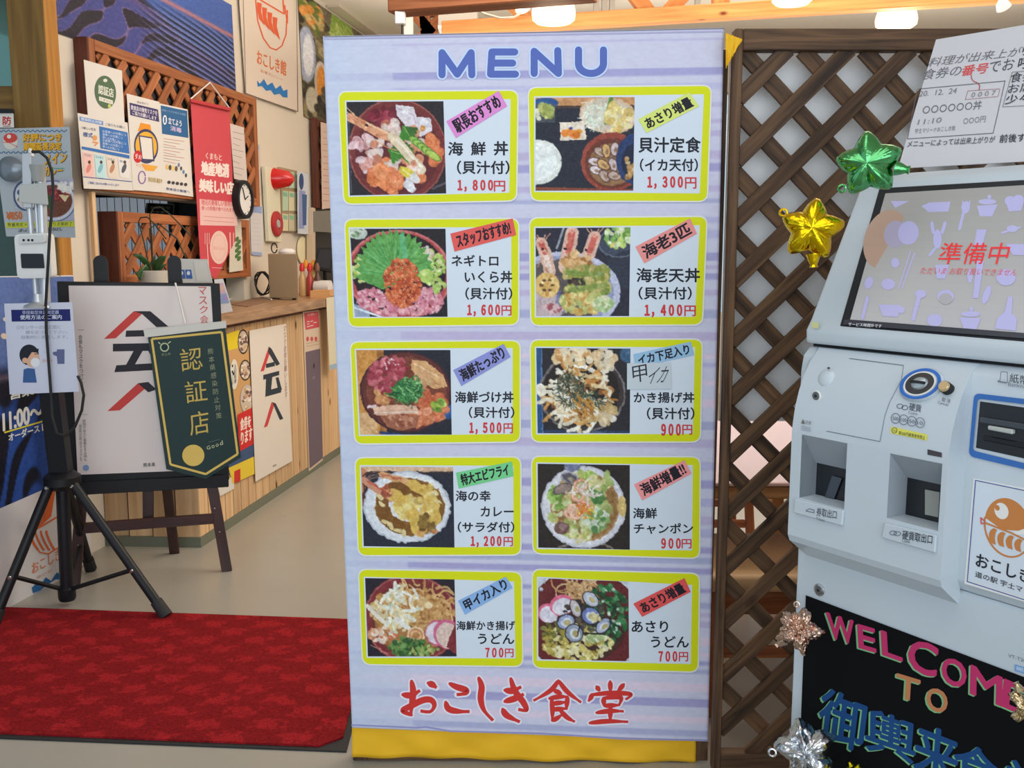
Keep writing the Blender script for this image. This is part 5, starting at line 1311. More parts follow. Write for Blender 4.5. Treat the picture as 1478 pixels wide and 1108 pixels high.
# laminated sign standing on top
PS = Plane(K(0, 0.311, 1.578), KU, KT * 0.107 + Vector((0, 0, 0.27)))
sgn = tag(sheet('laminated_sign', PS, [(1351, 57), (1600, 16), (1600, 226), (1296, 243)], 0.002, mat('laminate_white', (204, 203, 208), 0.35, var=.02, scale=5), own=True), 'laminated white sign about calling ticket numbers, standing on top of the ticket machine', 'sign')
GY, DG = (112, 110, 116), (58, 58, 66)
P = Print(PS, 0.0006)
P.text('料理が出来上が', (1338, 97), (1470, 81), (1345, 83), GY, 0.0); P.text('りましたら', (1474, 80), (1556, 69), (1478, 66), DG, .01)
P.text('食券の', (1329, 116), (1385, 109), (1335, 100), GY, 0.0); P.text('番号', (1386, 110), (1424, 105), (1391, 95), (214, 84, 84), 0.015)
P.text('でお', (1426, 105), (1462, 100), (1430, 88), (84, 84, 92), 0); P.text('呼びします', (1468, 100), (1562, 88), (1472, 83), DG, .01)
P.line([(1324, 128.5), (1450.6, 116.7), (1433.4, 192), (1309.8, 200.3)], .9, (96, 96, 104), close=True)
P.text('20.  12.  24', (1326, 139.5), (1380, 134.5), (1328, 131.5), (130, 128, 134)); P.line([(1397, 131), (1443, 128), (1440.6, 139), (1393, 143.5)], .6, (170, 110, 112), close=True)
P.text('0 0 0 7', (1401, 140.5), (1436, 137), (1403, 133.5), (140, 134, 140)); P.text('○○○○○○丼', (1331, 165), (1416, 157.5), (1333, 152), (104, 104, 112))
P.text('11:10', (1324, 180), (1358, 176.5), (1326, 172.5), (130, 130, 138)); P.text('○○○円', (1390, 179.5), (1422, 176), (1391, 170.5), (124, 124, 130)); P.text('宇土マリーナおこしき館', (1320, 192.5), (1378, 188), (1321, 185.5), (124, 124, 130))
P.line([(1402, 109), (1402, 113), (1405, 117), (1410, 119), (1414, 123), (1413, 130)], 1.2, (176, 70, 76))
P.text('メニューによっては出来上がりが', (1309, 212.5), (1435, 205.5), (1311, 203), (90, 92, 98), 0.01); P.text('前後する場合が', (1442, 206), (1530, 201), (1444, 194), DG, 0.012)
P.line([(1600, 92), (1461, 104), (1447, 154), (1600, 146)], .7, (120, 120, 126))
P.text('食券をお持ち', (1457, 119.5), (1560, 108), (1460, 105), DG, 0); P.text('お席でお待ち', (1454, 135), (1560, 124), (1457, 121), DG, 0); P.text('少々お待ち', (1450, 150.5), (1540, 141), (1453, 137), (50, 50, 58), .01)
P.build('lettering', sgn)

# black welcome board on the lower cabinet
wb_ = tag(sheet('welcome_board', PB, [(1163, 859), (1640, 1038), (1640, 1340), (1148, 1240)], 0.001, mat('black_poster_board', (6, 7, 10), 0.75, spec=0.15), own=True, lift=0.003), 'black board with hand-lettered pink WELCOME on the front of the ticket machine', 'board')
PK, OR, NB, LG = (206, 52, 112), (206, 134, 90), (22, 76, 136), (130, 196, 140)
def hand(t, bl, br, tl, c, b=0.03):
    P = Print(PB, 0.0036, gain=0.8)
    d = (-2.2, 1.2)
    P.text(t, (bl[0]+d[0], bl[1]+d[1]), (br[0]+d[0], br[1]+d[1]), (tl[0]+d[0], tl[1]+d[1]), LG, b + 0.004)
    P.text(t, bl, br, tl, c, b); P.build('hand_lettered_character', wb_)
for ch, bl, br, tl in [('W', (1196, 919), (1234, 931), (1193, 884)), ('E', (1240, 934), (1264, 941), (1238, 901)), ('L', (1274, 944), (1302, 954), (1272, 910)),
                       ('C', (1310, 964), (1350, 978), (1314, 920)), ('O', (1359, 983), (1393, 995), (1361, 946)), ('M', (1401, 1000), (1445, 1018), (1402, 960)), ('E', (1446, 1018), (1482, 1034), (1450, 980))]:
    hand(ch, bl, br, tl, PK, 0.035)
hand('T', (1301, 1009), (1312, 1013), (1301, 975), OR, .03) if False else hand('T', (1293, 1004), (1326, 1014), (1295, 972), OR, .03)
hand('O', (1337, 1022), (1366, 1031), (1339, 990), OR, .03)
hand('御', (1179, 1063), (1243, 1087), (1188, 990), NB, .02); hand('輿', (1249, 1080), (1320, 1104), (1252, 1020), NB, .02)
hand('来', (1318, 1112), (1380, 1136), (1324, 1040), NB, .02); hand('食', (1376, 1136), (1444, 1161), (1378, 1066), NB, .02); hand('堂', (1452, 1164), (1520, 1190), (1454, 1092), NB, .02)

# ------------------------------------------------------------------ foil balloons
def foil(name, c, n, Rr, label, col, rot=0.0, inner=0.55, thick=0.35, group=None, pts=5, rough=0.16, crumple=0.0, seed=1, loop=0.0, tilt=(0, 0, 0)):
    """puffed star: two crimped skins with creases running in from the seam"""
    r_ = random.Random(seed); n = Vector(n).normalized()
    x = Vector((n[1], -n[0], 0)).normalized() * -1
    if x.dot(Vector((1, 0, 0))) < 0: x = -x
    y = n.cross(x); y = y if y[2] > 0 else -y
    NA, NR = 120, 16
    cr_ = [(r_.uniform(0, 6.28), r_.uniform(0.02, 0.05), r_.randint(13, 31)) for _ in range(5)]
    dents = [(r_.uniform(0, 6.28), r_.uniform(.2, .8), r_.uniform(.12, .3), r_.uniform(-.5, .3)) for _ in range(int(40*crumple) + 5)]
    def rad(a):
        k = ((a - rot) / (2*math.pi) * pts) % 1.0; k = abs(k - 0.5) * 2      # 1 at tip, 0 at notch
        return Rr * (inner + (1 - inner) * (k ** 1.25)) * (1 - 0.04*(k > .93))
    vs, fs = [], []
    for side in (1, -1):
        for j in range(NR + 1):
            q_ = (j / NR) ** 0.85
            for i in range(NA):
                a = 2*math.pi*i/NA; R0 = rad(a)
                k = ((a - rot) / (2*math.pi) * pts) % 1.0; k = abs(k - 0.5) * 2
                h = thick * Rr * (1 - q_**2.4) ** 0.55 * (1 - 0.25 * (1 - k) * q_)
                w = sum(am * math.sin(fr * a + ph) for ph, am, fr in cr_)
                h *= 1 + w * (1.2 + 4*crumple) * q_**3
                for da, dq, dr, dd in dents:
                    ddx = q_*math.cos(a) - dq*math.cos(da); ddy = q_*math.sin(a) - dq*math.sin(da)
                    g = ddx*ddx + ddy*ddy
                    if g < dr*dr*4: h += thick*Rr*dd*(0.25 + crumple)*max(0, 1 - math.sqrt(g)/dr)
                jr = 1 + crumple * 0.25 * math.sin(9*a + seed) * math.sin(5*a + 2*seed) * q_
                p = Vector(c) + x*(R0*q_*jr*math.cos(a)) + y*(R0*q_*jr*math.sin(a)) + n*(side*h)
                if crumple: p += Vector((r_.uniform(-1, 1), r_.uniform(-1, 1), r_.uniform(-1, 1))) * crumple * Rr * 0.03
                vs.append(p)
    for s_ in (0, 1):
        b0 = s_ * (NR + 1) * NA
        for j in range(NR):
            for i in range(NA):
                fs.append((b0 + j*NA+i, b0 + j*NA+(i+1) % NA, b0 + (j+1)*NA+(i+1) % NA, b0 + (j+1)*NA+i))
    m_ = bpy.data.materials.get('foil_' + name + str(col)) or mat('foil_' + name + str(col), col, rough, metal=1.0, bump=0.5, scale=26)
    t = thing(name, tuple(Vector(c) - Vector((0, 0, Rr))), label, 'balloon', group)
    b = MB(); b.add(vs, fs)
    o = b.build('foil_skin', m_, t, smooth=crumple < 0.5)
    lp = MB(); a = loop; cc = Vector(c) + x*(Rr*1.0*math.cos(a)) + y*(Rr*1.0*math.sin(a)); rr_ = Rr * 0.11
    lp.tube([cc + x*(rr_*math.cos(k*math.pi/6)) + y*(rr_*math.sin(k*math.pi/6)) for k in range(13)], Rr*0.035, 6, caps=False)
    lp.build('hanging_loop', m_, t, smooth=True)
    nk = MB(); a = loop + 2.2; c1 = Vector(c) + x*(Rr*.75*math.cos(a)) + y*(Rr*.75*math.sin(a)); c2 = Vector(c) + x*(Rr*1.15*math.cos(a)) + y*(Rr*1.15*math.sin(a))
    nk.tube([c1, lerp3(c1, c2, .5), lerp3(c1, c2, .8), c2], [Rr*.22, Rr*.16, Rr*.10, Rr*.14], 12); nk.build('filling_neck', m_, t, smooth=True)
    return t
def lerp3(a, b, t): return a + (b - a) * t
G_ = 'small foil balloons on the ticket machine'
foil('foil_balloon', K(0.045, 0.13, 0) * 1 if False else atY(1254, 237, 1.82), (-0.45, -0.9, 0), 0.062, 'green star foil balloon at the upper left corner of the touch screen', (96, 178, 112), rot=0.42, inner=.66, thick=.52, group=G_, loop=3.9, seed=3)
foil('foil_balloon', atY(1172, 331, 1.84), (-0.3, -0.95, 0.1), 0.062, 'gold star foil balloon beside the left edge of the ticket machine', (226, 190, 24), rot=1.45, inner=.62, thick=.5, group=G_, loop=2.6, seed=5)
foil('foil_balloon', atY(1153, 908, 1.80), (-0.35, -0.9, 0.15), 0.048, 'crumpled rose gold foil balloon at the left edge of the black board', (206, 174, 156), rot=1.2, inner=.6, thick=.5, group=G_, crumple=0.6, rough=.22, loop=1.7, seed=7)
foil('foil_balloon', atY(1164, 1082, 1.78), (-0.35, -0.9, 0.2), 0.066, 'silver foil balloon at the lower left of the black board', (200, 202, 206), rot=1.9, inner=.62, thick=.6, group=G_, crumple=0.3, rough=.2, loop=3.4, seed=11)
foil('foil_balloon', atY(1236, 1118, 1.72), (-0.5, -0.85, 0.2), 0.022, 'tiny yellow foil balloon at the bottom edge of the black board', (226, 206, 20), rot=1.4, inner=.6, thick=.4, group=G_, crumple=.2, seed=13)
foil('foil_balloon', atY(1487, 1022, 1.33), (-0.7, -0.7, 0.1), 0.034, 'champagne foil balloon at the right edge over the last pink letter', (206, 186, 150), rot=1.4, inner=.5, thick=.4, group=G_, crumple=.6, seed=17)
def pxof(p):
    z = p[2] - CH; zc = p[1]*CP - z*SP; return (PX + F*p[0]/zc, PY - F*(p[1]*SP + z*CP)/zc)
def topz(px, z=3.27): return pxof(wp(ws(px, 100), z))
# ------------------------------------------------------------------ counter
C1, C2 = Vector((-1.501, 4.525, 0)), Vector((-1.211, 6.673, 0))
CU = (C2 - C1).normalized(); CF = Plane(C1, CU)
CL = 3.6
def wallp(l):
    p = C1 + CU*l; q = p - CF.n*1.0; a = (p - WO).dot(WL.n); b = (q - WO).dot(WL.n)
    return p + (q - p)*((a - 0.006)/(a - b))
ct = thing('service_counter', (C1[0], C1[1], 0), 'long service counter faced with upright pine boards under a wooden worktop', 'counter')
ex0 = -1.97
q = MB(); n_ = CF.n
q.prism([C1 - n_*0.02 + CU*0.02, C1 - n_*0.02 + CU*CL, wallp(CL), Vector((ex0 + .01, 4.56, 0))], (0, 0, 1.03)); q.build('carcass', M['dark'], ct)
q = MB(); q.prism([C1 + n_*0.002 + Vector((0, -.002, 0)), C1 + n_*0.002 + CU*CL, C1 - n_*0.2 + CU*CL, Vector((ex0, 4.548, 0))], (0, 0, 0.05)); q.build('kick_board', mat('green_grey_skirting', (112, 116, 100), 0.5), ct)
k = 0; s = 0.003
while s < CL - 0.1:
    w = 0.098
    a = C1 + CU*(s + w/2) - n_*0.008
    bar('plank', (a[0], a[1], 0.05), (a[0], a[1], 1.03), w - 0.008, 0.014, bpy.data.materials['pale_pine_upright'] if False else M.setdefault('pine_b', wood('pale_pine_board', (204, 164, 120), (224, 190, 148), 0, 0.6, knots=True)), ct, face=n_, bevel=0.0015)
    s += w
ev = Vector((ex0, 4.558, 0)) - C1; el = ev.length; ed = ev.normalized(); en = Vector((0, -1, 0))
for i in range(4):
    w = el/4; a = C1 + ed*(w*(i+.5)) + Vector((0, 0.008, 0))
    bar('plank', (a[0], a[1], 0.05), (a[0], a[1], 1.03), w - 0.008, 0.014, M['pine_b'], ct, face=en, bevel=0.0015)
tpn = 0.05
def topprism(o, z0, z1):
    q = MB(); q.prism([C1 + n_*o + CU*(-o), C1 + n_*o + CU*CL, wallp(CL), Vector((ex0 + .005, 4.57 - o, 0))], (0, 0, z1 - z0))
    q.v = [(v[0], v[1], v[2] + z0) for v in q.v]; return q
topprism(0.0, 1.03, 1.052).build('recess_strip', M['cedar_d'], ct)
M['top_y'] = wood('counter_top_wood_y', (150, 114, 82), (196, 158, 120), 1, 0.6, rough=0.32)
topprism(0.06, 1.052, 1.105).build('worktop', M['top_y'], ct, bevel=0.004)
TZ = 1.105
def lab(o, l, c, g=None, k=None): return tag(o, l, c, g, k)
def poster(name, pl, pts, label, cat='poster', color=(222, 218, 212), lift=0.004, thick=0.0015, m=None, group=None):
    o = sheet(name, pl, pts, thick, m or mat('paper_%d' % len(bpy.data.materials), color, 0.6), own=True, lift=lift)
    tag(o, label, cat, group); return o, Print(pl, lift + 0.0006)

# posters on the counter front
o, P = poster('noodle_poster', CF, [(327, 482), (362, 470), (370, 683), (322, 700)], 'food poster with noodle bowls on the counter behind the green pennant', color=(206, 160, 104))
P.poly([(327, 482), (345, 476), (345, 502), (328, 506)], (232, 206, 40))
def bowl(P, x, y, rx, ry, cols, seed, dark=(50, 36, 40)):
    r_ = random.Random(seed); P.ell(x, y, rx, ry, dark); P.ell(x, y, rx*.85, ry*.87, (206, 190, 170))
    for _ in range(26):
        t_ = r_.random()*6.28; q_ = r_.random()**.5*.75; P.ell(x + rx*q_*math.cos(t_), y + ry*q_*math.sin(t_), rx*.2, ry*.14, r_.choice(cols), r_.uniform(0, 180), n=8)
FC = [(226, 206, 190), (170, 130, 130), (206, 170, 120), (236, 226, 210), (120, 90, 80)]
bowl(P, 351, 493, 8, 18, FC, 1); bowl(P, 354, 534, 8, 15, FC, 2); bowl(P, 357, 576, 10, 21, FC, 3, (200, 190, 186))
P.ell(338, 540, 6, 22, (226, 222, 210)); P.text('ラーメン', (335, 556), (341, 554), (335, 526), (40, 40, 40), .02)
P.poly([(343, 598), (366, 587), (367, 640), (345, 652)], (206, 44, 44)); P.text('食券を', (347, 622), (362, 616), (347, 604), (236, 226, 216), .02); P.text('ります', (348, 642), (364, 634), (348, 624), (236, 226, 216), .02)
P.poly([(345, 652), (367, 640), (368, 668), (330, 686), (330, 668)], (60, 84, 124)); P.poly([(330, 675), (368, 658), (369, 683), (336, 698)], (226, 200, 60)); P.poly([(338, 680), (347, 676), (347, 694), (338, 697)], (200, 50, 44))
P.build('poster_print', o)
o, P = poster('leaflet', CF, [(313, 697), (338, 687), (338, 705), (318, 716)], 'plain white leaflet low on the counter below the noodle poster', 'leaflet', lift=0.007)
o, P = poster('mask_poster', CF, [(360, 477), (413, 467), (422, 665), (369, 695)], 'off-white mask dining poster with red and black roof strokes on the counter front', color=(224, 216, 206), lift=0.012)
P.poly([(388, 500), (391, 504), (381, 535), (376, 536)], (206, 66, 70)); P.poly([(388, 500), (392, 503), (404, 525), (399, 528), (387, 508)], (46, 56, 68)); P.poly([(384, 525), (396, 522), (397, 528), (384, 531)], (46, 56, 68))
P.poly([(380, 541), (403, 535), (403, 541), (380, 548)], (46, 56, 68)); P.poly([(384, 546), (393, 544), (391, 566), (383, 573)], (46, 56, 68)); P.poly([(384, 564), (405, 558), (406, 566), (385, 572)], (46, 56, 68)); P.poly([(398, 545), (402, 544), (407, 562), (402, 566)], (46, 56, 68))
P.poly([(392, 580), (396, 584), (386, 615), (381, 617)], (206, 66, 70)); P.poly([(393, 580), (398, 582), (409, 604), (404, 606)], (46, 56, 68))
P.text('\n'.join('マスク会食お願いします'), (411, 575), (415, 573), (409, 472), (160, 110, 104), 0); P.text('熊本県', (394, 674), (399, 672), (394, 671), (80, 80, 84))
P.build('poster_print', o)
o, P = poster('slate_door_poster', CF, [(437, 450), (460, 447), (466, 664), (446, 680)], 'tall narrow poster, pink top over slate grey panel, on the counter front', color=(216, 196, 176))
P.poly([(439, 452), (459, 449), (461, 472), (441, 476)], (206, 84, 96)); P.text('三二一', (443, 472), (457, 469), (443, 464), (236, 220, 214), .02); P.text('お願い', (444, 456), (457, 454), (444, 453), (236, 220, 214))
for x_ in (444, 450, 456): P.ell(x_, 489, 2, 3.5, (200, 84, 84), n=10)
P.line([(442, 496), (461, 492)], .6, (180, 140, 110)); P.line([(442, 500), (461, 496)], .6, (180, 140, 110))
P.poly([(441, 508), (462, 503), (466, 661), (447, 676)], (112, 98, 112)); P.ell(453, 528, 1.2, 4, (50, 46, 50)); P.text('満席', (451, 548), (455, 547), (451, 543), (150, 140, 150))
P.build('poster_print', o)
o, P = poster('cloth_notice', CF, [(471, 430), (486, 427), (486, 530), (476, 534)], 'pale notice hanging at the counter edge beside the menu, half hidden', 'notice', color=(224, 220, 196), lift=0.066)
P.poly([(476, 527), (486, 524), (486, 531), (477, 534)], (160, 190, 216)); P.build('poster_print', o)

# ------------------------------------------------------------------ on the wall: murals, hanging banner, lattice, sheets
def waves(R, seed=1, s=1.0, pink=True):
    r_ = np.random.RandomState(seed); X, Y = R.X / R.w, R.Y / R.h
    w1 = 0.05*np.sin(7*X + 3*Y + seed) + 0.03*np.sin(17*X - 9*Y)
    u = Y*1.0 + X*0.55 + w1
    f = np.sin(u*46*s + 5*np.sin(5*X - 2*Y) + 2.2*np.sin(13*X + 7*Y))
    g = np.sin(X*19*s - Y*11*s + 3*np.sin(6*Y) + seed)
    m = np.clip((f*0.65 + g*0.55 - 0.05) * 5, 0, 1)
    return m
R = Raster(170, 130, (60, 84, 158), 3)
X, Y = R.X / R.w, R.Y / R.h
m = np.clip(waves(R, 2, .7) + .12, 0, 1); dark = (40, 36, 50); blu = (66, 76, 150); 
pk = np.clip(1 - np.abs(X*0.55 - Y + 0.12 + .05*np.sin(9*X)) * 5, 0, 1)
base_ = np.array(blu) * (1 - pk[..., None]) + np.array((150, 96, 136)) * pk[..., None]
R.a = m[..., None]*np.array(dark) + (1 - m[..., None])*base_
R.mix(np.clip(1 - np.abs(m - .5)*2.4, 0, 1) * (X < .8) * .9, (150, 120, 168))
sky = np.clip((X - 0.42 - (Y - 0.28)*0.55 + .03*np.sin(20*Y)) * 12, 0, 1) * np.clip((0.62 + (X-.6)*.5 - Y)*12, 0, 1)
R.mix(sky, (70, 100, 176)); 
right = np.clip((Y - 0.30 - (1-X)*0.1)*6, 0, 1) * np.clip((X - .45)*6, 0, 1)
R.mix(right * np.clip(np.sin((Y*1.2 - X*.75)*90 + 3*np.sin(9*X))*3, 0, 1) * .9, (34, 34, 52)); R.mix(right*np.clip(np.sin((Y*1.2 - X*.75)*90 + 3*np.sin(9*X) + 2.4)*3 - 1.2, 0, 1)*.8, (120, 130, 180))
R.mix(np.clip(1 - np.abs(Y - .33 - .1*(X-.7)) * 26, 0, 1) * (X > .55) * .8, (216, 130, 120))
R.grain(4)
mu = sheet('wave_mural', WL, [topz(84, 2.9), topz(338, 2.9), (341, 134), (84, 48)], 0.004, mat('mural_board', (60, 70, 120), 0.6), own=True, lift=0.006)
tag(mu, 'large blue and purple wave mural on the wall above the upper lattice', 'mural')
R.build('mural_print', WL, topz(84, 2.9), topz(338, 2.9), (341, 134), (84, 48), mu, lift=0.007)
bn = sheet('shop_banner', WL, [topz(347), topz(427), (431, 161), (355, 134)], 0.003, mat('banner_cloth', (222, 208, 194), 0.8), own=True, lift=0.02)
tag(bn, 'cream hanging banner with an orange prawn emblem above blue waves', 'banner')
P = Print(WL, 0.021)
OC = (224, 98, 60)
P.line([(368, -10), (372, 30), (380, 55), (390, 69), (399, 72), (407, 66), (413, 50), (414, 28), (411, 8)], 1.8, OC); P.line([(371, -3), (410, 20), (408, -6)], 2, OC); P.line([(410, 20), (415, 15), (415, 33)], 1.6, OC)
for i in range(4):
    x_ = 371 + i*7.5; y_ = 3 + i*7
    P.poly([(x_, y_), (x_ + 7, y_ + 2), (x_ + 6, y_ + 14), (x_ + 11, y_ + 34), (x_ + 3, y_ + 24), (x_ + 0.5, y_ + 12)], OC)
P.text('おこしき館', (371, 92), (413, 110), (371, 71), (226, 120, 70), 0.012); P.text('道の駅 宇土マリーナ', (376, 104), (408, 118), (376, 99), (222, 150, 120))
P.poly([(371, 116), (375, 121), (381, 114), (386, 123), (393, 119), (398, 128), (405, 123), (409, 131), (415, 129), (415, 141), (408, 140), (404, 135), (396, 137), (391, 130), (384, 131), (378, 124), (372, 125)], (44, 124, 196))
P.line([(355, 135), (430, 161), (428, -5)], 1.0, (120, 104, 96)); P.line([(355, 134), (351, -5)], .9, (150, 134, 120))
P.build('banner_print', bn)
R = Raster(110, 150, (120, 110, 90), 8)
R.blobs(260, 20, 80, 28, 80, (4, 9), [(70, 66, 50), (120, 110, 80), (50, 46, 40), (160, 146, 110)]); R.blobs(60, 18, 20, 14, 16, (3, 7), [(226, 150, 70), (110, 130, 60), (206, 180, 120)]);
R.poly([(44, 0), (70, 0), (80, 40), (70, 60), (50, 58), (40, 30)], (150, 180, 80)); R.strands(90, 60, 30, 16, 28, 20, (1, 2.4), [(176, 206, 100), (130, 160, 60), (206, 222, 140)], ang=80)
R.ell(8, 72, 12, 34, (170, 180, 206), 4); R.ell(10, 72, 7, 26, (226, 230, 240), 4); R.ell(26, 96, 9, 26, (206, 196, 190), 4); R.ell(26, 98, 6, 22, (226, 150, 64), 4); R.ell(12, 124, 8, 16, (196, 190, 170), 10)
R.blobs(40, 90, 50, 18, 34, (4, 8), [(60, 56, 44), (200, 140, 80), (230, 210, 190)]); R.blobs(70, 40, 130, 20, 30, (4, 8), [(44, 42, 36), (90, 84, 64)]); R.grain(8)
fm = sheet('food_mural', WL, [topz(433), topz(552), (552, 222), (439, 168)], 0.004, mat('mural_board2', (110, 100, 80), 0.6), own=True, lift=0.006)
tag(fm, 'seafood photo mural on the wall beyond the cream banner', 'mural')
R.build('mural_print', WL, topz(433), topz(552), (552, 222), (439, 168), fm, lift=0.007)
def topz_w(px): return WL(*topz(px, 3.29), .012)
sf = MB(); a_ = WL(468, 0, 0.02); 
sf.prism([WL(474, -2, .012), WL(534, 46, .012), WL(552, 62, .012), topz_w(552), topz_w(474)], WL.n*0.10)
tag(sf.build('trim_2', mat('cream_soffit', (214, 204, 186), 0.8)), kind='structure')

def wall_lattice(name, label, corners, lift, m, nx, nslope, rail=0.05, depth=0.035, zoff=0.0, mat_side=None):
    """framed lattice on the wall plane; corners in pixels tl, tr, br, bl (real rectangle)"""
    s0 = (WL(corners[0][0], corners[0][1]) - WO).dot(WU); s1 = (WL(corners[1][0], corners[1][1]) - WO).dot(WU)
    z1 = WL(*corners[0])[2]; z0 = WL(*corners[3])[2]
    t = thing(name, tuple(wp((s0+s1)/2, z0, lift)), label, 'lattice')
    c_ = lift + depth/2
    bar('stile', wp(s0 + rail/2, z0, c_), wp(s0 + rail/2, z1, c_), rail, depth, m, t, face=WL.n)
    bar('stile', wp(s1 - rail/2, z0, c_), wp(s1 - rail/2, z1, c_), rail, depth, m, t, face=WL.n)
    bar('rail', wp(s0 + rail, z1 - rail/2, c_), wp(s1 - rail, z1 - rail/2, c_), rail, depth, m, t, face=WL.n)
    bar('rail', wp(s0 + rail, z0 + rail/2, c_), wp(s1 - rail, z0 + rail/2, c_), rail, depth, m, t, face=WL.n)
    xa, xb, za, zb = s0 + rail, s1 - rail, z0 + rail, z1 - rail
    for sgn, off in ((1, lift + depth - 0.008), (-1, lift + depth - 0.020)):
        dz = 0.155
        for k_ in range(-60, 60):
            zc = za + zoff + k_ * dz
            lo, hi = xa, xb
            if sgn > 0: lo = max(lo, xa + (za - zc)); hi = min(hi, xa + (zb - zc))
            else: lo = max(lo, xa + (zc - zb)); hi = min(hi, xa + (zc - za))
            if hi - lo < 0.03: continue
            bar('slat', wp(lo, zc + sgn*(lo - xa), off), wp(hi, zc + sgn*(hi - xa), off), 0.048, 0.010, m, t, face=WL.n, bevel=0.001)
    if nx:
        q = MB(); q.hexa([wp(s0 + .01, z0 + .01, lift - .012), wp(s1 - .01, z0 + .01, lift - .012), wp(s1 - .01, z0 + .01, lift), wp(s0 + .01, z0 + .01, lift)], [wp(s0 + .01, z1 - .01, lift - .012), wp(s1 - .01, z1 - .01, lift - .012), wp(s1 - .01, z1 - .01, lift), wp(s0 + .01, z1 - .01, lift)]); q.build('back_panel', M['dark'], t)
    if mat_side is not None:
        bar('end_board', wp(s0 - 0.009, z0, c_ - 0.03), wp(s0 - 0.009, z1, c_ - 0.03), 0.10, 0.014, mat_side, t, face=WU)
    return t
M['cedar_d2'] = M['cedar_d']
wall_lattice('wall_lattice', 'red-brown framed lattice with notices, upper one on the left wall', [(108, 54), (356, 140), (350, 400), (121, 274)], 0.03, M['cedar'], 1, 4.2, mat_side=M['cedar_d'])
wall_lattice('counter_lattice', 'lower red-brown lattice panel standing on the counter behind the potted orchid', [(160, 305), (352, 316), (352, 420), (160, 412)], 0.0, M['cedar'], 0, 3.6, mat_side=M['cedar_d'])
# slim dark lattice beyond the noticeboard
wall_lattice('slim_lattice', 'narrow dark lattice panel beside the left edge of the menu', [(444, 170), (480, 176), (480, 305), (446, 300)], 0.02, M['cedar_d'], 0, 6, rail=0.06)

L1 = 0.07
o, P = poster('certificate_sheet', WL, [(121, 86), (176, 102), (180, 178), (127, 166)], 'white sheet with a green certification seal, top left on the upper lattice', 'notice', lift=L1)
P.ell(152, 133, 15.5, 24, (84, 110, 84), -6); P.ell(152, 116, 3, 2.5, (220, 224, 214)); P.text('認証店', (142, 135), (164, 141), (142, 122), (222, 224, 214), .02); P.poly([(143, 139), (163, 145), (163, 151), (143, 145)], (222, 222, 212)); P.text('くまもと', (145, 144), (161, 149), (145, 141), (84, 110, 84)); P.ell(158, 153, 2.4, 3, (190, 200, 110)); P.build('seal_print', o)
o, P = poster('guideline_sheet', WL, [(112, 163), (184, 177), (193, 275), (121, 272)], 'blue and white guideline sheet, lower left on the upper lattice', 'notice', lift=L1 + .004)
BLU = (60, 116, 186)
P.poly([(115, 168), (149, 175), (149, 181), (115, 174)], (110, 150, 206)); P.text('感染防止対策', (117, 173), (147, 179.5), (117, 169), (226, 230, 240), .01); P.text('ご協力をお願い', (152, 181), (180, 186), (152, 177), (110, 130, 150), .01)
P.poly([(143, 182), (184, 191), (187, 222), (145, 214)], BLU)
for k_ in range(6): P.text('お客様への対策について'[k_ % 3:9], (148, 190 + k_*4.4 + 1), (182 - (k_ % 3)*5, 197 + k_*4.2), (148, 187 + k_*4.4), (206, 220, 240))
P.text('○新しい生活', (118, 186), (138, 189), (118, 182), (90, 100, 130), .01); P.text('様式', (120, 197), (134, 199), (120, 190), (60, 90, 160), .02); P.ell(137, 199, 3.4, 4, (226, 160, 100)); P.line([(134, 205), (141, 206), (137, 210)], 2, (226, 150, 90))
P.poly([(118, 211), (187, 224), (187, 229), (118, 215)], BLU)
for i, cc in enumerate([(236, 196, 190), (190, 226, 232), (226, 214, 200), (226, 226, 226)]):
    x_ = 119 + i*17; P.poly([(x_, 219 + i*3), (x_ + 15, 222 + i*3), (x_ + 17, 258), (x_ + 3, 255)], cc); P.text('手指消毒'[i:] + 'を', (x_ + 2, 225 + i*3), (x_ + 13, 227 + i*3), (x_ + 2, 221 + i*3), (90, 110, 150))
    P.ell(x_ + 9, 243, 3, 7, [(220, 140, 130), (130, 190, 206), (190, 140, 110), (90, 90, 100)][i], 20); P.ell(x_ + 10, 234, 2, 2.6, (90, 70, 60))
P.line([(120, 255), (190, 262)], 1, (60, 90, 160)); P.text('ご理解ご協力をお願いいたします', (127, 265), (172, 269), (127, 261.5), (90, 110, 170), .01); P.build('sheet_print', o)
o, P = poster('warning_poster', WL, [(183, 135), (230, 147), (238, 278), (192, 274)], 'white poster with a blue-ringed screen drawing in the middle of the upper lattice', 'poster', lift=L1 + .006)
P.poly([(187, 148), (228, 158), (230, 176), (188, 166)], (64, 58, 110)); P.text('飲食店の換気リスクを', (189, 158), (227, 167), (189, 151), (226, 222, 230), .015); P.text('ご協力お願いします', (191, 165), (226, 174), (191, 159), (226, 222, 230), .015); P.text('熊本県から', (198, 149), (214, 152), (198, 145.5), (110, 104, 130))
P.poly([(203, 177), (217, 180), (219, 192), (199, 189)], (232, 150, 50)); P.ell(211, 211, 17.5, 25, (64, 66, 104), -4); P.ell(211, 211, 15.5, 21, (230, 176, 60), -4); P.poly([(200, 195), (220, 198), (223, 233), (204, 231)], (64, 66, 104)); P.poly([(202, 197), (219, 200), (221, 230), (206, 229)], (226, 222, 218))
P.ell(199, 226, 6, 9, (200, 44, 50)); P.text('ダメ!', (195, 229), (204, 231), (195, 221), (240, 220, 220), .02); P.poly([(204, 236), (228, 240), (222, 247), (210, 246)], (232, 170, 70)); P.text('マスクなし', (196, 240), (216, 244), (196, 236), (226, 130, 90))
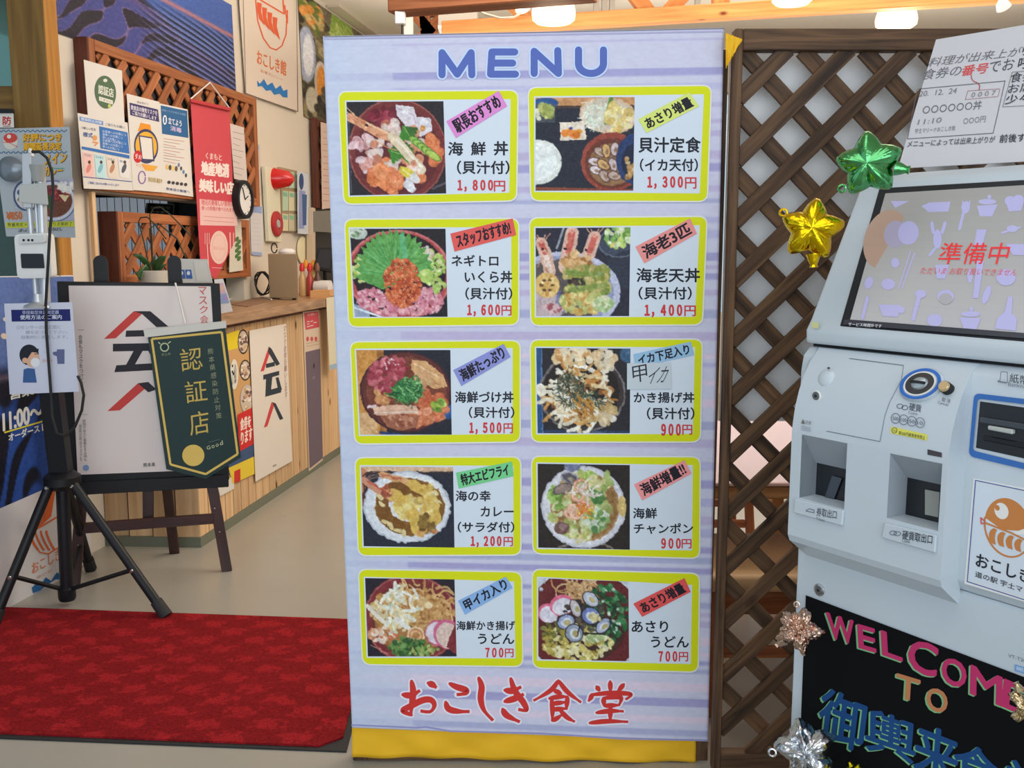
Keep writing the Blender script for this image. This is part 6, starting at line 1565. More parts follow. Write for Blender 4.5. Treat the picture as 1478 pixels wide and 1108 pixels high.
P.line([(205 + 5*math.cos(a*.5), 256 + 9*math.sin(a*.5)) for a in range(13)], 1.6, (140, 96, 170)); P.text('換気対策 徹底中', (214, 262), (234, 265), (214, 255), (190, 170, 110), .01); P.build('poster_print', o)
o, P = poster('four_steps_poster', WL, [(230, 149), (271, 158), (279, 284), (238, 278)], 'white and blue information sheet at the right of the upper lattice notices', 'notice', lift=L1 + .003)
P.poly([(232, 152), (270, 160), (272, 199), (234, 193)], (48, 100, 150)); P.text('感染リスクが高まる場面', (234, 160), (268, 167), (234, 157), (150, 180, 210)); P.ell(238, 173, 3, 7, (230, 234, 240)); P.text('1', (237, 177), (239, 177), (237, 169), (48, 100, 150), .02); P.text('立てよう', (243, 178), (262, 183), (243, 169), (230, 234, 244), .02); P.text('消毒', (246, 188), (262, 192), (246, 181), (206, 190, 226), .02)
for k_ in range(9): P.line([(236, 200 + k_*4), (266 - (k_ % 3)*6, 204 + k_*4)], .7, (170, 150, 150) if k_ % 2 else (200, 130, 120))
for k_ in range(4): P.ell(241 + k_*4.5, 241 + k_*.8, 2, 4, [(226, 190, 110), (90, 80, 70), (232, 206, 130), (110, 90, 80)][k_]); P.ell(258 + k_*3.5, 238 + k_*5, 1.6, 3, [(110, 130, 170), (80, 80, 90), (90, 140, 190), (70, 80, 90)][k_])
for k_ in range(5): P.ell(244 + k_*6, 263 + k_*.8, 2.4, 2.4, (70, 66, 70))
P.text('飲食店の皆様へ', (240, 274), (274, 279), (240, 270), (70, 90, 150), .01); P.build('sheet_print', o)
o, P = poster('plain_text_sheet', WL, [(332, 178), (352, 184), (357, 262), (338, 258)], 'pale sheet of small print behind the red pennant on the upper lattice', 'notice', lift=L1, color=(214, 202, 196))
for k_ in range(8): P.line([(336, 190 + k_*8.4), (352 - (k_ % 3)*3, 194 + k_*8.4)], .7, (150, 140, 140))
P.build('sheet_print', o)
rp, P = poster('red_pennant', WL, [(275, 143), (331, 155), (340, 347), (312, 402), (290, 390)], 'red and pink local produce pennant hanging by a white cord from the upper lattice', 'pennant', lift=L1 + .02, color=(204, 70, 82))
P.poly([(288, 287), (342, 292), (343, 326), (289, 325)], (230, 190, 186)); 
bar('top_rod', WL(275, 145, L1 + .03), WL(332, 158, L1 + .03), 0.02, 0.012, mat('red_rod', (186, 44, 56), .4), rp)
P.text('くまもと', (297, 229), (320, 232), (297, 220), (232, 206, 200), .02); P.text('地産地消', (291, 252), (330, 256), (291, 233), (236, 222, 216), .045); P.text('美味しい店', (288, 276), (337, 281), (288, 258), (236, 222, 216), .045)
P.text('地元の美味しい食材を', (291, 296), (337, 298), (291, 287.5), (206, 96, 104), .015); P.text('使った料理が食べられます', (291, 303), (338, 306), (291, 297), (206, 96, 104), .015)
for k_ in range(2): P.line([(294, 312 + k_*6), (338, 315 + k_*6)], .8, (214, 140, 140))
P.ell(316, 357, 13, 24, (232, 196, 188)); P.ell(316, 357, 10, 19, (222, 168, 164)); P.ell(316, 357, 9.4, 18, (232, 196, 188)); P.text('おいしい', (308, 360), (324, 361), (308, 355), (214, 130, 130))
for x_ in (296, 299, 302): P.line([(x_, 336), (x_, 352)], .8, (232, 196, 188))
P.line([(299, 352), (301, 384)], 1.2, (232, 196, 188)); P.line([(332, 336), (333, 376)], 1.6, (232, 196, 188)); P.line([(337, 336), (337, 372)], 1.2, (232, 196, 188))
P.line([(306, 386), (322, 387)], .8, (232, 180, 176)); P.build('pennant_print', rp)
cd = MB(); cd.tube([WL(275, 143, L1 + .03), WL(303, 119, L1 + .01), WL(331, 156, L1 + .03)], 0.004, 6); cd.build('hanging_cord', M['paper'], rp)
# gold-yellow small paper with pale leaf print below
o, P = poster('leaf_card', WL, [(332, 318), (348, 316), (351, 390), (331, 393)], 'pale card printed with green leaves behind the tip of the red pennant', 'card', lift=0.055, color=(214, 210, 196))
for k_ in range(8): P.ell(342 + (k_ % 2)*3, 345 + k_*4, 2.4, 4, (84, 120, 70), 30)
P.build('card_print', o)
# white wall pieces: wood strip, column notices
tag(bar('upright_strip', wp(s_o0 - 0.05, 1.1, 0.03), wp(s_o0 - 0.05, OZ, 0.03), 0.03, 0.02, M['pine_b'], None, face=WL.n), 'thin pale wooden strip beside the opening at the left end of the counter', 'trim')
# clock
sC = WL(351, 288, 0.11)
ck = thing('wall_clock', sC, 'round black-rimmed wall clock right of the red pennant', 'clock')
ra = abs((WL(351, 262) - WL(351, 315))[2]) / 2
fn = WL.n
q = MB(); q.lathe(sC, [(ra, -0.10), (ra*1.02, 0.0), (ra, 0.02), (ra*.82, 0.022), (ra*.80, 0.008)], 40, fn); q.build('rim', M['black'], ck, smooth=True)
q = MB(); q.lathe(sC + fn*0.006, [(ra*.81, 0), (ra*.81, 0.003)], 40, fn); q.build('dial', M['paper'], ck)
hx = Vector((0, 0, 1)).cross(fn).normalized(); hz = Vector((0, 0, 1))
for nm, an, ln in (('hour_hand', 1.1, .45), ('minute_hand', -0.4, .68)):
    d = hz*math.cos(an) + hx*math.sin(an); q = MB(); q.tube([sC + fn*0.013, sC + fn*0.013 + d*ra*ln], 0.003, 6); q.build(nm, M['black'], ck)
for k_ in range(12):
    d = hz*math.cos(k_*math.pi/6) + hx*math.sin(k_*math.pi/6); q = MB(); q.tube([sC + fn*0.010 + d*ra*.68, sC + fn*0.010 + d*ra*.76], 0.0025, 5); q.build('hour_mark', M['black'], ck)
# paper strips on the wall column
def note(pts, label, color, draw=None, lift=0.008, cat='notice', group=None):
    o, P = poster('notice_sheet', WL, pts, label, cat, color=color, lift=lift, group=group)
    if draw: draw(P)
    if P.mb.v: P.build('sheet_print', o)
    return o
def d1(P):
    P.poly([(362, 206), (374, 209), (374, 216), (362, 213)], (150, 186, 206)); P.line([(366, 225), (364, 240), (371, 250), (366, 262)], 1, (206, 90, 90)); P.line([(372, 226), (368, 244), (374, 256)], 1, (206, 90, 90)); P.ell(369, 268, 4, 8, (170, 190, 206))
note([(361, 205), (375, 209), (377, 282), (363, 277)], 'narrow notice with red line drawing on the white wall left of the fire alarm', (206, 196, 192), d1)
def d2(P):
    P.poly([(362, 296), (378, 298), (378, 308), (362, 306)], (150, 170, 216)); P.poly([(364, 363), (378, 364), (378, 369), (364, 368)], (160, 176, 216))
    for k_ in range(7): P.line([(365, 316 + k_*6), (376, 317 + k_*6)], .6, (196, 196, 206))
note([(361, 294), (379, 297), (380, 368), (363, 366)], 'pale blue-edged price strip on the white wall beneath the clock', (214, 212, 214), d2)
# fire alarm panel
fa = thing('fire_alarm_panel', WL(395, 350, .02), 'cream fire alarm panel with a red lamp and a red ringed push button', 'fire alarm')
sheet('panel', WL, [(383, 240), (403, 245), (407, 350), (389, 348)], 0.03, mat('cream_panel', (226, 222, 196), .5), fa, lift=0.04, bevel=0.003)
c0 = WL(397, 258, .04); q = MB(); q.lathe(c0, [(0.075, 0), (0.07, 0.02), (0.05, 0.10), (0.02, 0.13)], 24, WL.n); q.build('lamp', mat('red_lamp', (206, 24, 26), .25, coat=.4), fa, smooth=True)
c0 = WL(398, 323, .04); q = MB(); q.lathe(c0, [(0.085, 0), (0.085, 0.015), (0.07, 0.025), (0.035, 0.022), (0.03, 0.01)], 28, WL.n); q.build('ring', mat('red_ring', (176, 40, 44), .4), fa, smooth=True)
q = MB(); q.lathe(c0 + WL.n*0.012, [(0.033, 0), (0.025, 0.012)], 20, WL.n); q.build('push_button', mat('button_grey', (176, 170, 170), .4), fa, smooth=True)
# noticeboard
nb = thing('noticeboard', WL(422, 335, .01), 'framed noticeboard of small yellow and green tickets beside the fire alarm', 'noticeboard')
sheet('backing', WL, [(404, 241), (444, 250), (446, 336), (408, 334)], 0.02, mat('board_tan', (170, 146, 116), .7), nb, lift=0.02)
for r0, (ya, yb) in enumerate([(246, 271), (275, 304), (308, 333)]):
    for c_ in range(4):
        x0 = 408 + c_*9.2; dy = c_*1.6*(1 - r0*.45)
        sheet('ticket', WL, [(x0, ya + dy), (x0 + 8, ya + 1.2 + dy), (x0 + 8, yb + dy*.4), (x0, yb + dy*.4)], 0.003, mat('ticket_%d%d' % (r0, c_), [(214, 206, 160), (190, 214, 186), (222, 214, 180), (206, 196, 170)][(r0 + c_) % 4], .6), nb, lift=0.025)
        sheet('ticket_head', WL, [(x0 + 1, ya + 2 + dy), (x0 + 7, ya + 3 + dy), (x0 + 7, ya + 9 + dy), (x0 + 1, ya + 8 + dy)], 0.001, mat('tickhead_%d%d' % (r0, c_), (140, 190, 160), .6), nb, lift=0.0265)
def d3(P):
    P.ell(435, 262, 3.4, 12, (60, 80, 130)); P.poly([(432, 274), (441, 276), (439, 330), (431, 330)], (150, 160, 206)); P.poly([(436, 280), (443, 281), (442, 325), (437, 325)], (70, 100, 150))
note([(429, 246), (445, 251), (445, 338), (430, 337)], 'glossy blue and white poster over the right half of the noticeboard', (206, 214, 226), d3, lift=0.05, cat='poster')
q = MB(); c0 = WL(436, 361, .01); q.lathe(c0, [(0.10, 0), (0.10, 0.008), (0.095, 0.01)], 28, WL.n); tag(q.build('round_sign', mat('pale_yellow_disc', (236, 228, 190), .5), own=True), 'pale yellow round sign on the wall below the noticeboard', 'sign')
tag(bar('wall_post', WL(449, 300, .06), WL(449, 430, .06), 0.05, 0.05, mat('pale_wall_post', (206, 186, 160), .6), None, face=WL.n), 'pale wooden post beyond the round sign, rising from the counter', 'post')
bar_ = sheet('dark_hatch', WL, [(453, 318), (486, 318), (486, 408), (453, 411)], 0.02, mat('dark_hatch_m', (26, 28, 32), .5), own=True, lift=0.03); tag(bar_, 'dark kitchen hatch beside the left edge of the menu', 'hatch')
q_ = sheet('steel_hood', WL, [(453, 305), (486, 303), (486, 336), (453, 334)], 0.05, mat('steel', (150, 150, 146), .3, metal=.8), own=True, lift=0.09); tag(q_, 'dull steel hood above the dark kitchen hatch', 'hood')
note([(463, 176), (478, 180), (478, 300), (465, 302)], 'cream slip of writing beside the narrow dark lattice', (226, 200, 186), lambda P: [P.line([(466, 190 + k_*9), (476, 191 + k_*9)], .7, (200, 130, 130)) for k_ in range(12)] and None, lift=0.07)

# ------------------------------------------------------------------ on the counter
def onT(px, py, z=TZ): return atZ(px, py, z)
a, b_ = onT(389, 432), onT(431, 433)
d_ = (b_ - a).normalized(); w_ = (b_ - a).length; bk_ = Vector((a[0]*1.0, a[1], 0)).normalized() * 0.55
hB = atY(410, 366, a[1])[2] - TZ
bxm = thing('beige_box', (a[0], a[1], TZ), 'beige metal box with a black cable standing on the counter', 'box')
q = MB(); q.hexa([a + Vector((0, 0, .01)), b_ + Vector((0, 0, .01)), b_ + bk_*.26 + Vector((0, 0, .01)), a + bk_*.26 + Vector((0, 0, .01))], [a + Vector((0, 0, hB)), b_ + Vector((0, 0, hB)), b_ + bk_*.26 + Vector((0, 0, hB)), a + bk_*.26 + Vector((0, 0, hB))])
q.build('body', mat('beige_enamel', (176, 156, 126), .45, var=.03), bxm, bevel=.006, seg=2)
for p in (a + bk_*.03 + d_*.03, b_ + bk_*.03 - d_*.03, a + bk_*.23 + d_*.03, b_ + bk_*.23 - d_*.03):
    q = MB(); q.lathe((p[0], p[1], TZ), [(.012, 0), (.012, .012)], 12); q.build('foot', M['black_rub'], bxm)
q = MB(); c_ = a + d_*.05 + bk_*.1 + Vector((0, 0, hB)); q.tube([c_ + d_*(.022*math.cos(k_*.4)) + Vector((0, 0, .035 + .03*math.sin(k_*.4))) for k_ in range(16)], .004, 6); q.build('cable_loop', M['black_rub'], bxm, smooth=True)
q = MB(); c_ = a - d_*.05 + bk_*.02 + Vector((0, 0, .10)); r_ = random.Random(4)
q.tube([c_ + d_*(.055*math.cos(k_*.55)*(1 - .1*math.sin(k_))) + Vector((0, 0, .075*math.sin(k_*.55 + .3*math.sin(k_)))) + bk_*(.02*math.sin(k_*.8)) for k_ in range(44)], .005, 6); q.build('cable_coil', M['black_rub'], bxm, smooth=True)
q = MB(); c_ = a + d_*(w_*.66) + bk_*.12 + Vector((0, 0, hB)); q.lathe(c_, [(.05, 0), (.055, .012), (.04, .03), (.01, .034)], 20); tag(q.build('folded_cloth', M['paper'], own=True, smooth=True), 'small white folded cloth on top of the beige box', 'cloth')
# tray of condiments
a2 = onT(448, 430); tr2 = thing('wooden_tray', a2, 'small orange wooden tray at the far end of the counter', 'tray')
wt = 0.13; wd = M.setdefault('traywood', wood('tray_wood', (206, 150, 96), (226, 176, 120), 0))
for nm, c_, s_ in (('front_board', (wt/2, 0, .024), (wt, .01, .048)), ('back_board', (wt/2, .16, .024), (wt, .01, .048)), ('side_board', (0.005, .08, .024), (.01, .15, .048)), ('side_board', (wt - .005, .08, .024), (.01, .15, .048)), ('base_board', (wt/2, .08, .004), (wt, .15, .008))):
    q = MB(); q.box(Vector(a2) + Vector(c_), s_); q.build(nm, wd, tr2)
caps = [(205, 40, 44), (226, 150, 30), (205, 40, 44), (226, 150, 30), (120, 80, 60)]; bods = [(206, 170, 120), (226, 216, 200), (176, 66, 60), (216, 190, 110), (90, 60, 50)]
labs = ['condiment bottle with a red cap, nearest the beige box', 'white condiment bottle with an orange cap, second from the beige box', 'red condiment bottle with a red cap behind the wooden tray', 'straw-coloured condiment bottle with an orange cap behind the wooden tray', 'dark brown condiment bottle, rightmost behind the wooden tray']
for i in range(5):
    c_ = onT(437 + i*5.5, 427 - (i % 2))
    t = thing('condiment_bottle', c_, labs[i], 'bottle', 'condiment bottles at the far end of the counter')
    h_ = .17 + .02*(i % 2)
    q = MB(); q.lathe(c_, [(.022, 0), (.025, .01), (.025, h_*.7), (.014, h_*.85), (.012, h_)], 16); q.build('body', mat('bottle_%d' % i, bods[i], .35), t, smooth=True)
    q = MB(); q.lathe(c_ + Vector((0, 0, h_)), [(.018, 0), (.018, .03), (.008, .055)], 14); q.build('cap', mat('cap_%d' % i, caps[i], .4), t, smooth=True)
c_ = onT(466, 427); q = MB(); q.lathe(c_ + Vector((-.05, 0, .06)), [(.045, 0), (.047, .004), (.047, .11), (.018, .112)], 24, (1, -.2, 0)); tag(q.build('paper_roll', M['paper'], own=True, smooth=True), 'white paper roll lying near the menu edge on the counter', 'roll')
te = thing('payment_terminal', onT(466, 429), 'black tilted payment screen on a stand beside the menu edge', 'terminal')
pT = Plane(atY(466, 380, 6.75), (1, .1, 0), (0, .5, 1))
o = sheet('screen', pT, [(452, 388), (459, 357), (482, 357), (478, 392)], .02, M['black'], te, bevel=.003)
o = sheet('screen_glass', pT, [(455, 385), (461, 360), (480, 360), (476, 388)], .002, mat('dark_glass', (40, 44, 52), .1), te, lift=.003)
q = MB(); p_ = pT(468, 386, -.03); q.tube([p_, (p_[0], p_[1] + .05, TZ)], .015, 8); q.build('stand', M['black'], te)
# orchid
pc = atY(221, 408, 4.80); pz = 1.105
op = thing('potted_orchid', (pc[0], 4.80, pz), 'potted orchid with bare arching stems in a pale round pot behind the mask board', 'plant')
q = MB(); rT = 21/F*4.8; zT = atY(221, 391, 4.80)[2]
q.lathe((pc[0], 4.8, pz), [(rT*.6, 0), (rT*.85, .03), (rT*.95, (zT-pz)*.6), (rT, zT - pz), (rT*.9, zT - pz + .003), (rT*.88, zT - pz - .015)], 30); q.build('pot', mat('pale_pot', (196, 190, 180), .5), op, smooth=True)
lm = mat('orchid_leaf', (58, 96, 48), .4, var=.2, scale=12)
def leaf(pts, w, name='leaf'):
    P_ = [atY(x, y, Y_) for x, y, Y_ in pts]; vs, fs = [], []
    n_l = len(P_)
    for i, p in enumerate(P_):
        d = (P_[min(i+1, n_l-1)] - P_[max(i-1, 0)]).normalized(); sd = d.cross(Vector((0, 1, .3))).normalized()
        ww = w * math.sin(math.pi * (0.12 + 0.88 * i/(n_l-1))) if i < n_l - 1 else .002
        vs += [p - sd*ww + Vector((0, -.006, .004)), p, p + sd*ww + Vector((0, -.006, .004))]
    for i in range(n_l - 1): fs += [(3*i, 3*i+1, 3*i+4, 3*i+3), (3*i+1, 3*i+2, 3*i+5, 3*i+4)]
    q = MB(); q.add(vs, fs); o = q.build(name, lm, op, smooth=True); s_ = o.modifiers.new('t', 'SOLIDIFY'); s_.thickness = .003
leaf([(222, 392, 4.8), (228, 382, 4.78), (235, 374, 4.76), (240, 370, 4.75)], .020); leaf([(222, 392, 4.8), (230, 388, 4.8), (240, 382, 4.8)], .018)
leaf([(218, 392, 4.8), (212, 380, 4.78), (202, 371, 4.76), (192, 368, 4.75)], .018); leaf([(216, 392, 4.8), (208, 388, 4.74), (202, 396, 4.72), (204, 406, 4.70)], .026); leaf([(222, 392, 4.8), (221, 380, 4.82), (224, 370, 4.84)], .014)
sm = mat('dark_stem', (50, 50, 38), .6)
for pts in ([(217, 392), (208, 350), (200, 320), (203, 314), (212, 313), (222, 322), (240, 345)], [(221, 392), (219, 340), (216, 310), (222, 300), (232, 299), (246, 310), (262, 326), (275, 340)], [(221, 392), (216, 330), (228, 322), (256, 345), (268, 372)]):
    q = MB(); q.tube([atY(x, y, 4.78) for x, y in pts], .0035, 6); q.build('stem', sm, op, smooth=True)
# brochure stand and brochures
ah = thing('brochure_holder', atY(284, 408, 4.62), 'clear acrylic holder of pale papers on the counter left of the pink brochure', 'holder')
pA = Plane(atY(284, 400, 4.62), (1, .1, 0), (0, .25, 1))
sheet('holder_panel', pA, [(254, 373), (299, 374), (307, 408), (262, 408)], .004, mat('frosted_acrylic', (196, 198, 196), .3), ah)
P = Print(pA, .001); P.poly([(257, 389), (266, 389), (268, 402), (259, 402)], (60, 100, 170)); P.poly([(267, 389), (276, 389), (278, 402), (269, 402)], (60, 100, 170)); P.ell(262, 394, 2.4, 3, (216, 220, 230)); P.ell(272, 394, 2.4, 3, (216, 220, 230))
P.poly([(279, 376), (297, 377), (303, 406), (284, 406)], (206, 206, 202)); P.build('holder_print', ah)
bi = thing('price_holder', atY(248, 392, 4.7), 'second blank slip in a clear stand right of the orchid pot', 'holder')
pA2 = Plane(atY(316, 440, 4.58), (1, .1, 0), (0, .35, 1))
br = sheet('brochure', pA2, [(309, 403), (322, 402), (336, 449), (316, 453)], .003, M['paper'], own=True); tag(br, 'leaning brochure with a pastel watercolour print at the near end of the counter', 'brochure')
P = Print(pA2, .001); P.poly([(312, 409), (322, 408), (331, 436), (317, 438)], (214, 180, 196)); P.poly([(316, 425), (327, 423), (331, 437), (318, 438)], (150, 170, 206)); P.ell(320, 415, 3, 4, (230, 190, 170)); P.ell(325, 430, 3, 4, (176, 150, 206)); P.build('brochure_print', br)
bpy.data.objects.remove(bi)
q = MB(); q.tube([onT(330, 433, TZ+.006), onT(345, 425, TZ+.006), onT(362, 423, TZ+.006), onT(378, 428, TZ+.006), onT(392, 432, TZ+.006)], .005, 6); tag(q.build('white_cable', M['paper'], own=True, smooth=True), 'thin white cable lying on the counter in front of the wall column', 'cable')
q = MB(); q.prism([onT(335, 440), onT(372, 428), onT(405, 431), onT(358, 443)], (0, 0, .003)); tag(q.build('placemat', mat('brown_mat', (136, 104, 80), .6), own=True), 'brown flat mat lying on the counter before the beige box', 'mat')

# ------------------------------------------------------------------ easel with the mask board
BU = Vector((0.594, 0.17, 0)).normalized(); BO = Vector((-1.85, 4.0, 0)); BD = Plane(BO, BU)
ea = thing('easel', (-1.55, 4.1, 0), 'dark mahogany wooden easel carrying the black framed board', 'easel')
em = M['easel']
def leg(a, b_, lift, w=.045, t=.03):
    bar('leg', BD(a[0], a[1], lift), BD(b_[0], b_[1], lift), w, t, em, ea, face=BD.n)
fr = BD(328, 832, -.02); fl_ = BD(108, 848, -.02)
bar('leg', Vector((fr[0], fr[1], 0.0)), BD(252, 385, -.055), .045, .03, em, ea, face=BD.n)
bar('leg', Vector((fl_[0], fl_[1], 0.0)), BD(146, 385, -.055), .045, .03, em, ea, face=BD.n)
bk1 = atZ(252, 798, 0.0)
bar('leg', bk1, BD(225, 560, -.06), .045, .025, em, ea, face=BD.n)
bar('prop', BD(214, 700, -.05), BD(214, 752, -.05), .045, .02, em, ea, face=BD.n)
bar('crossbar', BD(118, 762, -.01), BD(308, 748, -.01), .045, .02, em, ea, face=BD.n)
bar('ledge', BD(98, 704, .02), BD(330, 692, .02), .055, .05, M['black'], ea, face=BD.n)
for x_, y_ in ((146, 385), (252, 385)):
    q = MB(); c_ = BD(x_, y_, -.055); w2 = .028
    pts = [c_ + BD.u*(w2*math.cos(t_)) + Vector((0, 0, .02 + w2*math.sin(t_))) for t_ in np.linspace(0, math.pi, 10)] + [c_ - BD.u*w2 - Vector((0, 0, .12)), c_ + BD.u*w2 - Vector((0, 0, .12))]
    q.prism(pts, BD.n*.02); q.build('rounded_top', M['black'], ea)
for x_, y_ in ((310, 733), (317, 767), (116, 749), (113, 786)):
    q = MB(); q.lathe(BD(x_, y_, -.003), [(.005, 0), (.004, .003)], 10, BD.n); q.build('screw', M['chrome'], ea)
bd = tag(sheet('framed_board', BD, [(82, 406), (317, 409), (331, 692), (97, 705)], .02, M['black'], own=True, lift=.03, bevel=.002), 'black framed board with a white mask dining poster on the easel', 'board')
po = sheet('poster', BD, [(99, 412), (304, 413), (320, 677), (112, 685)], .001, mat('poster_paper', (226, 216, 212), .45, coat=.1), bd, lift=.0312)
P = Print(BD, .0318); BK, RD = (44, 44, 52), (206, 70, 66)
P.poly([(193, 449), (205, 453), (167, 488), (150, 489)], RD); P.poly([(193, 449), (217, 449), (243, 471), (226, 472), (205, 453)], BK)
P.poly([(182, 477), (214, 476), (216, 485), (181, 486)], BK); P.poly([(163, 496), (222, 495), (222, 506), (163, 507)], BK); P.poly([(193, 506), (206, 506), (193, 529), (180, 530)], BK); P.poly([(168, 527), (222, 524), (240, 533), (165, 537)], BK); P.poly([(214, 506), (226, 506), (238, 528), (226, 530)], BK)
P.poly([(199, 553), (209, 561), (173, 592), (155, 593)], RD); P.poly([(199, 553), (214, 551), (226, 562), (214, 566)], BK)
for ch, y0 in (('マ', 414), ('ス', 428), ('ク', 441), ('会', 455)): P.tx(ch, 286 + (y0-414)*.07, y0, 298 + (y0-414)*.07, y0 + 11, (206, 70, 66), 0)
P.text('\n'.join('会食もマスクをつけて'), (115, 552), (121, 552), (113, 483), (70, 68, 74), 0.0); P.line([(112, 476), (121, 476)], .6, (120, 116, 120))
P.text('\n'.join('家族や友人と食事をする時も'), (121, 665), (126, 665), (119, 605), (110, 106, 112), 0.0); P.text('\n'.join('会話の時はマスクを'), (115, 665), (119, 665), (114, 612), (110, 106, 112), 0.0); P.line([(119, 598), (127, 598)], .5, (130, 126, 130))
P.ell(124, 675, 4.5, 4.5, (130, 160, 206)); P.text('熊本県', (207, 674), (224, 673), (207, 668), (60, 60, 66), .01)
P.build('poster_print', po)
# green pennant
gp = thing('green_pennant', BD(280, 690, .06), 'dark green certification pennant with gold lettering hanging in front of the board', 'pennant')
sheet('pennant_cloth', BD, [(213, 484), (325, 471), (348, 660), (297, 691), (240, 677)], .002, mat('green_cloth', (16, 50, 50), .6, var=.05), gp, lift=.06)
sheet('top_bar', BD, [(207, 476), (326, 463), (327, 473), (209, 487)], .008, mat('clear_top_bar', (206, 206, 198), .3), gp, lift=.066)
q = MB(); q.tube([BD(253, 408, .035), BD(267, 466, .065)], .004, 6); q.build('cord', M['paper'], gp)
P = Print(BD, .0608); GD = (206, 182, 96); YL = (226, 196, 104)
P.line([(219, 489), (320, 479), (343, 655), (297, 684), (246, 670)], 3.2, YL, cap=False, close=True)
P.text('認', (262, 536), (293, 532), (259, 504), GD, .0); P.text('証', (269, 582), (300, 578), (266, 551), GD, .0); P.text('店', (275, 629), (303, 624), (272, 596), GD, .0)
for i, ch in enumerate('熊本県感染防止対策'): P.text(ch, (300 + i*1.5, 511.5 + i*11.6), (308 + i*1.5, 510.5 + i*11.6), (299.6 + i*1.5, 503 + i*11.6), (150, 160, 130), 0)
P.ell(237.5, 501, 6.6, 6.6, (186, 196, 160)); P.ell(237.5, 501, 4.8, 4.8, (16, 50, 50)); P.line([(231, 496), (229, 494)], 1.6, (186, 196, 160)); P.line([(243, 495), (246, 493)], 1.6, (186, 196, 160)); P.text('宇土市', (233, 514), (246, 512.5), (233, 510), (150, 160, 130), 0)
P.ell(279, 657, 16, 15.5, YL)
P.text('G', (299, 649), (304, 647.5), (298, 644), (190, 200, 160), .02); P.text('o', (306, 647), (310, 645.5), (305, 643), (190, 200, 160), .02); P.text('o', (312, 645), (316, 643.5), (311, 641), (190, 200, 160), .02); P.text('d', (318, 643), (322, 641), (317, 637), (190, 200, 160), .02)
P.line([(301, 638), (317, 634)], .5, (120, 140, 120)); P.build('pennant_print', gp)

# ------------------------------------------------------------------ wave display stand at the left edge
VU = Vector((0.10, 0.65, 0)).normalized(); VO = Vector((-2.03, 3.68, 0)); VD = Plane(VO, VU)
vs_ = thing('wave_display', atZ(60, 852, 0), 'blue wave display panel with white opening hours, standing behind the tripod', 'display')
zb0 = VD(0, 886)[2]
sheet('panel', VD, [(-90, 400), (106, 397), (134, 808), (-90, 945)], .03, mat('display_white', (214, 210, 210), .5), vs_, lift=0, bevel=.002)
R = Raster(110, 150, (40, 60, 120), 6); X, Y = R.X / R.w, R.Y / R.h
m = waves(R, 5, .45); R.a = m[..., None]*np.array((14, 18, 34)) + (1 - m[..., None])*np.array((38, 74, 150))
skym = np.clip((0.44 - Y)*14, 0, 1); R.mix(skym, (92, 116, 176)); R.mix(np.clip(1 - np.abs(Y - .44)*40, 0, 1)*.6, (150, 120, 140)); R.grain(4)
R.build('wave_print', VD, (-88, 401), (106, 399), (127, 678), (-88, 772), vs_, lift=.0008)
P = Print(VD, .0014); WT = (226, 226, 220)
P.text('営業時間', (15, 577), (84, 560), (14, 562), WT, .03); P.text('11:00〜15:00', (5, 622), (104, 594), (4, 597), WT, .035); P.line([(7, 624), (105, 595)], 2.2, (226, 214, 60)); P.text('オーダーストップ14:30', (13, 637), (106, 608), (12, 626), WT, .03)
P.ell(8, 461, 4, 3, (216, 206, 190), 30); P.ell(6, 485, 5, 4, (226, 206, 180), 30)
P.poly([(76, 708), (80, 708), (74, 745), (52, 765), (60, 750)], (216, 104, 50)); P.line([(50, 765), (84, 745)], 2.4, (216, 104, 50))
for i in range(4): P.line([(50 + i*8 - 2*math.cos(t_) + 5*math.cos(t_ + 2.6), 780 + 14*math.sin(t_ - 1.57)) for t_ in np.linspace(.3, 2.8, 9)], 3, (216, 104, 50))
P.line([(45, 768), (48, 785), (58, 797), (70, 799), (84, 790)], 1.8, (216, 104, 50)); P.text('おこしき館', (47, 829), (100, 800), (46, 812), (216, 124, 80), .01); P.text('道の駅', (52, 836), (76, 824), (52, 832), (216, 170, 150), 0)
P.poly([(46, 848), (52, 842), (58, 846), (66, 833), (74, 838), (82, 826), (92, 830), (92, 836), (80, 836), (68, 844), (58, 852), (48, 856)], (40, 96, 150)); P.build('lettering', vs_)

# ------------------------------------------------------------------ tripod with the thermometer
tc = Vector((-1.795, 3.76, 0))
tr = thing('tripod_stand', tc, 'black metal tripod stand on the edge of the red doormat', 'stand')
hubz = atY(92, 694, 3.76)[2]
hub = atY(90, 694, 3.76); hub[2] = hubz
low = atY(97, 862, 3.76); low[2] = max(low[2], .03)
q = MB(); q.tube([low, hub], .026, 14); q.build('centre_column', M['black'], tr, smooth=True)
q = MB(); q.lathe(low - Vector((0, 0, .01)), [(.03, 0), (.034, .01), (.034, .05), (.028, .055)], 16); q.build('lower_collar', M['black'], tr, smooth=True)
topc = atY(60, 446, 3.72)
bar('mast', hub, topc, .075, .055, M['black'], tr)
q = MB(); q.lathe(hub - Vector((0, 0, .03)), [(.05, 0), (.07, .02), (.07, .05), (.045, .07)], 20); q.build('hub', M['black'], tr, smooth=True)
feet = [atZ(238, 888, 0.012), atZ(-10, 903, 0.012), atZ(118, 836, 0.012)]
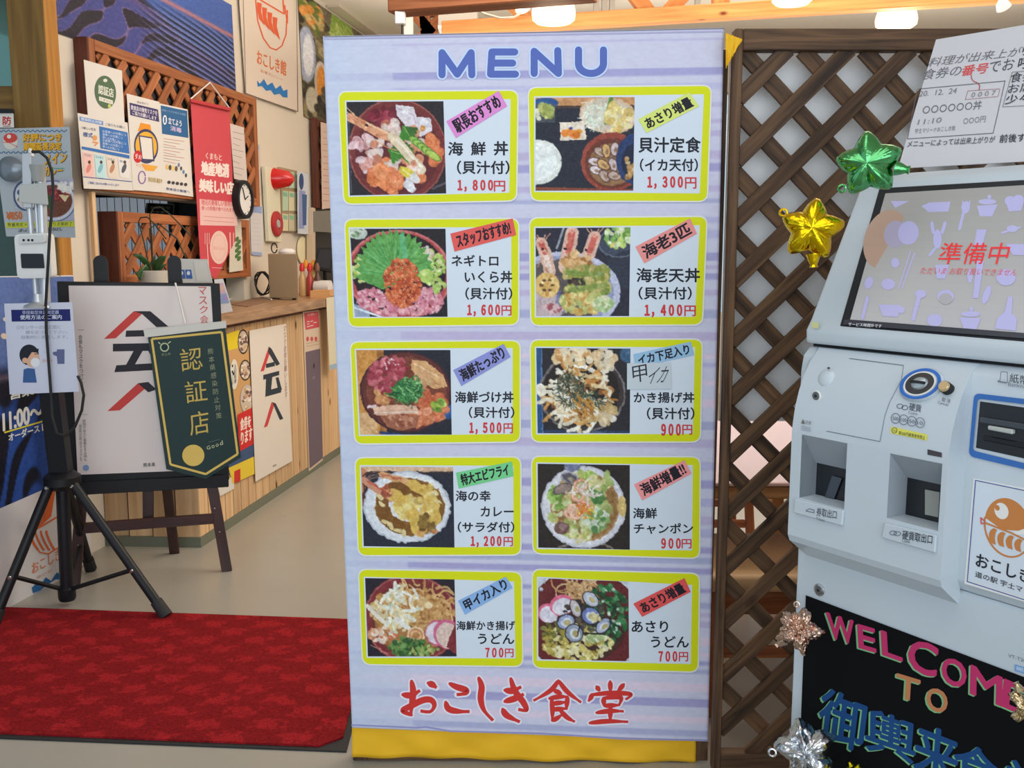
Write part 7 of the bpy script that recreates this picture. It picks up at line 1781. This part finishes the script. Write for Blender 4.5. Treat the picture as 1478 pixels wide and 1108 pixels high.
for i, f_ in enumerate(feet):
    d = Vector((f_[0] - hub[0], f_[1] - hub[1], 0)).normalized(); h0 = hub + d*.055 - Vector((0, 0, .012)); ft = Vector((f_[0], f_[1], .02))
    if i == 2: ft = Vector((hub[0] - .1, hub[1] + .42, .02))
    q = MB(); q.tube([h0, ft], .019, 12); lg_ = q.build('leg', M['black'], tr, smooth=True)
    q = MB(); dd_ = (ft - h0).normalized(); q.tube([ft - dd_*.06, ft + dd_*.012], [.024, .026], 12); q.build('rubber_foot', M['black_rub'], lg_, smooth=True)
    mid = lerp3(h0, ft, .66); q = MB(); q.tube([low + Vector((0, 0, .03)), mid], .009, 8); q.build('brace', M['black'], tr, smooth=True)
    q = MB(); q.lathe(mid - Vector((0, .02, 0)), [(.008, 0), (.006, .006)], 10, (0, -1, 0)); q.build('rivet', M['chrome'], tr)
    q = MB(); q.lathe(h0 - Vector((0, .02, 0)), [(.008, 0), (.006, .006)], 10, (0, -1, 0)); q.build('rivet', M['chrome'], tr)
# thermometer on silver rods
YT = 3.68
th = thing('thermometer', atY(48, 445, YT), 'white contactless thermometer with a small black display on silver rods', 'thermometer')
al = mat('satin_aluminium', (196, 200, 204), .35, metal=.5)
q = MB(); q.lathe(atY(56, 443, YT), [(.055, 0), (.05, .008), (.02, .02), (.016, .05)], 24); q.build('flange', al, th, smooth=True)
for x0, x1, r_ in ((47, 34, .011), (55, 44, .006), (60, 54, .018)):
    q = MB(); q.tube([atY(x0 + 6, 436, YT + .01), atY(x1 + 4, 240, YT + .01)], r_, 12); q.build('rod', al, th, smooth=True)
q = MB(); q.hexa([atY(33, 300, YT - .02), atY(46, 300, YT - .02), atY(46, 300, YT + .02), atY(33, 300, YT + .02)], [atY(31, 222, YT - .02), atY(45, 220, YT - .02), atY(45, 220, YT + .02), atY(31, 222, YT + .02)]); q.build('bracket', al, th, bevel=.002)
q = MB(); q.hexa([atY(27, 292, YT - .03), atY(70, 296, YT - .03), atY(70, 296, YT + .03), atY(27, 292, YT + .03)], [atY(28, 267, YT - .03), atY(67, 263, YT - .03), atY(67, 263, YT + .03), atY(28, 267, YT + .03)]); q.build('clamp_block', mat('light_grey_plastic', (186, 188, 184), .45), th, bevel=.004, seg=2)
q = MB(); q.tube([atY(55, 262, YT), atY(54, 238, YT)], [.022, .03], 16); q.build('cup', mat('grey_cup', (150, 152, 150), .4), th, smooth=True)
q = MB(); q.tube([atY(45, 226, YT), atY(43, 214, YT)], [.012, .005], 10); q.build('nozzle', M['whiteplastic'], th, smooth=True)
pD = Plane(atY(48, 370, YT - .05), (1, 0, 0))
def rr_sheet(name, pl, q4, r, thick, m, parent, lift=0, bevel=0.0, seg=2):
    q = MB(); q.prism([pl(x, y, lift) for x, y in rquad(q4, r)], -pl.n*thick); return q.build(name, m, parent, bevel=bevel, seg=seg, smooth=bevel > 0)
bdv = rr_sheet('body', pD, [(20, 338), (70, 336), (75, 401), (25, 402)], 8, .045, M['whiteplastic'], th, bevel=.006)
rr_sheet('sensor_hood', pD, [(27, 340), (64, 339), (66, 350), (26, 352)], 4, .012, mat('hood_grey', (206, 208, 206), .4), th, lift=.012, bevel=.003)
P = Print(pD, .0135); P.ell(34, 346.5, 1.8, 1.8, (20, 22, 26)); P.ell(41, 346.5, 1.8, 1.8, (20, 22, 26)); P.ell(46.5, 346.5, 1.8, 1.8, (20, 22, 26)); P.build('sensor_eyes', th)
rr_sheet('display', pD, [(29.5, 366), (62, 366), (64, 387), (31, 387)], 2, .003, mat('display_black', (10, 16, 22), .1), th, lift=.0035)
tcab = MB(); tcab.tube([atY(x, y, YT - .03 - (.05 if 330 < y < 410 else 0)) for x, y in [(46, 219), (57, 219), (68, 228), (75, 248), (77, 275), (75, 305), (72, 335), (70, 370), (68, 405), (66, 440), (67, 480), (70, 520), (73, 560), (75, 600), (82, 625), (95, 629), (108, 616), (118, 592), (121, 570), (117, 552), (112, 542)]], .0055, 8)
tag(tcab.build('power_cable', M['black_rub'], own=True, smooth=True), 'black power cable looping down the tripod past the thermometer', 'cable')
pN = Plane(atY(60, 500, YT - .015), (1, 0.03, 0))
ns = tag(sheet('instruction_sheet', pN, [(6, 438), (104, 436), (114, 565), (14, 569)], .001, mat('laminated_sheet', (206, 210, 226), .3, coat=.3), own=True), 'laminated thermometer instruction sheet hanging on the tripod mast', 'notice')
P = Print(pN, .0006)
P.poly([(16, 447), (101, 446), (102, 463), (17, 464)], (26, 36, 104)); P.text('非接触型体温測定器', (32, 453.5), (85, 453), (32, 448), (190, 196, 220), .01); P.text('使用方法のご案内', (29, 461), (89, 460.5), (29, 454.5), (222, 226, 236), .015)
P.text('○センサーの前正面に', (24, 475), (88, 474.5), (24, 469.5), (150, 156, 170), 0); P.text('顔を近づけて下さい。', (37, 482), (98, 481.5), (37, 477), (150, 156, 170), 0); P.text('自動的に測定します。', (31, 489), (98, 488.5), (31, 484), (150, 156, 170), 0)
P.ell(42, 512, 14, 15, (30, 34, 44)); P.ell(47, 518, 10, 12, (222, 176, 146)); P.poly([(30, 505), (56, 503), (55, 509), (46, 508), (38, 520), (33, 522)], (30, 34, 44)); P.ell(36, 520, 4, 4, (222, 176, 146)); P.ell(51, 523, 7, 7, (222, 224, 230)); P.ell(51, 523, 6, 6, (232, 232, 236)); P.line([(50, 511), (55, 510)], 1, (40, 34, 40))
P.poly([(34, 533), (40, 531), (50, 532), (53, 552), (33, 552)], (60, 96, 150)); P.poly([(82, 504), (93, 504), (93, 525), (83, 525), (82, 514), (77, 512), (76, 508), (82, 507)], (96, 104, 144)); P.line([(62, 508), (70, 508)], .7, (190, 190, 200)); P.text('約10cm', (61, 523), (76, 522), (61, 518), (222, 150, 130), 0)
P.build('sheet_print', ns)

# ------------------------------------------------------------------ posters on the door post
pC = Plane(atY(50, 260, 4.12), (1, 0, 0))
cp_, P = poster('curry_poster', pC, [(-12, 186), (100, 183), (109, 343), (9, 341)], 'pale blue curry poster with wavy borders pinned to the door post behind the thermometer', color=(176, 184, 190), lift=0)
wv = lambda y: [(x, y + 1.3*math.sin(x*.9)) for x in range(-8, 98, 1)]
P.line(wv(189), 1.2, (40, 100, 140), cap=False); P.line(wv(220), 1.2, (40, 100, 140), cap=False)
P.ell(15, 204, 10.5, 12, (216, 210, 200)); P.ell(15, 199, 10, 7, (206, 70, 60)); P.ell(13, 197, 3, 3, (226, 220, 214)); P.line([(4, 205), (14, 206), (25, 212)], 1, (206, 90, 80))
for dx, c_ in ((.8, (96, 66, 30)), (0, (226, 170, 40))):
    P.text('好評につき', (33 + dx, 204 + dx), (88 + dx, 203 + dx), (33 + dx, 193 + dx), c_, .045); P.text('期間延長決定', (34 + dx, 217 + dx), (88 + dx, 216 + dx), (34 + dx, 206 + dx), c_, .045); P.text('メイン', (64 + dx, 238 + dx), (96 + dx, 233 + dx), (64 + dx, 224 + dx), c_, .04); P.text('カレー', (64 + dx, 254 + dx), (90 + dx, 252 + dx), (64 + dx, 241 + dx), c_, .03)
P.line([(78, 243), (92, 243)], 1.4, (90, 170, 150)); P.text('¥850', (10, 317), (32, 316), (9, 306), (206, 110, 50), .04)
P.poly([(8, 321), (107, 319), (108, 327), (9, 329)], (200, 206, 60)); P.text('数量限定メニュー なくなり次第終了', (11, 327), (104, 325.5), (11, 321.5), (60, 70, 50), .01); P.text('お食事処', (26, 335), (90, 333), (26, 330), (80, 80, 90), 0); P.build('poster_print', cp_)
R = Raster(60, 66, (176, 178, 196), 12)
R.ell(20, 34, 44, 32, (206, 208, 220)); R.ring(20, 34, 43, 31, 1.6, (60, 80, 130)); R.ell(20, 34, 36, 25, (110, 66, 50)); R.blobs(40, 28, 24, 20, 10, (3, 6), [(150, 50, 60), (120, 40, 50), (190, 90, 80)]); R.blobs(30, 44, 12, 14, 9, (3, 5), [(226, 222, 214), (236, 232, 226)]); R.poly([(30, 24), (50, 26), (42, 36)], (226, 206, 160)); R.ell(6, 34, 12, 12, (60, 80, 50)); R.grain(6)
R.build('curry_photo', pC, (60, 258), (106, 258), (107, 318), (66, 320), cp_, lift=.0016)
R = Raster(46, 50, (170, 178, 190), 13); R.ell(22, 26, 22, 24, (60, 76, 110)); R.ell(22, 26, 19, 21, (206, 210, 220)); R.blobs(30, 22, 26, 14, 16, (2, 5), [(60, 80, 120), (120, 100, 80), (206, 190, 170)]); R.grain(6)
R.build('bowl_photo', pC, (18, 258), (58, 258), (60, 304), (20, 304), cp_, lift=.0016)
q = MB(); c_ = pC(15, 244, .03); q.lathe(c_, [(.05, 0), (.052, .004), (.03, .02), (.008, .022)], 28, pC.n); ds = q.build('suction_disc', mat('smoky_disc', (120, 130, 140), .2, metal=.3), cp_, smooth=True)
bs, P = poster('infection_sign', pC, [(-14, 163), (19, 163), (20, 184), (-12, 184)], 'small white sign with a red character above the curry poster at the left edge', 'sign', lift=.01); P.text('防', (4, 180), (16, 180), (4, 168), (190, 40, 44), .03); P.line([(5, 182), (15, 182)], 1, (150, 50, 50)); P.build('lettering', bs)
bl2 = tag(sheet('black_clip_bar', pC, [(-16, 156), (17, 157), (18, 163), (-16, 163)], .02, M['black'], own=True, lift=.02), 'black clip bar holding the small white sign at the left edge', 'clip')
